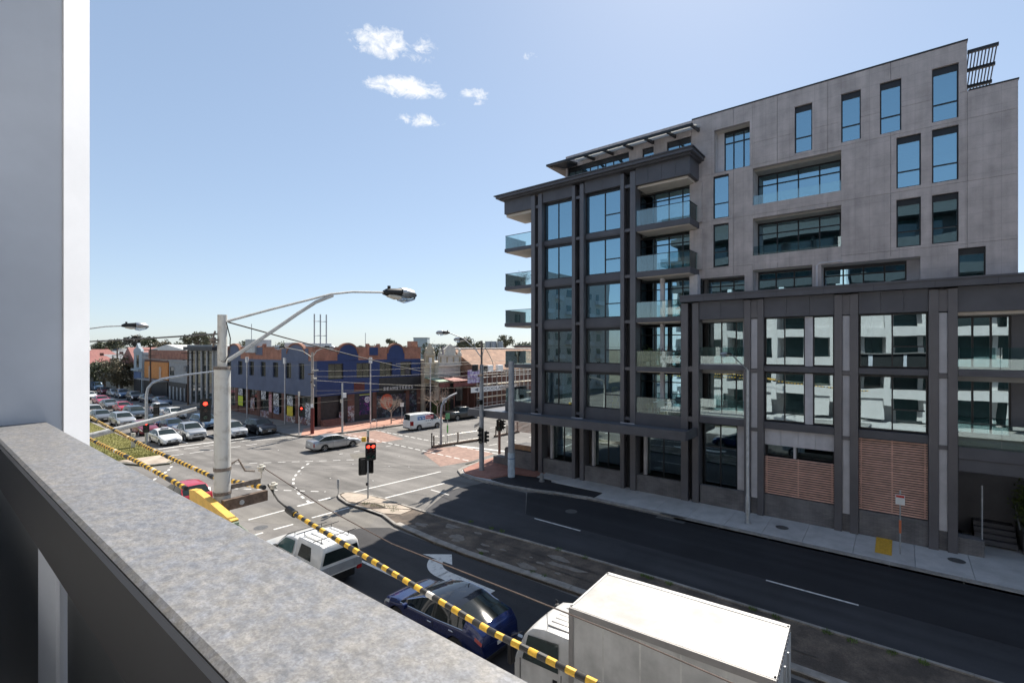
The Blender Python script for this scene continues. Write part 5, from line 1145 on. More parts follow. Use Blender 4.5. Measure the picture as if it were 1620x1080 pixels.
def pl(pts, x):
    if x <= pts[0][0]: return pts[0][1]
    for (a, b), (c, d) in zip(pts[:-1], pts[1:]):
        if x <= c: return b + (d - b) * (x - a) / (c - a) if c > a else d
    return pts[-1][1]
SHAPES = {
 'sedan': dict(L=4.85, W=1.84, fw=.95, rw=3.75, r=.32, top=[(0, .56), (.05, .66), (.3, .77), (.8, .88), (1.42, .98), (2.2, 1.38), (2.5, 1.43), (3.0, 1.45), (3.45, 1.42), (3.7, 1.37), (4.28, 1.07), (4.7, 1.04), (4.81, .98), (4.85, .62)],
     belt=[(0, .58), (.3, .72), (1.4, .92), (4.3, .99), (4.85, .82)], cowl=1.42, rf=2.2, rr=3.7, deck=4.28, pillars=[2.95], w0=.3),
 'hatch': dict(L=4.25, W=1.78, fw=.85, rw=3.45, r=.31, top=[(0, .58), (.05, .7), (.3, .82), (1.15, 1.0), (1.9, 1.43), (2.4, 1.49), (3.3, 1.46), (3.6, 1.42), (4.08, 1.02), (4.2, .9), (4.25, .6)],
     belt=[(0, .6), (.3, .76), (1.15, .95), (4.1, 1.0), (4.25, .8)], cowl=1.15, rf=1.9, rr=3.6, deck=4.08, pillars=[2.65], w0=.3),
 'suv': dict(L=4.7, W=1.88, fw=.92, rw=3.62, r=.37, top=[(0, .68), (.05, .84), (.28, 1.0), (1.2, 1.13), (1.9, 1.6), (2.4, 1.69), (3.6, 1.68), (4.15, 1.62), (4.52, 1.15), (4.66, 1.0), (4.7, .7)],
     belt=[(0, .7), (.3, .92), (1.2, 1.07), (4.5, 1.12), (4.7, .9)], cowl=1.2, rf=1.9, rr=4.15, deck=4.52, pillars=[2.75, 3.6], w0=.34),
 'ute': dict(L=5.25, W=1.88, fw=.95, rw=4.0, r=.39, top=[(0, .74), (.05, .92), (.28, 1.08), (1.3, 1.2), (1.95, 1.68), (2.4, 1.77), (3.2, 1.76), (3.4, 1.7), (3.62, 1.22), (3.7, 1.2), (5.15, 1.2), (5.2, 1.15), (5.25, .75)],
     belt=[(0, .76), (.3, 1.0), (1.3, 1.13), (5.2, 1.14), (5.25, .9)], cowl=1.3, rf=1.95, rr=3.4, deck=3.62, pillars=[2.6], w0=.36),
 'van': dict(L=4.75, W=1.72, fw=.95, rw=3.5, r=.33, top=[(0, .7), (.06, .92), (.35, 1.1), (.62, 1.2), (1.35, 1.82), (1.8, 1.94), (3.0, 1.98), (4.3, 1.95), (4.6, 1.9), (4.69, 1.25), (4.72, 1.1), (4.75, .6)],
     belt=[(0, .72), (.4, 1.02), (.7, 1.12), (4.69, 1.14), (4.75, .9)], cowl=.62, rf=1.35, rr=4.6, deck=4.69, pillars=[], w0=.3, side=[(.62, 1.35), (1.35, 1.85)]),
 'mpv': dict(L=4.85, W=1.88, fw=.95, rw=3.8, r=.34, top=[(0, .62), (.05, .78), (.3, .92), (.95, 1.05), (1.85, 1.58), (2.4, 1.68), (3.8, 1.68), (4.4, 1.6), (4.7, 1.1), (4.8, .95), (4.85, .65)],
     belt=[(0, .66), (.3, .85), (.95, 1.0), (4.7, 1.06), (4.85, .85)], cowl=.95, rf=1.85, rr=4.4, deck=4.7, pillars=[2.6, 3.6], w0=.32),
 'crossover': dict(L=5.0, W=2.0, fw=.95, rw=3.9, r=.39, top=[(0, .66), (.05, .8), (.25, .92), (.6, 1.0), (1.1, 1.06), (1.6, 1.28), (2.1, 1.5), (2.55, 1.62), (3.0, 1.65), (3.5, 1.625), (3.75, 1.575), (4.72, 1.262), (4.85, 1.17), (4.95, 1.04), (5.0, .66)],
     belt=[(0, .68), (.25, .86), (1.1, 1.0), (3, 1.04), (4.2, 1.12), (4.7, 1.1), (5.0, .9)], cowl=1.1, rf=2.1, rr=3.75, deck=4.72, pillars=[2.85], w0=.34, sideend=4.2),
}
_wheel = {}
def wheel_mesh(r):
    if r in _wheel: return _wheel[r]
    t = MB(); w = .11
    t.lathe([(r * .64, -w), (r * .9, -w), (r * .98, -w * .8), (r, -w * .45), (r, w * .45), (r * .98, w * .8), (r * .9, w), (r * .64, w)], 24, axis='y')
    me = t.build('wheel', m_tyre, None, True); rim = MB()
    rim.lathe([(r * .64, -w * .95), (r * .66, w * .96), (r * .6, w * .85), (r * .56, w * .4)], 24, axis='y'); rim.lathe([(0, w * .55), (r * .15, w * .6), (r * .17, w * .4), (r * .58, -w * .2)], 20, 1, axis='y')
    for k in range(5):
        a = 2 * math.pi * k / 5; rim.obox((r * .36 * math.cos(a), w * .58, r * .36 * math.sin(a)), r * .5, .03, r * .15, 0, 0, 0, -a)
    rm = rim.build('rim', [m_rim, m_inner], None, True)
    _wheel[r] = (me.data, rm.data); bpy.data.objects.remove(me); bpy.data.objects.remove(rm); return _wheel[r]

def make_car(shape, pmat, label, loc, rz, cat='car', group=None, name='parked_car', glass=None, roof_mat=None, lights=False, chrome=False, no_body_z=0, detail=True, L=None):
    S = SHAPES[shape]; L_ = S['L']; W = S['W']; r = S['r']; top = S['top']; belt = S['belt']
    c = thing(name, label, cat, (loc[0], loc[1], 0), rz, group)
    fwd, rwd = S['fw'], S['rw']
    ra = r * 1.16
    xs = {0, L_}
    xs |= {p[0] for p in top} | {S['cowl'], S['rf'], S['rr'], S['deck']}
    for wc in (fwd, rwd):
        for k in range(9): xs.add(round(wc - ra * math.cos(math.pi * k / 8), 3))
    for p in S['pillars']: xs |= {p - .045, p + .045}
    if S.get('side'): xs |= {q for s in S['side'] for q in s}
    if S.get('sideend'): xs |= {S['sideend']}
    xs = sorted(xs); out = [xs[0]]
    for x in xs[1:]:
        if x - out[-1] > .012: out.append(x)
    xs = out; w0 = S['w0']
    def section(d):
        e = min(d, L_ - d); tp = pl(top, d); hw = W / 2 * (1 - .17 * max(0, 1 - d / .55) ** 2.2 - .12 * max(0, 1 - (L_ - d) / .5) ** 2.2)
        bl = min(pl(belt, d), tp - .02); zb = w0 - .1 + .07 * max(0, 1 - e / .4) ** 1.5
        az = -1
        for wc in (fwd, rwd):
            if abs(d - wc) < ra: az = r + math.sqrt(max(0, ra * ra - (d - wc) ** 2)) * .98
        cab = max(0, min(1, (tp - bl - .12) / .25))
        zm = zb + (bl - zb) * .45
        cols = [(.84 * hw, zb), (.965 * hw, zb + .1), (1.0 * hw, zm), (.99 * hw, bl - .09), (.955 * hw, bl)]
        y5 = (.90 - .13 * cab) * hw; y6 = (.84 - .15 * cab) * hw
        cols += [(y5, tp - .055 * cab - .012), (y6, tp - .022 * cab - .004), (.40 * hw, tp + .008), (0, tp + .014)]
        res = []
        for i, (y, z) in enumerate(cols):
            if az > 0 and i < 4: z = max(z, min(az, bl - .05 + i * .012)) if i < 3 else max(z, min(az, bl - .015))
            res.append((y, z))
        return res
    secs = [section(d) for d in xs]; n = 9
    V = []
    for d, s in zip(xs, secs):
        x = L_ / 2 - d
        V += [(x, y, z) for y, z in s] + [(x, -y, z) for y, z in s[:-1]]      # 17 per station: 0..8 left, 9..16 right cols 0..7
    def idx(i, k, side): return i * 17 + (k if side > 0 or k == 8 else 9 + k)
    parts = {}
    def put(key, f): parts.setdefault(key, []).append(f)
    side_rng = S.get('side') or [(S['cowl'], S.get('sideend', S['deck']))]
    for i in range(len(xs) - 1):
        dm = (xs[i] + xs[i + 1]) / 2
        for side in (1, -1):
            for k in range(8):
                f = (idx(i, k, side), idx(i + 1, k, side), idx(i + 1, k + 1, side), idx(i, k + 1, side))
                f = tuple(dict.fromkeys(f))
                if side > 0: f = tuple(reversed(f))
                key = 'body'
                if k >= 6 and S['cowl'] < dm < S['rf']: key = 'windscreen'
                elif k >= 6 and S['rr'] < dm < S['deck']: key = 'rear_window'
                elif k == 4 and any(a < dm < b for a, b in side_rng):
                    pil = [p for p in S['pillars'] if abs(dm - p) < .05]
                    if pil: key = ('pillar', side, pil[0])
                    else:
                        j = sum(1 for p in S['pillars'] if dm > p); key = ('side_window', side, j)
                elif (k == 3 or (k == 2 and shape in ('van', 'ute', 'suv', 'mpv'))) and .04 < dm < .42: key = ('headlight', side)
                elif (k == 3 or (k == 2 and shape in ('van', 'suv', 'sedan', 'hatch'))) and L_ - .34 < dm < L_ - .035: key = ('tail_light', side)
                elif k >= 6 and roof_mat and S['rf'] < dm < S['rr']: key = 'roof_glass'
                put(key, f)
    # end caps
    put('body', tuple([idx(0, k, 1) for k in range(9)] + [idx(0, k, -1) for k in range(7, -1, -1)]))
    e = len(xs) - 1
    put('body', tuple(reversed([idx(e, k, 1) for k in range(9)] + [idx(e, k, -1) for k in range(7, -1, -1)])))
    for i in range(len(xs) - 1): put('body', (idx(i, 0, 1), idx(i, 0, -1), idx(i + 1, 0, -1), idx(i + 1, 0, 1)))
    def emit(name, faces, mat):
        used = sorted({v for f in faces for v in f}); mp = {v: q for q, v in enumerate(used)}
        mb = MB(); mb.add([V[v] for v in used], [tuple(mp[v] for v in f) for f in faces]); return mb.build(name, mat, c, True, local=True, ang=38)
    body = emit('body', parts.pop('body'), pmat)
    for key, fs in parts.items():
        if key[0] == 'pillar': emit('pillar', fs, m_trim)
        elif key == 'roof_glass': emit('roof_glass', fs, roof_mat)
        elif isinstance(key, str): emit(key, fs, glass or m_carglass)
        elif key[0] == 'side_window': emit('side_window', fs, glass or m_carglass)
        elif key[0] == 'headlight': emit('headlight', fs, m_head)
        else: emit('tail_light', fs, m_tail)
    # underbody, wheels, grille, plates, mirrors
    mb = MB(); mb.box(-L_ / 2 + .35, L_ / 2 - .35, -W / 2 * .8, W / 2 * .8, .16, .62); mb.build('underbody', m_inner, c, local=True)
    tm, rm = wheel_mesh(r)
    for wc in (fwd, rwd):
        for s in (1, -1):
            w = bpy.data.objects.new('wheel', tm); col.objects.link(w); w.parent = c; w.location = (L_ / 2 - wc, s * (W / 2 - .12), r); w.rotation_euler = (0, 0, 0 if s > 0 else math.pi)
            q = bpy.data.objects.new('rim', rm); col.objects.link(q); q.parent = w
    f0 = pl(top, 0); zf = pl(belt, .05)
    mb = MB(); mb.bbox(L_ / 2 - .12, L_ / 2 + .012, -.42, .42, zf - .18, zf - .03, .01); g_ = mb.build('grille', m_trim, c, local=True)
    mb = MB(); mb.box(L_ / 2 + .0125, L_ / 2 + .02, -.4, .4, zf - .065, zf - .045); mb.box(L_ / 2 + .0125, L_ / 2 + .02, -.05, .05, zf - .13, zf - .066); mb.build('chrome_bar', m_chrome, g_, local=True)
    mb = MB(); mb.bbox(L_ / 2 - .1, L_ / 2 + .008, -.55, .55, w0 - .02, w0 + .1, .01); mb.build('lower_intake', m_trim, c, local=True)
    mb = MB(); mb.box(L_ / 2 + .009, L_ / 2 + .02, -.19, .19, w0 + .11, w0 + .21); mb.build('number_plate', m_plate, c, local=True)
    mb = MB(); mb.box(-L_ / 2 - .015, -L_ / 2 + .02, -.19, .19, .62, .73); mb.build('number_plate', m_plate, c, local=True)
    mb = MB(); mb.bbox(-L_ / 2 - .01, -L_ / 2 + .2, -W * .4, W * .4, w0 - .04, w0 + .1, .01); mb.build('rear_bumper_trim', m_trim, c, local=True)
    for s in (1, -1):
        x = L_ / 2 - S['cowl'] - .42; z = pl(belt, S['cowl']) + .06
        mb = MB(); mb.bbox(x - .07, x + .07, min(s * W * .5, s * (W * .5 + .2)), max(s * W * .5, s * (W * .5 + .2)), z - .06, z + .09, .025); mb.build('mirror', pmat, c, local=True)
    if detail:
        for s in (1, -1):
            for d in (S['pillars'][0] - .18, S['pillars'][0] + .85) if S['pillars'] else (1.9,):
                x = L_ / 2 - d; mb = MB(); mb.bbox(x - .1, x + .1, s * W * .495 - .02, s * W * .495 + .02, pl(belt, d) - .16, pl(belt, d) - .125, .008); mb.build('door_handle', m_chrome if chrome else pmat, c, local=True)
            for d in ([S['cowl'] + .18] + S['pillars'] + ([S['pillars'][-1] + 1.0] if len(S['pillars']) == 1 else [])):
                x = L_ / 2 - d; hb = pl(belt, d); ysid = s * W * .5
                if abs(d - rwd) < ra + .02 or abs(d - fwd) < ra: continue
                mb = MB(); mb.box(x - .006, x + .006, ysid - .012 * s, ysid + .0015 * s, w0 + .05, hb - .1); mb.build('door_seam', m_inner, c, local=True)
    if chrome:
        for s in (1, -1):
            mb = MB(); path = [(L_ / 2 - d, s * section(d)[4][0] * 1.005, section(d)[4][1] + .004) for d in xs if S['cowl'] - .1 <= d <= S.get('sideend', S['deck']) + .01]
            mb.tube(path, .013, 6); path = [(L_ / 2 - d, s * section(d)[5][0] * 1.012, section(d)[5][1] - .004) for d in xs if S['cowl'] + .3 <= d <= S.get('sideend', S['deck']) + .01]
            mb.tube(path, .012, 6); mb.build('window_trim', m_chrome, c, local=True)
    c['_L'] = L_
    return c
SOUTH = R(-90)
def queue(shape, p, x, yf, label, group='cars queued or parked up the far street', name='queued_car', **k):
    return make_car(shape, PT[p], label, (x, yf + SHAPES[shape]['L'] / 2), SOUTH + R(rnd.uniform(-1.2, 1.2)), group=group, name=name, **k)
taxi = queue('sedan', 'white', 16.4, 56.2, 'white taxi sedan with a roof sign first at the stop line')
mb = MB(); mb.bbox(-.2, .12, -.32, .32, 1.44, 1.6, .04); mb.build('roof_sign', M('taxi_sign', (.45, .45, .5), .5), taxi, local=True)
for s in (1, -1): mb = MB(); mb.box(-1.6, 1.1, s * .923 - .004, s * .923 + .004, .72, .76); mb.build('side_stripe', m_trim, taxi, local=True)
queue('ute', 'silver', 18.85, 56.9, 'silver dual cab utility stopped beside the taxi')
queue('mpv', 'silver', 22.3, 55.3, 'silver people mover partly behind the near white pole')
queue('suv', 'black', 25.07, 54.5, 'black sport utility car in the kerb lane at the stop line')
queue('hatch', 'maroon', 16.7, 64.6, 'maroon hatchback behind the taxi')
queue('hatch', 'navy', 19.25, 63.8, 'dark blue hatchback behind the silver utility')
queue('sedan', 'navy', 19.4, 69.6, 'navy sedan third in the middle lane')
queue('suv', 'steel', 22.5, 63.6, 'steel blue sport utility car behind the people mover')
queue('suv', 'silver', 16.75, 73.6, 'silver four wheel drive with dark grille beside the grassy median')
queue('hatch', 'white', 23.0, 75.9, 'small white hatchback in the lane right of the navy sedan')
queue('suv', 'white', 23.2, 81.9, 'white four wheel drive with roof rails under the curved mast arm')
queue('mpv', 'teal', 19.7, 80.6, 'slate grey wagon right of the silver four wheel drive')
queue('hatch', 'grey', 16.0, 80.6, 'dark grey hatchback behind the silver four wheel drive')
queue('suv', 'beige', 16.3, 86.4, 'champagne four wheel drive at the left edge of the queue')
queue('hatch', 'red', 20.5, 90.5, 'red hatchback ahead of the slate car in the middle lane')
queue('sedan', 'grey', 20.3, 97, 'dark grey sedan between the two red cars')
queue('sedan', 'pink', 20.9, 105.5, 'crimson sedan higher up the middle lane')
queue('sedan', 'white', 21.4, 117.5, 'white sedan cut by the blade wall edge at far left')
queue('hatch', 'maroon', 25.9, 129, 'dark red hatchback at the top of the street')
queue('van', 'steel', 26.9, 141, 'steel blue van farthest up the street')
queue('sedan', 'silver', 26.1, 121.5, 'silver sedan parked farthest along the right kerb')
queue('suv', 'steel', 26.1, 115.8, 'pale blue wagon parked along the right kerb')
queue('suv', 'black', 26.3, 108.5, 'black wagon parked along the right kerb')
queue('hatch', 'teal', 26.7, 102.6, 'slate hatchback parked along the right kerb')
queue('sedan', 'steel', 27.0, 95.5, 'blue sedan parked nearest along the right kerb')
sd = make_car('sedan', PT['silver'], 'silver sedan turning across the middle of the intersection', (25.75, 42.7), R(-5), name='silver_sedan')
vn = make_car('van', PT['white'], 'white delivery van with blue and red side lettering', (38.75, 44.7), R(-7), cat='van', name='delivery_van')
m_vblue = M('decal_blue', (.03, .16, .45), .4); m_vred = M('decal_red', (.5, .05, .07), .4); m_txtw = M('decal_white', (.8, .8, .8), .5); m_txtg = M('decal_grey', (.12, .13, .17), .5)
mb = MB(); mb.box(-1.35, -.32, -.853, -.846, 1.22, 1.62); mb.build('blue_panel', m_vblue, vn, local=True)
mb = MB(); mb.box(-.22, .85, -.853, -.846, 1.28, 1.66); mb.build('red_panel', m_vred, vn, local=True)
def local_text(txt, size, mat, par, loc, rot, width=None, bold=0.0):
    o = text_obj(txt, size, mat, par, loc, rot, width=width, bold=bold); o.location = loc; return o
local_text('Yip Yap', .3, m_txtw, vn, (-.84, -.858, 1.42), FACE_MY, .88, .006); local_text('Removals', .24, m_txtw, vn, (.31, -.858, 1.47), FACE_MY, .92, .004)

for k, w_ in enumerate((.16, .14, .2, .22)):
    mb = MB(); x = -.25 + k * .29; mb.box(x, x + w_, -.866, -.862, 1.02, 1.09); mb.build('small_print', m_txtg, vn, local=True)
mb = MB(); mb.cyl((0, 0, 0), .13, .01, 16); o = mb.build('rear_emblem', m_txtg, vn, local=True); o.location = (-2.375, .25, 1.55); o.rotation_euler = (0, R(-82), 0)
mb = MB(); mb.box(-.1, .45, -.862, -.855, .68, .72); mb.build('side_moulding', m_trim, vn, local=True)
make_car('ute', PT['black'], 'black utility parked by the dark shopfront beyond the van', (47.2, 46.6), R(-8), name='parked_utility')
red = make_car('hatch', PT['red'], 'bright red hatchback half hidden behind the balcony ledge', (10.75, 34.6), R(90), name='red_hatchback')
m_pano = M('panoramic_glass', (.008, .011, .018), .03, var=.1, spec=.6)
bl = make_car('crossover', PT['blue'], 'glossy dark blue coupe shaped car with chrome window trim in the near lane', (11.5, 12.05), R(90), name='blue_car', glass=M('sleek_glass', (.01, .014, .016), .025, var=.1, spec=.5), roof_mat=m_pano, chrome=True); bl.scale = (.965, .965, .965)

# white utility with a fibreglass canopy and roof bars
ut = thing('canopy_utility', 'white utility with a tall windowed canopy and black roof bars', 'utility', (10.85, 19.9, 0), R(90))
S = SHAPES['ute']
def loft_body(name, secs, mat, parent, ang=40, cap=True):
    """secs: list of (x, [(y, z)...]) symmetric half sections from sill to centre"""
    n = len(secs[0][1]); mb = MB(); vs = []
    for x, s in secs: vs += [(x, y, z) for y, z in s] + [(x, -y, z) for y, z in reversed(s[:-1])]
    m = 2 * n - 1; fs = []
    for i in range(len(secs) - 1): fs += [(i * m + k, i * m + k + 1, (i + 1) * m + k + 1, (i + 1) * m + k) for k in range(m - 1)] + [(i * m + m - 1, i * m, (i + 1) * m, (i + 1) * m + m - 1)]
    if cap: fs += [tuple(reversed(range(m))), tuple(range((len(secs) - 1) * m, len(secs) * m))]
    mb.add(vs, fs); return mb.build(name, mat, parent, True, local=True, ang=ang)
wp = PT['white']
def sec(w, zb, belt, top, tum): return [(w * .9, zb), (w, zb + .15), (w, belt - .1), (w * .975, belt), (w * tum, top - .08), (w * (tum - .07), top - .02), (w * .35, top), (0, top + .005)]
loft_body('cab', [(2.6, sec(.72, .5, .8, .84, .93)), (2.52, sec(.82, .45, .92, .98, .93)), (2.2, sec(.9, .42, 1.04, 1.1, .92)), (1.3, sec(.92, .42, 1.13, 1.2, .92)), (.62, sec(.92, .42, 1.15, 1.7, .78)), (.2, sec(.92, .42, 1.15, 1.77, .78)), (-.35, sec(.92, .42, 1.15, 1.76, .78)), (-.42, sec(.91, .42, 1.15, 1.74, .78))], wp, ut)
for s in (1, -1):
    mb = MB(); mb.add([(1.05, s * .905, 1.2), (.6, s * .74, 1.62), (-.2, s * .74, 1.66), (-.25, s * .915, 1.19)], [(0, 1, 2, 3) if s > 0 else (3, 2, 1, 0)]); mb.v = [(v[0], v[1] + .012 * s, v[2]) for v in mb.v]; mb.build('side_window', M('green_glass', (.06, .12, .11), .05, spec=.9, var=.1), ut, local=True)
    mb = MB(); mb.bbox(.85, 1.03, min(s * .95, s * 1.15), max(s * .95, s * 1.15), 1.14, 1.32, .03); mb.build('mirror', m_trim, ut, local=True)
mb = MB(); mb.add([(1.27, .72, 1.23), (1.27, -.72, 1.23), (.66, -.6, 1.69), (.66, .6, 1.69)], [(0, 3, 2, 1)]); mb.v = [(v[0] + .02, v[1], v[2] + .02) for v in mb.v]; mb.build('windscreen', m_carglass, ut, local=True)
def csec(w, zb, top, tw): return [(w, zb), (w, zb + .1), (tw + .015, top - .12), (tw - .05, top - .03), (tw * .5, top), (0, top + .01)]
can = loft_body('canopy', [(-.45, csec(.88, 1.12, 1.84, .74)), (-.52, csec(.91, 1.12, 1.92, .78)), (-2.2, csec(.91, 1.12, 1.95, .79)), (-2.36, csec(.9, 1.12, 1.9, .78)), (-2.42, csec(.89, 1.12, 1.78, .77))], wp, ut)
for k in range(5): y = -.56 + k * .28; mb = MB(); mb.bbox(-2.1, -.65, y - .03, y + .03, 1.945, 1.966, .008); mb.build('roof_rib', wp, can, local=True)
for s in (1, -1):
    q = []
    for x, z in ((-.72, 1.24), (-.86, 1.74), (-1.62, 1.74), (-1.72, 1.24)):
        t = (z - 1.22) / (1.83 - 1.22); q.append((x, s * (.91 + (.795 - .91) * t + .008), z))
    mb = MB(); mb.add(q, [(0, 1, 2, 3) if s > 0 else (3, 2, 1, 0)]); mb.build('canopy_window', m_carglass, can, local=True)
mb = MB(); mb.add([(-2.435, .82, 1.22), (-2.435, -.82, 1.22), (-2.45, -.7, 1.7), (-2.45, .7, 1.7)], [(0, 3, 2, 1)]); mb.v = [(v[0] - .02, v[1], v[2]) for v in mb.v]; mb.build('rear_window', m_carglass, can, local=True)
mb = MB(); mb.bbox(-2.44, -.45, -.95, .95, .72, 1.11, .015); mb.build('tray', wp, ut, local=True)
mb = MB(); mb.box(-2.475, -2.441, -.93, .93, .78, 1.1); tg = mb.build('tailgate', M('tray_grey', (.35, .36, .37), .5, metal=.4, var=.1), ut, local=True)
for y in (-.6, .6): mb = MB(); mb.box(-2.49, -2.476, y - .012, y + .012, .8, 1.09); mb.build('latch', m_galv, tg, local=True)
for x in (-.7, -2.0):
    mb = MB(); mb.tube([(x, -.95, 2.1), (x, .95, 2.1)], .02, 8)
    for y in (-.6, .6): mb.tube([(x, y, 1.93), (x, y, 2.1)], .014, 6)
    mb.build('roof_bar', m_trim, ut, local=True)
mb = MB(); mb.tube([(.1, -.85, 1.92), (.1, .85, 1.92)], .018, 8); mb.tube([(.1, -.6, 1.75), (.1, -.6, 1.92)], .014, 6); mb.tube([(.1, .6, 1.75), (.1, .6, 1.92)], .014, 6); mb.build('roof_bar', m_trim, ut, local=True)
mb = MB(); mb.box(-2.3, 2.2, -.7, .7, .35, .71); mb.build('chassis', m_inner, ut, local=True)
tm, rm = wheel_mesh(.37)
for x in (1.62, -1.45):
    for s in (1, -1):
        w = bpy.data.objects.new('wheel', tm); col.objects.link(w); w.parent = ut; w.location = (x, s * .82, .37); w.rotation_euler = (0, 0, 0 if s > 0 else math.pi); q = bpy.data.objects.new('rim', rm); col.objects.link(q); q.parent = w
for s in (1, -1):
    mb = MB(); mb.box(-2.48, -2.4, s * .82 - .1, s * .82 + .1, .62, .76); mb.build('tail_light', m_tail, ut, local=True)
    mb = MB(); mb.box(2.3, 2.56, s * .66 - .16, s * .66 + .16, .8, .93); mb.build('headlight', m_head, ut, local=True)

# box truck
tk = thing('box_truck', 'white box truck with a grey framed cargo body at bottom right', 'truck', (11.4, 5.0, 0), R(90 + 3))
m_tw = M('truck_white', (.56, .56, .55), .4, var=.0, scale=.9, spec=.4, c2=(.37, .37, .365), lo=.33, hi=.6, streak=.08)
m_tg = M('truck_frame_grey', (.25, .24, .235), .5, var=.1)
m_alu = M('aluminium_trim', (.6, .6, .6), .4, metal=.6, var=.1)
bx0, bx1, bw, bz0, bz1 = -3.1, 1.42, 1.16, 1.0, 3.3
mb = MB()
nx, ny = 14, 8; vs = []
rt_ = random.Random(3)
for i in range(nx + 1):
    for j in range(ny + 1):
        u, v = i / nx, j / ny; e = math.sin(math.pi * u) * math.sin(math.pi * v)
        vs.append((bx0 + .05 + (bx1 - bx0 - .1) * u, -bw + .05 + (2 * bw - .1) * v, bz1 + .008 + e * (.012 * math.sin(9 * u + 2) * math.cos(5 * v) + rt_.uniform(-.004, .004))))
mb.add(vs, [(i * (ny + 1) + j, (i + 1) * (ny + 1) + j, (i + 1) * (ny + 1) + j + 1, i * (ny + 1) + j + 1) for i in range(nx) for j in range(ny)]); mb.build('roof_skin', M('truck_roof', (.42, .415, .40), .4, var=.0, scale=.8, spec=.4, c2=(.27, .265, .255), lo=.35, hi=.62, fine=.05, bscale=70), tk, True, local=True)  # blotchy reflections and dirt put into the roof colour as random tones
mb = MB(); mb.box(bx0 + .03, bx1 - .03, -bw + .03, bw - .03, bz0, bz1 - .015); mb.build('cargo_body', m_tw, tk, local=True)
for s in (1, -1):
    mb = MB(); mb.box(bx0, bx1, min(s * bw, s * (bw - .06)), max(s * bw, s * (bw - .06)), bz1 - .14, bz1 + .014); cr = mb.build('cant_rail', m_tg if s > 0 else m_tw, tk, local=True)
    mb = MB(); mb.box(bx0 + .01, bx1 - .01, s * (bw - .1) - .05, s * (bw - .1) + .05, bz1 + .0145, bz1 + .02); mb.build('roof_edge_strip', m_tw, cr, local=True)
    for k in range(16): mb = MB(); mb.cyl((bx0 + .2 + k * .275, s * (bw - .1), bz1 + .02), .012, .008, 6); mb.build('rivet', m_tg, cr, local=True)
    mb = MB(); mb.box(bx0, bx1, min(s * bw, s * (bw - .05)), max(s * bw, s * (bw - .05)), bz0, bz0 + .14); mb.build('bottom_rail', m_tg, tk, local=True)
    for x in (bx0 + .06, bx1 - .06): mb = MB(); mb.box(x - .06, x + .06, min(s * (bw + .004), s * (bw - .08)), max(s * (bw + .004), s * (bw - .08)), bz0 + .141, bz1 - .141); mb.build('corner_post', m_tg, tk, local=True)
    for k in range(1, 5): x = bx0 + (bx1 - bx0) * k / 5; mb = MB(); mb.box(x - .02, x + .02, s * (bw - .03) - .002, s * (bw - .03) + .002, bz0 + .15, bz1 - .15); mb.build('panel_joint', M('joint_white', (.55, .55, .53), .5), tk, local=True)
for x in (bx0, bx1 - .05): mb = MB(); mb.box(x, x + .05, -bw + .061, bw - .061, bz1 - .1, bz1 + .02); mb.build('end_rail', m_tw, tk, local=True)
for y in (-.56, .56): mb = MB(); mb.box(bx0 - .02, bx0 + .029, y - .54, y + .54, bz0 + .06, bz1 - .12); d_ = mb.build('rear_door', m_tw, tk, local=True); mb = MB(); mb.tube([(bx0 - .05, y * .5, bz0 + .05), (bx0 - .05, y * .5, bz1 - .15)], .018, 6); mb.build('lock_rod', m_galv, d_, local=True)
for k in range(12): mb = MB(); mb.box(bx0 - .015, bx0, -1.0 + k * .18, -.96 + k * .18, bz1 - .09, bz1 - .03); mb.build('hinge_tab', m_tg, tk, local=True)
def tsec(w, zb, belt, top, tum): return [(w, zb), (w, belt - .2), (w * .99, belt), (w * tum, top - .14), (w * (tum - .07), top - .04), (w * .45, top), (0, top + .012)]
loft_body('cab', [(3.22, tsec(.9, .5, 1.2, 1.26, .99)), (3.2, tsec(.95, .5, 1.3, 1.42, .97)), (2.95, tsec(.97, .5, 1.4, 2.02, .92)), (2.7, tsec(.98, .5, 1.4, 2.24, .9)), (2.35, tsec(.98, .5, 1.4, 2.32, .9)), (1.62, tsec(.98, .5, 1.4, 2.33, .9)), (1.5, tsec(.97, .5, 1.4, 2.28, .9))], m_tw, tk)
for k in range(7): y = -.6 + k * .2; mb = MB(); mb.bbox(1.7, 2.35, y - .018, y + .018, 2.318, 2.338, .006); mb.build('roof_rib', m_tg, tk, local=True)
for s in (1, -1):
    mb = MB(); mb.add([(2.92, s * .985, 1.42), (2.78, s * .915, 2.06), (1.85, s * .905, 2.12), (1.82, s * .985, 1.42)], [(0, 1, 2, 3) if s > 0 else (3, 2, 1, 0)]); mb.v = [(v[0], v[1] + .012 * s, v[2]) for v in mb.v]; mb.build('side_window', M('truck_glass', (.02, .035, .035), .04, spec=.9, var=.1), tk, local=True)
    mb = MB(); mb.box(1.85, 1.98, s * .985 - .01, s * .985 + .01, 1.0, 1.22); mb.build('door_handle', m_trim, tk, local=True)
    for x in (1.74, 3.0): mb = MB(); mb.box(x - .008, x + .008, s * .98 - .006, s * .98 + .004, .6, 1.4); mb.build('door_seam', m_inner, tk, local=True)
    mb = MB(); mb.bbox(3.05, 3.2, min(s * 1.1, s * 1.3), max(s * 1.1, s * 1.3), 1.35, 1.85, .03); mr = mb.build('mirror', m_trim, tk, local=True)
    mb = MB(); mb.tube([(2.95, s * .95, 2.1), (3.15, s * 1.15, 2.02), (3.13, s * 1.2, 1.85)], .016, 6); mb.build('mirror_arm', m_trim, mr, local=True)
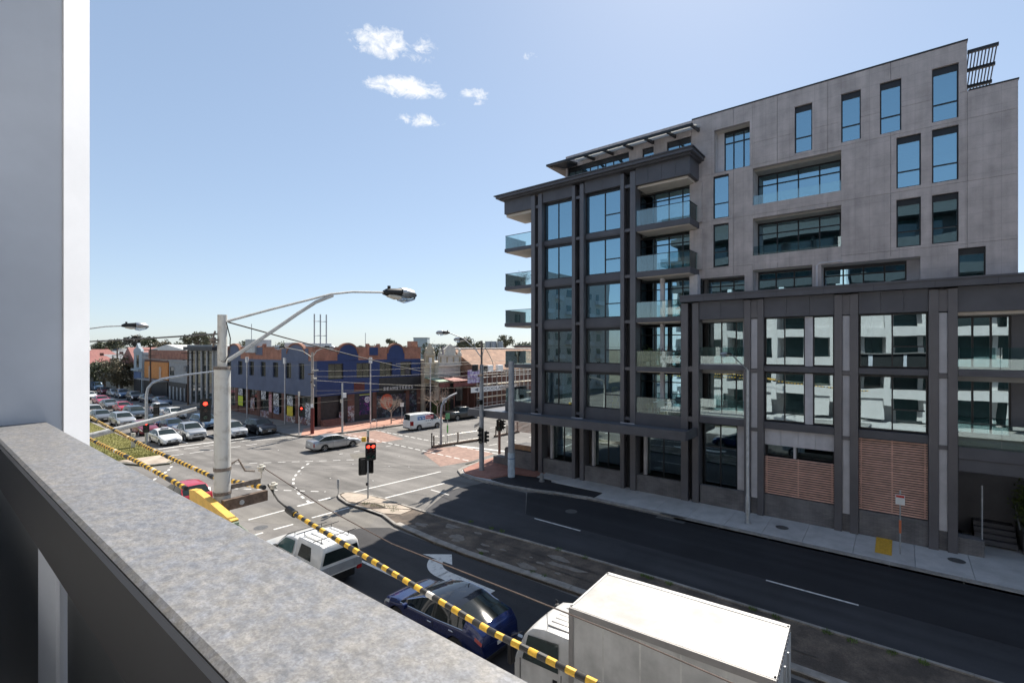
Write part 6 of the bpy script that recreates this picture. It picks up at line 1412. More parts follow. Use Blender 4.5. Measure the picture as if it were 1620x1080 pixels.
mb = MB(); mb.add([(3.19, .86, 1.36), (3.19, -.86, 1.36), (2.93, -.82, 2.04), (2.93, .82, 2.04)], [(0, 3, 2, 1)]); mb.v = [(v[0] + .025, v[1], v[2]) for v in mb.v]; mb.build('windscreen', MATS['truck_glass'], tk, local=True)
mb = MB(); mb.tube([(2.3, .7, 2.28), (2.32, .72, 2.7), (2.25, .8, 2.74)], .008, 5); mb.build('aerial', m_trim, tk, local=True)
mb = MB(); mb.box(-3.0, 3.0, -.5, .5, .5, .98); mb.build('chassis', m_inner, tk, local=True)
tm, rm = wheel_mesh(.4)
for x in (2.35, -1.7):
    for s in (1, -1):
        w = bpy.data.objects.new('wheel', tm); col.objects.link(w); w.parent = tk; w.location = (x, s * .9, .4); w.rotation_euler = (0, 0, 0 if s > 0 else math.pi); q = bpy.data.objects.new('rim', rm); col.objects.link(q); q.parent = w
# ---------------------------------------------------------------- blue painted brick corner building
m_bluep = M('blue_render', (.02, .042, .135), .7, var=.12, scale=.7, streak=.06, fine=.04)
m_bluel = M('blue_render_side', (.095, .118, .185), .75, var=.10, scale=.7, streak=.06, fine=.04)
m_rbx = brick_mat('red_brick_x', (.40, .16, .10), (.31, .12, .08), (.3, .24, .19), 'xy')
m_rbd = brick_mat('dark_red_brick', (.17, .065, .045), (.12, .05, .038), (.12, .1, .085), 'xy')
m_cap = M('brick_coping', (.24, .11, .07), .85, var=.2, scale=4)
m_shopdark = M('shop_dark', (.02, .018, .02), .5, var=.3, scale=2)
m_shopglass = M('shop_glass', (.045, .05, .042), .06, var=.5, scale=.9, spec=.8)
m_steel = M('pale_steel', (.5, .5, .48), .5, var=.1)
def graffiti(name, cols):
    if name in MATS: return MATS[name]
    m = bpy.data.materials.new(name); m.use_nodes = True; MATS[name] = m; nt = m.node_tree; N = nt.nodes; L = nt.links; p = N['Principled BSDF']; p.inputs['Roughness'].default_value = .8
    geo = N.new('ShaderNodeNewGeometry'); nz = N.new('ShaderNodeTexNoise'); nz.inputs['Scale'].default_value = 2.2; nz.inputs['Detail'].default_value = 2; nz.inputs['Distortion'].default_value = 2.5
    L.new(geo.outputs['Position'], nz.inputs['Vector']); vo = N.new('ShaderNodeTexVoronoi'); vo.inputs['Scale'].default_value = 3.2
    va = N.new('ShaderNodeVectorMath'); va.operation = 'MULTIPLY_ADD'; va.inputs[1].default_value = (1.1, 1.1, 1.1); L.new(nz.outputs['Color'], va.inputs[0]); L.new(geo.outputs['Position'], va.inputs[2]); L.new(va.outputs[0], vo.inputs['Vector'])
    sp = N.new('ShaderNodeSeparateColor'); L.new(vo.outputs['Color'], sp.inputs[0])
    rp = N.new('ShaderNodeValToRGB'); rp.color_ramp.interpolation = 'CONSTANT'; els = rp.color_ramp.elements
    while len(els) < len(cols): els.new(.5)
    for i, c in enumerate(cols): els[i].position = i / len(cols); els[i].color = (*c, 1)
    L.new(sp.outputs[0], rp.inputs[0]); L.new(rp.outputs[0], p.inputs['Base Color']); return m
m_graf = graffiti('spray_paint_pale', [(.2, .09, .07), (.42, .42, .45), (.18, .08, .06), (.3, .26, .34), (.12, .05, .045), (.5, .48, .46)])
m_graf2 = graffiti('spray_paint_blue', [(.04, .033, .035), (.05, .075, .1), (.03, .028, .03), (.13, .16, .17), (.025, .025, .03), (.06, .04, .07)])

bb_ = thing('brick_corner_building', 'two storey blue painted red brick corner building with arched parapets', 'building', (30.7, 55.3, .15))
CX, CY = 30.7, 55.2      # corner; street side runs +Y, side-street face runs +X (slightly skew)
mb = MB(); mb.box(CX + .35, 47.3, CY + .35, 92, .15, 8.9); mb.build('body', m_shopdark, bb_)
mb = MB(); mb.box(CX + .3, 47.3, CY + .3, 92, 8.9, 9.0); mb.build('roof', M('roof_iron', (.4, .41, .42), .5, metal=.3, var=.15), bb_)
# --- upper walls with window openings
WL = [(57.6, 59.0), (60.9, 62.4), (64.4, 65.9), (68.0, 69.5), (71.6, 73.1), (75.4, 76.9), (79.4, 80.9)]
hl = [(a, b, 5.75, 7.75) for a, b in WL]
for r_ in cell_rects(CY, 84, 3.75, 8.1, hl): mb = MB(); mb.box(CX, CX + .34, *r_); mb.build('upper_wall', m_bluel, bb_)
WR = [(32.5, 34.6), (36.5, 38.6), (40.1, 42.2), (43.6, 45.6)]
hr = [(a, b, 5.75, 7.7) for a, b in WR]
for r_ in cell_rects(CX + .341, 47.3, 3.75, 8.1, hr): mb = MB(); mb.box(r_[0], r_[1], CY - .02, CY + .33, r_[2], r_[3]); mb.build('upper_wall', m_bluep, bb_)
for a, b in WL: window(bb_, CX + .2, a, b, 5.75, 7.75, mull=(.5,), fr=.09, glass=m_shopglass)
for a, b in WR: window(bb_, CY + .15, a, b, 5.75, 7.7, mull=(.5,), trans=(.5,), fr=.07, glass=m_shopglass, axis='y', fm=M('window_frame_brown', (.05, .045, .04), .6))
# --- parapets: brick with blue arched and notched pediments
def arch(h0, h1, zb, zt, n=14):
    c = (h0 + h1) / 2; w = (h1 - h0) / 2; pts = [(h0, zb), (h1, zb)]; sp = zt - (zt - zb) * .62
    pts = [(h0, zb), (h1, zb), (h1, sp)] + [(c + w * math.cos(R(180 * k / n)), sp + (zt - sp) * math.sin(R(180 * k / n))) for k in range(1, n)] + [(h0, sp)]
    return pts, c, w, sp
def parapet(axis, lo_, hi_, feats, face, mats):
    """brick parapet along h from lo_ to hi_, with arches ('a') and notched blocks ('n')"""
    cur = lo_
    for kind, a, b in feats + [('e', hi_, hi_)]:
        if a > cur: mb = MB(); mb.slab([(cur, 8.1), (a, 8.1), (a, 9.75), (cur, 9.75)], axis, face, face + .3); mb.build('brick_parapet', m_rbx, bb_); mb = MB(); mb.slab([(cur, 9.755), (a, 9.755), (a, 9.83), (cur, 9.83)], axis, face - .05, face + .35); mb.build('coping', m_cap, bb_)
        if kind == 'a':
            pts, c, w, sp = arch(a, b, 8.11, 10.25); mb = MB(); mb.slab(pts, axis, face - .03, face + .3); mb.build('arched_pediment', mats, bb_)
            mb = MB(); n = 14; out = [(c + (w + .06) * math.cos(R(180 * k / n)), sp + (10.25 - sp + .1) * math.sin(R(180 * k / n))) for k in range(n + 1)]; inn = [(c + (w - .16) * math.cos(R(180 * k / n)), sp + (10.25 - sp - .13) * math.sin(R(180 * k / n))) for k in range(n, -1, -1)]
            mb.slab(out + inn, axis, face - .1, face + .36); mb.build('arch_coping', m_cap, bb_)
            mb = MB(); mb.slab([(a + .1, sp - .02), (b - .1, sp - .02), (b - .1, sp + .05), (a + .1, sp + .05)], axis, face - .07, face - .031); mb.build('string_course', mats, bb_)
        elif kind == 'n':
            c = (a + b) / 2; w = (b - a) / 2 - .3; out = [(a, 8.65), (b, 8.65), (b, 10.25), (b - .35, 10.25)] + [(c + (w - .05) * math.cos(R(180 + 180 * k / 10)) * -1, 10.2 - .35 * math.sin(R(180 * k / 10))) for k in range(0, 11)] + [(a + .35, 10.25), (a, 10.25)]
            mb = MB(); mb.slab(out, axis, face - .06, face + .3); mb.build('notched_pediment', m_rbx, bb_)
            mb = MB(); mb.slab([(a, 8.1), (b, 8.1), (b, 8.645), (a, 8.645)], axis, face, face + .3); mb.build('brick_parapet', m_rbx, bb_)
            mb = MB(); mb.slab([(a + .35, 8.7), (b - .35, 8.7), (b - .35, 9.75), (a + .35, 9.75)], axis, face - .1, face - .061); mb.build('blue_panel', mats, bb_)
        cur = max(cur, b)
parapet('y', CX, 47.3, [('a', 33.75, 36.75), ('n', 38.05, 40.1), ('a', 41.3, 44.3)], CY - .02, m_bluep)
parapet('x', CY + .3, 84, [('a', 57.3, 62.0), ('n', 68.4, 71.2), ('a', 76, 80.5)], CX, m_bluel)
mb = MB(); mb.box(CX - .04, CX - .002, 56.6, 63.4, 7.98, 9.6); mb.build('gable_render', m_bluel, bb_)
# --- ground floor: brick piers, dark shopfronts, plinth
pier_y = [55.2, 59.0, 62.6, 66.2, 69.8, 73.4, 77, 80.6, 84]
for a in pier_y: mb = MB(); mb.box(CX, CX + .4, a, a + .85, .15, 3.74); mb.build('brick_pier', m_rbd, bb_)
for i, (a, b) in enumerate(zip(pier_y[:-1], pier_y[1:])):
    mb = MB(); mb.box(CX + .1, CX + .35, a + .851, b, .15, 1.0); mb.build('brick_plinth', m_graf if i in (0, 1, 3) else m_rbd, bb_)
    window(bb_, CX + .2, a + .9, b - .05, 1.01, 3.74, mull=(.5,), trans=(.72,), fr=.08, glass=m_shopglass)
m_pw = M('poster_white', (.6, .6, .6), .6, c2=(.1, .1, .12), scale=4, var=0, lo=.46, hi=.52); m_py = M('poster_yellow', (.62, .5, .04), .6, c2=(.3, .14, .05), scale=3.5, lo=.36, hi=.42, var=0); m_pc = M('poster_lime', (.5, .58, .04), .6, c2=(.12, .14, .03), scale=3, lo=.36, hi=.42, var=0); m_pp = M('poster_pink', (.55, .3, .32), .6, c2=(.2, .06, .08), scale=4, lo=.42, hi=.5, var=0)
for y, z0, z1, w, m_ in ((56.6, .9, 2.9, 1.5, m_pw), (61.2, .95, 2.2, 1.5, m_py), (61.2, 2.25, 3.5, 1.5, m_pw), (64.9, 2.0, 3.6, 1.5, m_pw), (64.9, .9, 1.9, 1.5, M('poster_blue', (.25, .3, .45), .6, c2=(.05, .05, .08), scale=4, lo=.45, hi=.5)), (66.6, 1.0, 3.4, .8, m_pp), (68.6, 2.6, 3.7, 1.4, m_pw), (76.0, 1.2, 2.6, 1.6, m_pc), (76.0, 2.7, 3.7, 1.4, m_pw), (72, .8, 2.6, 1.3, MATS['spray_paint_pale'])):
    mb = MB(); mb.box(CX - .02, CX - .005, y - w / 2, y + w / 2, z0, z1); mb.build('poster', m_, bb_)
for z, s_ in ((3.05, 'OC'),): text_obj(s_, .6, m_shopdark, bb_, (CX - .035, 64.9, z), FACE_MX, width=1.2, bold=.02)
# right face
for a, b in ((CX, 31.5), (35.2, 36.2), (39.0, 39.6), (44.6, 45.2), (46.6, 47.3)): mb = MB(); mb.box(a, b, CY, CY + .4, .15, 3.74); mb.build('brick_pier', m_rbd, bb_)
mb = MB(); mb.box(34.2, 35.19, CY + .03, CY + .35, .15, 3.74); mb.build('shop_panel', m_shopdark, bb_)
mb = MB(); mb.box(36.21, 38.99, CY + .05, CY + .3, .15, 3.74); mb.build('shop_panel', m_shopdark, bb_)
mb = MB(); mb.box(37.0, 38.6, CY + .02, CY + .045, .9, 3.5); ps = mb.build('event_poster', graffiti('poster_purple', [(.02, .018, .05), (.12, .02, .15), (.02, .02, .06), (.015, .015, .04), (.2, .04, .22), (.025, .03, .08)]), bb_)
mb = MB(); mb.box(36.95, 38.65, CY + .0, CY + .02, 3.46, 3.55); mb.box(38.6, 38.66, CY + .0, CY + .02, .9, 3.46); mb.build('poster_frame', M('lime_frame', (.4, .5, .12), .5), ps)
mb = MB(); mb.cyl((0, 0, 0), .42, .012, 20); o = mb.build('poster_motif', M('poster_motif', (.55, .55, .6), .6, c2=(.08, .08, .15), scale=5, lo=.45, hi=.52), ps, local=True); o.location = (38.15 - 30.7, CY + .012 - 55.3, 2.85 - .15); o.rotation_euler = (R(90), 0, 0)
mb = MB(); mb.box(39.61, 44.59, CY + .05, CY + .3, .15, 3.2); mb.build('mural_wall', m_graf2, bb_)
mb = MB(); n = 24; mb.slab([(41.3 + 1.05 * math.cos(2 * math.pi * k / n), 2.3 + 1.05 * math.sin(2 * math.pi * k / n)) for k in range(n)], 'y', CY + .03, CY + .048); rc = mb.build('red_roundel', M('roundel_red', (.48, .09, .04), .6, var=.15), bb_)
for k, w in enumerate((.9, 1.3, 1.1, 1.4, .8)): mb = MB(); z = 2.85 - k * .25; mb.box(41.3 - w / 2, 41.3 + w / 2, CY + .02, CY + .029, z - .04, z + .05); mb.build('roundel_lettering', M('roundel_pale', (.6, .33, .25), .6), rc)
mb = MB(); mb.box(45.21, 46.59, CY + .02, CY + .35, .15, 3.74); mb.build('mural_panel', m_graf2, bb_)
mb = MB(); mb.box(39.6, 46.3, CY - .32, CY - .03, 3.62, 3.76); fa = mb.build('sign_rail', m_shopdark, bb_)
for k, ch in enumerate('SEAMSTRESS'): text_obj(ch, .62, M('sign_letter', (.5, .5, .5), .5, var=.15, scale=8), fa, (40.75 + k * .53, CY - .2, 4.05), FACE_MY, ext=.03, width=.38 if ch != 'M' else .46, bold=.012, name='letter')
mb = MB(); mb.box(40.0, 47.3, CY - .06, CY - .025, 3.76, 5.6); mb.build('dark_fascia', m_shopdark, bb_)
mb = MB(); mb.box(36.1, 37.7, CY - .05, CY - .025, 4.0, 5.2); mb.build('maroon_panel', M('maroon_panel', (.09, .018, .015), .6), bb_)
# corner entrance with steps and steel doors
for k in range(4): mb = MB(); mb.box(31.52, 34.19, CY - 1.1 + k * .28, CY + .9, .15 + k * .17, .31 + k * .17); mb.build('step', M('brick_step', (.24, .1, .075), .8, var=.2, scale=4), bb_)
mb = MB(); mb.box(31.51, 34.19, CY + .95, CY + 1.1, .15, 3.74); mb.build('entry_wall', m_shopdark, bb_)
mb = MB()
for x in (32.0, 32.9, 33.75): mb.box(x - .05, x + .05, CY + .85, CY + .94, .85, 3.3)
mb.box(31.95, 33.8, CY + .85, CY + .939, 3.301, 3.4); mb.build('door_frame', m_steel, bb_)
mb = MB(); mb.box(33.0, 33.65, CY + .9, CY + .945, .85, 3.2); mb.build('poster_covered_door', m_graf2, bb_)
mb = MB(); mb.box(34.0, 34.6, CY - .015, CY + .02, .2, 1.6); mb.box(35.25, 36.15, CY - .012, CY - .001, .2, 2.2); mb.build('spray_painting', m_graf, bb_)
# rooftop mast and plant
rm_ = thing('phone_mast', 'grey triple antenna mast on the roof behind the blue brick parapet', 'antenna', (36, 62, 9))
for dx in (-.9, 0, .9): mb = MB(); mb.tube([(36.2 + dx, 63.5, 10.3 if dx else 9), (36.2 + dx, 63.5, 14.4)], .09, 8); mb.build('antenna', m_pgrey, rm_)
for z in (11.4, 13.4): mb = MB(); mb.tube([(35.2, 63.5, z), (37.2, 63.5, z)], .05, 6); mb.build('crossbar', m_pgrey, rm_)
for (x, y, w, h, nm) in ((35.8, 66, 5.5, 1.4, 'long pale plant enclosure under the antenna mast'), (31.5, 72, 2.4, 1.9, 'small blue grey plant box left of the round gable')):
    mb = MB(); mb.bbox(x - w / 2, x + w / 2, y - 1.5, y + 1.5, 9.0, 9.0 + h, .06); o = mb.build('roof_plant', M('plant_grey', (.4, .42, .43), .6, var=.15), None); tag(o, nm, 'roof plant')
for x, y, h, nm in ((31.4, 74, 13.2, 'thin flag pole left of the round blue gable'), (48, 70, 12.2, 'thin aerial pole above the notched pediment')): mb = MB(); mb.tube([(x, y, 9), (x, y, h)], .05, 6); o = mb.build('aerial_pole', m_pgrey, None); tag(o, nm, 'pole')

# ---------------------------------------------------------------- neighbouring shops up the far street
def shop(name, label, X, y0, y1, z1, wall, roof=None, parts=None, depth=14, para=.8):
    t = thing(name, label, 'building', (X, (y0 + y1) / 2, .15)); mb = MB(); mb.box(X, X + depth, y0, y1, .15, z1); mb.build('wall', wall, t)
    mb = MB(); mb.box(X + .3, X + depth, y0 + .1, y1 - .1, z1 + .001, z1 + .12); mb.build('roof', roof or MATS['roof_iron'], t)
    mb = MB(); mb.box(X - .1, X + .25, y0, y1, z1 + .002, z1 + .3); mb.build('parapet', wall, t); return t
def gable_house(label, x, y, w, d, h, rh, wall, roofm, rz=0, chim=True, group=None):
    t = thing('house', label, 'house', (x, y, 0), rz, group); mb = MB(); mb.box(-w / 2, w / 2, -d / 2, d / 2, 0, h); mb.build('wall', wall, t, local=True)
    o = .35; mb = MB(); vs = [(-w / 2 - o, -d / 2 - o, h), (w / 2 + o, -d / 2 - o, h), (w / 2 + o, d / 2 + o, h), (-w / 2 - o, d / 2 + o, h), (-w / 4, 0, h + rh), (w / 4, 0, h + rh)]
    mb.add(vs, [(0, 1, 5, 4), (2, 3, 4, 5), (1, 2, 5), (3, 0, 4), (3, 2, 1, 0)]); rf = mb.build('roof', roofm, t, local=True)
    if chim: mb = MB(); mb.box(w * .15, w * .15 + .8, .3, 1.0, h + rh * .4, h + rh + .8); mb.build('chimney', m_rbd, rf, local=True)
    for sx in (-.25, .25):
        mb = MB(); mb.box(w * sx - .6, w * sx + .6, -d / 2 - .04, -d / 2 - .005, h * .35, h * .8); mb.build('window', m_winr, t, local=True)
        mb = MB(); mb.box(-w / 2 - .04, -w / 2 - .005, d * sx - .6, d * sx + .6, h * .35, h * .8); mb.build('window', m_winr, t, local=True)
    return t
m_tile = M('terracotta_tile', (.32, .15, .085), .85, var=.3, scale=3, rv=.15); m_redroof = M('red_iron', (.3, .12, .10), .6, var=.2, scale=2); m_grnroof = M('green_iron', (.25, .33, .25), .6, var=.15); m_whroof = M('pale_iron', (.6, .6, .57), .5, var=.1); m_grroof = M('grey_iron', (.22, .23, .24), .6, var=.2)
m_cream = M('cream_render', (.5, .44, .33), .8, var=.1, streak=.05); m_greyr = M('grey_weatherboard', (.3, .31, .31), .8, var=.12); m_orange = M('orange_sheet', (.58, .22, .04), .6, var=.12, scale=1.5); m_pblue = M('pale_blue_render', (.36, .42, .45), .8, var=.12, streak=.08)
g1 = shop('modern_shop', 'dark glazed modern shop left of the blue brick building', 30.5, 84.2, 97, 9.9, m_grroof)
for k in range(5): mb = MB(); y = 85.2 + k * 2.4; mb.box(30.3, 30.48, y, y + .5, .15, 9.6); mb.build('fin', M('fin_pale', (.3, .31, .32), .6), g1)
mb = MB(); mb.box(29.8, 30.49, 84.2, 97, 9.3, 9.9); mb.build('fascia', M('fascia_black', (.03, .03, .035), .6), g1)
for k in range(4): window(g1, 30.42, 85.8 + 2.4 * k, 87.5 + 2.4 * k, .5, 9.2, trans=(.33, .66), fr=.07, glass=m_shopglass)
g2 = shop('grey_shop', 'small grey weatherboard shop with a black first floor window', 30.6, 97.2, 107, 7.2, m_greyr, m_whroof)
window(g2, 30.55, 104.2, 106.4, 4.6, 6.2, fr=.08, glass=m_shopglass); mb = MB(); mb.box(30.4, 30.59, 97.4, 106.8, .15, 3.4); mb.build('shopfront', m_shopdark, g2)
for k in range(5): mb = MB(); y = 97.8 + k * 1.9; mb.box(30.34, 30.39, y, y + .7, .3, 2.6); mb.build('door_panel', M('door_pale', (.26, .28, .29), .6, var=.3, rv=.4), g2)
g3 = shop('orange_shop', 'orange clad upper floor shop with white banners', 30.7, 107.2, 122, 7.0, m_rbd)
mb = MB(); mb.box(30.5, 30.69, 107.4, 121.8, 3.6, 6.9); mb.build('orange_cladding', m_orange, g3)
for y in (111, 117.5): mb = MB(); mb.box(30.42, 30.49, y, y + 1.2, 2.7, 6.0); mb.build('banner', M('banner', (.6, .56, .5), .7, c2=(.5, .25, .1), scale=3), g3)
mb = MB(); mb.box(29.2, 30.48, 107.4, 121.8, 3.3, 3.5); mb.build('verandah', m_greyr, g3); mb = MB(); mb.box(30.4, 30.69, 107.4, 121.8, .15, 3.29); mb.build('shopfront', m_shopdark, g3)
mb = MB(); mb.box(31, 44, 99, 121, 7.5, 9.2); mb.build('rear_hall', m_rbx, g3); mb = MB(); mb.slab([(99, 9.21), (121, 9.21), (110, 10.3)], 'x', 31, 44); mb.build('hall_roof', m_whroof, g3)
g4 = shop('pale_tower_shop', 'narrow pale blue shop with a tall ornate gabled front', 30.2, 122.3, 128, 8.6, m_pblue)
mb = MB(); mb.slab([(122.3, 8.91), (128, 8.91), (127.4, 9.5), (126.2, 9.7), (125.15, 10.7), (124.1, 9.7), (122.9, 9.5)], 'x', 30.1, 30.6); mb.build('ornate_gable', m_pblue, g4); window(g4, 30.15, 124.4, 125.9, 5.6, 8.2, fr=.1, glass=m_shopglass); mb = MB(); mb.box(29.6, 30.15, 122.5, 127.8, 4.9, 5.3); mb.build('string_course', m_pblue, g4); mb = MB(); mb.box(30.1, 30.19, 122.8, 127.6, 3.2, 4.7); mb.build('blue_sign', M('shop_sign_blue', (.1, .16, .3), .6), g4); mb = MB(); mb.box(30.1, 30.19, 122.8, 127.6, .15, 3.1); mb.build('shopfront', m_shopdark, g4)
mb = MB(); mb.box(31, 40, 128.2, 140, .15, 6); t = thing('red_roof_house', 'low house with a faded red iron roof behind the pale gabled shop', 'house', (35, 134, .15)); mb.build('wall', m_cream, t); mb = MB(); mb.slab([(127.6, 6.01), (140.5, 6.01), (134, 9.8)], 'x', 30.5, 40.5); mb.build('roof', m_redroof, t)
rh = random.Random(21)
hs = [(24, 168, 0), (32, 176, 1), (20, 190, 2), (40, 190, 3), (29, 205, 4), (48, 170, 0), (22, 225, 3), (38, 230, 1), (55, 215, 2), (30, 255, 4), (62, 190, 3), (50, 260, 1), (44, 150, 4), (75, 240, 0), (33, 285, 2), (64, 290, 3), (41, 320, 1), (25, 330, 0), (58, 340, 4), (20.5, 152, 3), (36, 152, 0)]
rn = ['terracotta tiled', 'red iron', 'pale green iron', 'grey iron', 'white iron']; rmats = [m_tile, m_redroof, m_grnroof, m_grroof, m_whroof]; wn = ['cream', 'grey', 'pale blue']; wm = [m_cream, m_greyr, m_pblue]
ordn = ['nearest', 'second', 'third', 'fourth', 'fifth', 'sixth']; cnt = {}
for i, (x, y, k) in enumerate(hs):
    cnt[k] = cnt.get(k, 0) + 1; h = rh.uniform(3.5, 4.6) + (y - 150) * .018; wi = i % 3
    gable_house(f'{wn[wi]} house, {rn[k]} roof, number {cnt[k]} so roofed up the hill'.replace('number 1', 'nearest').replace('number 2', 'second').replace('number 3', 'third').replace('number 4', 'fourth').replace('number 5', 'fifth'), x, y, rh.uniform(9, 13), rh.uniform(9, 14), h, rh.uniform(2, 3.2), wm[wi], rmats[k], R(rh.uniform(-8, 8)), group='houses up the far hill')
# timber power poles up the far street
for x, y, h, nm in ((29.3, 137, 9.6, 'farthest'), (29.0, 112, 9.8, 'middle'), (29.3, 93, 9.3, 'nearest')):
    t = thing('power_pole', f'{nm} timber power pole with crossarms up the far street', 'pole', (x, y, .1)); mb = MB(); mb.tube([(x, y, .1), (x, y, h)], [.17, .12], 8); mb.build('pole', m_wood, t, True)
    for z, w in ((h - .5, 2.4), (h - 1.6, 1.8)): mb = MB(); mb.obox((x, y - .12, z), w, .1, .12, R(15)); mb.build('crossarm', m_wood, t)
    if nm == 'nearest': mb = MB(); mb.cyl((x - .4, y - .2, h - 3.6), .35, 1.0, 10); mb.build('transformer', m_grroof, t, True)

# ---------------------------------------------------------------- side street to the right of the blue building
v1 = thing('victorian_shop', 'cream Victorian shop with pedimented parapet and bull-nose verandah next to the blue building', 'building', (50, 55, .15))
mb = MB(); mb.box(47.45, 49.4, 54.6, 68, .15, 7.9); mb.build('wall', m_cream, v1)
def vict_parapet(t, x0, x1, y, mat, zb=8.0):
    mb = MB(); mb.box(x0, x1, y - .25, y, zb, zb + .35); mb.box(x0 + .05, x1 - .05, y - .18, y + .1, zb + .351, zb + 1.55); mb.build('parapet', mat, t)
    mb = MB(); mb.box(x0, x1, y - .35, y + .1, zb + 1.551, zb + 1.75); mb.build('cornice', mat, t); c = (x0 + x1) / 2
    mb = MB(); hw_ = min(1.1, (x1 - x0) * .3); mb.slab([(c - hw_, zb + 1.76), (c + hw_, zb + 1.76), (c + hw_, zb + 2.5), (c + hw_ * 1.2, zb + 2.55), (c, zb + 3.4), (c - hw_ * 1.2, zb + 2.55), (c - hw_, zb + 2.5)], 'y', y - .2, y + .1); mb.build('pediment', mat, t)
    for q in (x0 + .3, x1 - .3): mb = MB(); mb.lathe([(.3, 0), (.3, .3), (.14, .4), (.22, .65), (.18, .85), (0, 1.0)], 8, c=(q, y - .1, zb + 1.76)); mb.build('urn', mat, t, True)
    for k in range(4): mb = MB(); xx = x0 + .35 + (x1 - x0 - .7) * k / 3; mb.box(xx - .15, xx + .15, y - .22, y - .181, zb + .6, zb + 1.4); mb.build('balustrade_panel', M('cream_dark', (.4, .33, .22), .8), t)
vict_parapet(v1, 47.45, 49.4, 54.6, m_cream, 7.0); mb = MB(); mb.box(47.9, 49.1, 58, 59, 7.9, 10.7); mb.build('chimney', m_rbx, v1)
v2 = thing('victorian_shop', 'second cream Victorian shop with a maroon verandah under a pediment', 'building', (55, 54, .15))
mb = MB(); mb.box(49.5, 54.2, 53.8, 66, .15, 7.6); mb.build('wall', M('pale_render', (.56, .53, .46), .8, var=.1, streak=.05), v2); vict_parapet(v2, 49.5, 54.2, 53.8, MATS['pale_render'], 6.9)
for t, x0, x1, y in ((v1, 47.45, 49.4, 54.5), (v2, 49.5, 54.2, 53.7)):
    mb = MB(); mb.add([(x0, y - 3.2, 4.75), (x1, y - 3.2, 4.75), (x1, y, 5.25), (x0, y, 5.25), (x0, y - 3.2, 4.85), (x1, y - 3.2, 4.85), (x1, y, 5.35), (x0, y, 5.35)], [(0, 3, 2, 1), (4, 5, 6, 7), (0, 1, 5, 4), (1, 2, 6, 5), (2, 3, 7, 6), (3, 0, 4, 7)]); mb.build('verandah_roof', m_grnroof if t is v1 else m_redroof, t)
    for k in range(4): mb = MB(); xx = x0 + .2 + (x1 - x0 - .4) * k / 3; mb.tube([(xx, y - 3.1, .15), (xx, y - 3.1, 4.6)], .07, 8); mb.build('verandah_post', m_rbd, t)
    mb = MB(); mb.box(x0 + .2, x1 - .2, y - .1, y - .02, .15, 4.2); mb.build('shopfront', m_shopdark, t)
    mb = MB(); mb.box(x0, x1, y - 3.3, y - 3.15, 4.0, 4.6); mb.build('fascia_sign', M('fascia_maroon', (.16, .05, .045), .6, var=.3), t)
h1 = thing('tiled_roof_shop', 'long building with a broad brown tiled hipped roof and air conditioners', 'building', (68, 52, .15))
mb = MB(); mb.box(54.5, 86, 50.5, 62, .15, 6.2); mb.build('wall', m_rbd, h1)
mb = MB(); vs = [(54.35, 50, 6.2), (86.5, 50, 6.2), (86.5, 62.5, 6.2), (54.35, 62.5, 6.2), (54.6, 56, 9.5), (78, 56, 9.5)]; mb.add(vs, [(0, 1, 5, 4), (2, 3, 4, 5), (1, 2, 5), (3, 0, 4), (3, 2, 1, 0)]); mb.build('tiled_roof', brick_mat('roof_tiles', (.34, .2, .13), (.27, .155, .1), (.14, .09, .065), 'x', .33, .22), h1)
mb = MB(); mb.tube([(54.6, 56, 9.55), (78, 56, 9.55)], .14, 6); mb.build('ridge', M('ridge_pale', (.5, .46, .42), .8), h1); mb = MB(); mb.tube([(78, 56, 9.55), (86.4, 50, 6.25)], .12, 6); mb.build('ridge', MATS['ridge_pale'], h1)
for k, x in enumerate((54.8, 56.2, 58.6)): mb = MB(); mb.bbox(x - .6, x + .6, 49.2, 49.8, 6.0, 7.0, .04); mb.build('air_conditioner', MATS['sign_white'] if k else m_blk, h1)
sc = thing('scaffold', 'galvanised scaffolding with planks across the shopfront at right', 'scaffold', (60, 49, .15))
for k in range(12):
    x = 53.4 + k * 1.15; mb = MB(); mb.tube([(x, 49.5, .15), (x, 49.5, 6.6)], .035, 5); mb.build('standard', m_steel, sc)
    mb = MB(); mb.tube([(x, 48.5, .15), (x, 48.5, 6.3)], .035, 5); mb.build('standard', m_steel, sc)
for z in (1.4, 2.4, 3.4, 4.3, 5.3, 6.1): mb = MB(); mb.tube([(53, 48.5, z), (66.5, 48.5, z)], .03, 5); mb.build('ledger', m_steel, sc)
for z in (2.3, 4.2): mb = MB(); mb.box(53, 66.5, 48.6, 49.4, z - .1, z - .05); mb.build('plank', m_cream, sc)
m_signb = MATS['sign_white']
mb = MB(); mb.obox((56.0, 48.2, 3.55), 10.2, .08, .75, R(-2)); sb_ = mb.build('shop_sign', m_signb, None); tag(sb_, 'long white shop sign with an arrow and dark lettering by the scaffold', 'sign')
text_obj('\u25c4 GOODLANDS A', .62, m_txtg, sb_, (56, 48.14, 3.55), (R(90), 0, R(-2)), width=9, name='lettering').location = (56, 48.14, 3.55)
mb = MB(); mb.box(50.2, 52.8, 48.3, 48.4, 4.6, 6.5); o = mb.build('scaffold_banner', M('banner_violet', (.5, .47, .6), .7, c2=(.25, .16, .38), scale=2.5, lo=.45, hi=.55), None); tag(o, 'violet and white banner tied to the scaffold', 'banner')
rs = thing('street_name_sign', 'small white street name blade on the corner power pole', 'sign', (29.3, 26.3, 4)); mb = MB(); mb.obox((28.4, 26.3, 3.55), 1.5, .03, .22, R(25)); pl_ = mb.build('blade', m_signb, rs)
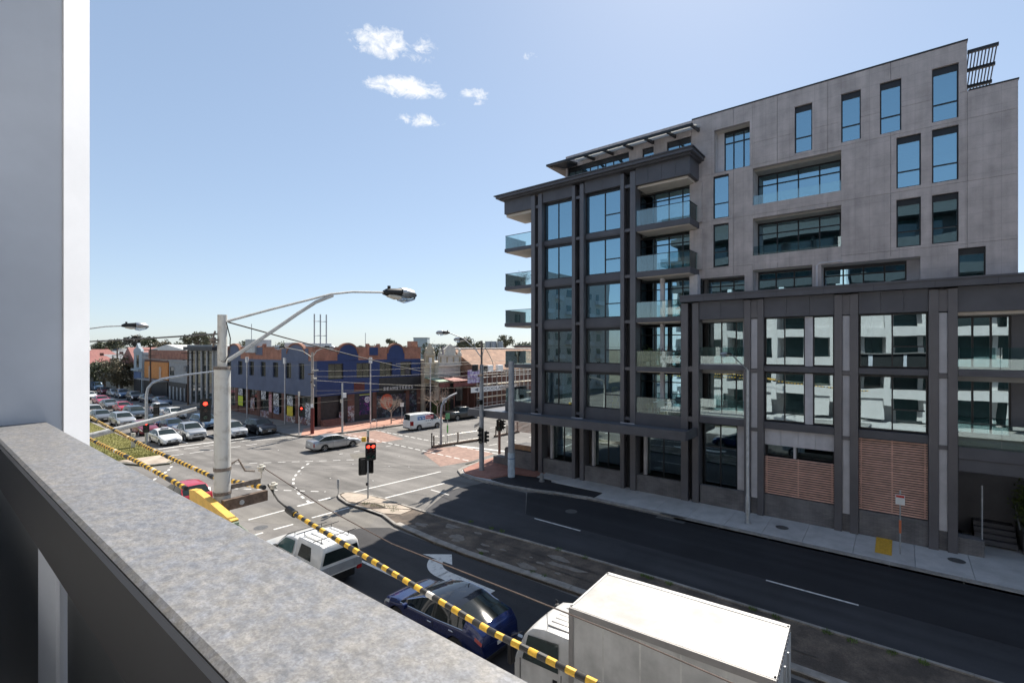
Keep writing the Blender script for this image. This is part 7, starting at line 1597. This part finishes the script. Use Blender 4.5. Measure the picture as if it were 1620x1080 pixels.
# far shops, towers and tanks on the skyline, set out along sight lines
def ground_dir(px):
    d = view_dir(px, 550); d.z = 0; return d / d.dot(Vector((math.sin(TH), math.cos(TH), 0)))
for px0, px1, ptop, dist, lab, m_ in ((654, 676, 534.5, 250, 'distant blue grey apartment tower above the Victorian parapet', m_pblue), (677, 702, 545, 260, 'low distant white flats right of the tower', MATS['sign_white']), (733, 746, 541, 150, 'pale blue plant building behind the tiled roof', m_pblue), (700, 800, 548.2, 190, 'long low pinkish warehouse beyond the tiled roof', M('pinkish_wall', (.42, .34, .36), .8, var=.1)), (815, 850, 547.5, 150, 'low brick warehouse at far right behind the balconies', m_rbd), (288, 320, 547.5, 190, 'dark slate roofed hall below the big skyline gum', M('slate_dark', (.08, .09, .12), .7))):
    d = ground_dir((px0 + px1) / 2); p = d * dist; w = (px1 - px0) / 765 * dist; h = CAM_H + (550 - ptop) / 765 * dist; dep = min(w, 12)
    t = thing('distant_building', lab, 'building', (p.x, p.y, 0), -TH); mb = MB(); mb.box(-w / 2, w / 2, 0, dep, 0, h); mb.build('wall', m_, t, local=True); mb = MB(); mb.box(-w / 2 - .2, w / 2 + .2, -.2, dep + .2, h + .001, h + .25); mb.build('roof', m_grroof, t, local=True)
    nf = max(2, int(h / 3.2)); nb = max(2, int(w / 3))
    for i in range(1, nf):
        for j in range(nb): mb = MB(); q = -w / 2 + (j + .5) * w / nb; mb.box(q - .6, q + .6, -.05, -.01, i * 3.1 + .6, i * 3.1 + 2.2); mb.build('window', m_winr, t, local=True)
for k, (px, nm) in enumerate(((772, 'left'), (781, 'middle'), (791, 'right'))):
    p = ground_dir(px) * 120; x, y = p.x, p.y
    t = thing('water_tank', f'{nm} one of three grey rooftop tanks on the skyline at right', 'tank', (x, y, 8), group='rooftop tanks'); mb = MB(); mb.cyl((x, y, 8), .75, 3.3, 14); mb.build('drum', M('tank_grey', (.3, .34, .38), .6, var=.2), t, True); mb = MB(); mb.tube([(x - .9, y, 8), (x - .9, y, 11.4)], .06, 5); mb.build('ladder', m_steel, t)
# ---------------------------------------------------------------- trees and planting
m_bark = M('bark', (.16, .13, .1), .9, var=.3, scale=4, bump=.4, bscale=20)
m_barkp = M('pale_bark', (.33, .27, .22), .9, var=.25, scale=4)
def leafm(name, c): return M(name, c, .6, var=.0, scale=1.6, c2=tuple(q * .45 for q in c), lo=.3, hi=.7, rv=.1)
m_gum = leafm('gum_leaf', (.17, .17, .10)); m_ever = leafm('evergreen_leaf', (.11, .125, .06)); m_dull = leafm('dull_leaf', (.2, .17, .1)); m_pine = leafm('pine_leaf', (.115, .11, .085)); m_bright = leafm('shrub_leaf', (.12, .17, .04))
def tree(name, label, x, y, z0, h, rx, rz_, mat, trunk=.35, n=26, leaf=.5, dens=70, seed=0, flat=1.0, cat='tree', group=None, open_=.25):
    r = random.Random(seed); t = thing(name, label, cat, (x, y, z0), group=group)
    mb = MB(); ch = h - rz_ * 1.1; mb.tube([(0, 0, 0), (r.uniform(-.2, .2), r.uniform(-.2, .2), ch * .5), (r.uniform(-.4, .4), r.uniform(-.4, .4), ch), (0, 0, h - rz_ * .6)], [trunk, trunk * .75, trunk * .55, trunk * .2], 7)
    cl = []
    for k in range(n):
        a = r.uniform(0, 6.283); q = math.sqrt(r.random()); zz = r.uniform(-1, 1); s = math.sqrt(max(0, 1 - zz * zz)) ** .7
        c = Vector((rx * q * s * math.cos(a), rx * q * s * math.sin(a), h - rz_ + rz_ * zz * .85)); cl.append((c, r.uniform(.55, 1.0)))
        if k % 2 == 0: mid = Vector((c.x * .3, c.y * .3, ch + (c.z - ch) * .3)); mb.tube([(0, 0, ch * .85), mid, c], [trunk * .4, trunk * .25, trunk * .08], 5)
    mb.build('trunk', m_bark, t, True, local=True)
    lv = MB(); cr = rx * 2.1 / math.sqrt(n)
    for c, s in cl:
        for k in range(dens):
            d = Vector((r.gauss(0, 1), r.gauss(0, 1), r.gauss(0, .7 * flat))); d = d.normalized() * (r.random() ** .45) * cr * s; p = c + d
            u = Vector((r.gauss(0, 1), r.gauss(0, 1), r.gauss(0, .8))).normalized(); v = u.cross(Vector((r.gauss(0, 1), r.gauss(0, 1), r.gauss(0, 1)))).normalized(); sz = leaf * r.uniform(.5, 1.1)
            lv.add([p - u * sz * .5, p + v * sz * .28, p + u * sz * .5, p - v * sz * .28], [(0, 1, 2, 3)])
    lv.build('crown', mat, t, local=True); return t
# skyline trees; height is above ground, placed along sight lines over the roofs
def sky_tree(px, ptop, dist, w_px, label, mat, seed, hfac=.75, **k):
    d = view_dir(px, 550); d.z = 0; hd = Vector((math.sin(TH), math.cos(TH), 0)); dp = dist; p = d * (dp / d.dot(hd)); H_ = CAM_H + (550 - ptop) / 765 * dp; wr = w_px / 765 * dp / 2
    return tree('gum_tree' if 'gum' in label else 'tree', label, p.x, p.y, 0, H_, wr, wr * hfac, mat, trunk=.35, seed=seed, group='skyline trees', **k)
sky_tree(312, 526, 170, 40, 'big spreading gum tree on the skyline left of the near pole', m_gum, 1, .6, n=30, leaf=.9)
sky_tree(214, 530, 190, 26, 'dense dark cypress on the skyline above the pale gabled shop', m_pine, 2, .8, n=22, leaf=.9)
sky_tree(236, 534, 190, 22, 'rounded dark tree right of the skyline cypress', m_ever, 3, .8, n=20, leaf=.9)
sky_tree(180, 538, 230, 24, 'flat topped gum tree left of the skyline cypress', m_gum, 4, .55, n=20, leaf=1)
sky_tree(158, 541, 240, 26, 'low dark tree at the left edge of the skyline', m_ever, 5, .5, n=20, leaf=1)
sky_tree(258, 541, 180, 30, 'olive green round tree in the middle of the left skyline', m_dull, 6, .6, n=22, leaf=.9)
sky_tree(288, 543, 210, 30, 'low dark tree between the olive tree and the big gum', m_ever, 7, .5, n=20, leaf=1)
sky_tree(330, 541, 200, 26, 'dark low tree right of the big gum', m_ever, 8, .6, n=18, leaf=1)
sky_tree(388, 541, 220, 30, 'small gum tree seen behind the near pole arm', m_gum, 9, .5, n=18, leaf=1)
sky_tree(480, 546, 300, 40, 'low gum tree beyond the flag pole', m_gum, 10, .35, n=18, leaf=1.2)
sky_tree(440, 545, 280, 40, 'low dark tree behind the notched blue pediment', m_ever, 11, .35, n=18, leaf=1.2)
sky_tree(619, 536, 150, 16, 'spindly gum tree over the blue arches', m_gum, 12, .7, n=14, leaf=.7)
sky_tree(734, 535, 140, 24, 'rounded gum tree above the tiled roof left of the corner pole', m_gum, 13, .6, n=20, leaf=.7)
sky_tree(757, 543, 150, 30, 'low gum tree behind the corner pole', m_gum, 14, .5, n=18, leaf=.8)
sky_tree(798, 530, 130, 24, 'airy tall gum tree beside the dark building balconies', m_gum, 15, .7, n=22, leaf=.6, dens=40)
sky_tree(778, 544, 160, 24, 'low tree between the tanks on the skyline', m_ever, 16, .5, n=16, leaf=.8)
sky_tree(690, 546, 200, 50, 'low tree line behind the cream parapets', m_ever, 17, .3, n=18, leaf=1)
sky_tree(830, 544, 190, 36, 'low trees seen through the lower balcony glass', m_ever, 18, .4, n=18, leaf=1)
ln = MB(); r = random.Random(88)
for px in range(120, 870, 2):     # far-off wooded suburbs that read as one band
    d = view_dir(px, 550); d.z = 0; f = Vector((math.sin(TH), math.cos(TH), 0)); dist = r.uniform(330, 460); p = d * (dist / d.dot(f)); top = 9.6 + (1.6 * math.sin(px * .045) + 1.3 * math.sin(px * .13 + 1) + 1.0 * math.sin(px * .31)) * .75
    for k in range(34):
        q = p + Vector((r.gauss(0, 2.6), r.gauss(0, 2.6), 0)); z = top * r.random() ** .6 + r.gauss(0, .25); u = Vector((r.gauss(0, 1), r.gauss(0, 1), r.gauss(0, .6))).normalized(); v = u.orthogonal().normalized(); s = r.uniform(.5, 1.1)
        ln.add([(q.x - u.x * s, q.y - u.y * s, z - u.z * s), (q.x + v.x * s, q.y + v.y * s, z + v.z * s), (q.x + u.x * s, q.y + u.y * s, z + u.z * s), (q.x - v.x * s, q.y - v.y * s, z - v.z * s)], [(0, 1, 2, 3)])
o = ln.build('tree_line', M('far_foliage', (.13, .14, .10), .8, c2=(.08, .085, .06), scale=.05), None); o['kind'] = 'stuff'; o['label'] = 'far wooded suburbs forming a low dark band on the horizon'; o['category'] = 'trees'
tree('street_tree', 'sprawling grey green street tree beside the pale gabled shop', 29.2, 133, .1, 7.6, 3.6, 3.2, m_dull, n=40, leaf=.5, dens=130, seed=30)
tree('street_tree', 'bushy green street tree at the top of the street', 28.9, 146, .1, 6.5, 3.6, 2.4, m_ever, n=34, leaf=.5, dens=130, seed=31)
tree('street_tree', 'dark green tree near the far left kerb', 28.5, 158, .1, 5.5, 3.5, 2.2, m_ever, n=34, leaf=.5, dens=120, seed=32)

def bare_tree(label, x, y, h, spread, seed):
    r = random.Random(seed); t = thing('bare_tree', label, 'tree', (x, y, .15)); mb = MB()
    mb.tube([(0, 0, 0), (.03, .02, h * .3), (.0, .05, h * .42)], [.09, .075, .06], 7); mb.build('trunk', m_barkp, t, True, local=True)
    tw = MB()
    def grow(p, d, l, rad, lev):
        q = p + d * l; m = p.lerp(q, .5) + Vector((r.uniform(-1, 1), r.uniform(-1, 1), 0)) * l * .06
        tw.tube([p, m, q], [rad, rad * .8, rad * .6], 4 if lev > 1 else 5, cap=False)
        if lev >= 5: return
        for k in range(3 if lev < 3 else 2):
            nd = (d + Vector((r.gauss(0, .55), r.gauss(0, .55), r.gauss(.12, .35)))).normalized(); grow(p.lerp(q, r.uniform(.55, 1)), nd, l * r.uniform(.6, .85), max(.006, rad * .6), lev + 1)
    for k in range(6):
        a = k * 1.05 + r.uniform(-.3, .3); grow(Vector((0, .03, h * (.3 + .02 * k))), Vector((math.cos(a) * .75, math.sin(a) * .75, .75)).normalized(), spread * .42, .04, 0)
    tw.build('branches', m_barkp, t, local=True); return t
bare_tree('leafless young street tree in front of the red roundel', 37.98, 49.9, 4.2, 2.1, 5)
bare_tree('leafless street tree above the roof of the white van', 44.6, 48.6, 4.9, 2.4, 6)
bare_tree('pale leafless street tree by the scaffold', 58.8, 47.2, 6, 2.6, 7)
# hedge wall by the dark doorway
hd = MB(); r = random.Random(77)
for k in range(2600):
    p = Vector((r.uniform(47.4, 50.5), r.uniform(52.2, 52.9), r.uniform(.2, 2.0))); u = Vector((r.gauss(0, 1), r.gauss(0, 1), r.gauss(0, 1))).normalized(); v = u.orthogonal().normalized(); s = r.uniform(.07, .14)
    hd.add([p - u * s, p + v * s * .6, p + u * s, p - v * s * .6], [(0, 1, 2, 3)])
o = hd.build('hedge', m_bright, None); tag(o, 'clipped green hedge beside the dark doorway behind the van', 'hedge')
# planter shrub by the entry steps on the right
pt = thing('planter', 'dark brick planter with a leafy shrub by the entry steps', 'planter', (33.4, -5.1, .25))
mb = MB(); mb.prism([(32.3, -4.5), (34.2, -4.5), (34.2, -5.9), (33.0, -5.9), (32.3, -5.3)], .2, 1.15); mb.build('brick_box', m_brickg, pt); mb = MB(); mb.prism([(32.45, -4.65), (34.05, -4.65), (34.05, -5.75), (33.05, -5.75), (32.45, -5.25)], 1.151, 1.17); mb.build('soil', m_soil, pt)
lv = MB()
for k in range(2600):
    c = Vector((33.3, -5.0, 2.2)) + Vector((r.gauss(0, .36), r.gauss(0, .3), r.gauss(0, .55))); u = Vector((r.gauss(0, 1), r.gauss(0, 1), r.gauss(0, .6))).normalized(); v = u.orthogonal().normalized(); s = r.uniform(.05, .1)
    lv.add([c - u * s, c + v * s * .45, c + u * s, c - v * s * .45], [(0, 1, 2, 3)])
lv.build('shrub', m_bright, pt)
mb = MB(); mb.prism([(31.2, -4.9), (60, -4.9), (60, -14), (30.9, -14), (30.9, -5.2)], .1, .262); o = mb.build('lane_paving', M('lane_cobbles', (.13, .125, .12), .8, var=.3, scale=6, bump=.8, bscale=9), foot)
# things on the dark building's balconies
def pot_plant(label, x, y, z, h, w, mat, seed):
    r = random.Random(seed); t = thing('pot_plant', label, 'plant', (x, y, z)); mb = MB(); mb.lathe([(0, 0), (.1, 0), (.15, .28), (.16, .3), (.13, .3)], 10, c=(x, y, z)); mb.build('pot', M('pot_pale', (.5, .48, .44), .7), t, True); l = MB()
    for k in range(240):
        c = Vector((x, y, z + .3 + h / 2)) + Vector((r.gauss(0, w * .4), r.gauss(0, w * .4), r.gauss(0, h * .3))); u = Vector((r.gauss(0, 1), r.gauss(0, 1), r.gauss(.5, .6))).normalized(); v = u.orthogonal().normalized(); s = r.uniform(.05, .11); l.add([c - u * s, c + v * s * .35, c + u * s, c - v * s * .35], [(0, 1, 2, 3)])
    l.build('leaves', mat, t); return t
pot_plant('bushy plant on the third level side balcony of the dark building', 30.7, 23.4, 14.63, .7, .6, m_dull, 1)
pot_plant('tall leafy plant on the second level recessed balcony', 30.9, 13.1, 8.47, .9, .45, m_bright, 2)
pot_plant('reddish brown plant on the second level recessed balcony', 30.9, 11.9, 8.47, .9, .5, leafm('rust_leaf', (.22, .08, .04)), 3)
pot_plant('plant at the right end of the third level recessed balcony', 31.0, 10.9, 11.7, .8, .4, m_ever, 4)
pot_plant('small white potted plant on the first level terrace', 30.8, 12.9, 5.43, .3, .3, m_bright, 5)
tb = thing('white_table', 'white outdoor table on the first level terrace', 'table', (31.0, 12.2, 5.43)); mb = MB(); mb.bbox(30.75, 31.35, 11.5, 12.7, 6.1, 6.15, .01); mb.build('table_top', MATS['sign_white'], tb)
for x in (30.8, 31.3):
    for y in (11.57, 12.63): mb = MB(); mb.tube([(x, y, 5.43), (x, y, 6.1)], .02, 6); mb.build('leg', MATS['sign_white'], tb)
def chair(label, x, y, mat, z, rz, sc_=1.0, group='terrace chairs'):
    t = thing('chair', label, 'chair', (x, y, z), rz, group=group); mb = MB(); mb.bbox(-.22, .22, -.22, .22, .42, .46, .015); mb.build('seat', mat, t, local=True)
    mb = MB(); mb.slab([(-.2, .46), (.2, .46), (.24, .85), (-.24, .85)], 'x', -.24, -.2); mb.build('backrest', mat, t, local=True)
    for sx in (-.18, .18):
        for sy in (-.18, .18): mb = MB(); mb.tube([(sx * 1.1, sy * 1.1, 0), (sx, sy, .42)], .014, 6); mb.build('leg', mat, t, local=True)
    return t
chair('white moulded chair at the left of the terrace table', 30.62, 12.0, MATS['sign_white'], 5.43, R(0)); chair('white moulded chair right of the terrace table', 30.9, 11.05, MATS['sign_white'], 5.43, R(100))
yc = thing('yellow_stool', 'bright yellow sculptural stool behind the first floor glass', 'stool', (31.2, 15.6, 5.37)); m_yc = M('stool_yellow', (.75, .48, .02), .4, emit=None)
for nm, pr_ in (('base', [(0, .1), (.26, .1), (.24, .5), (.13, .6)]), ('waist', [(.13, .6), (.2, .75), (.13, .9)]), ('top', [(.13, .9), (.27, 1.05), (.27, 1.5), (.2, 1.6), (0, 1.62)])): mb = MB(); mb.lathe(pr_, 14, c=(31.0, 15.55, 5.37)); mb.build(nm, m_yc, yc, True)
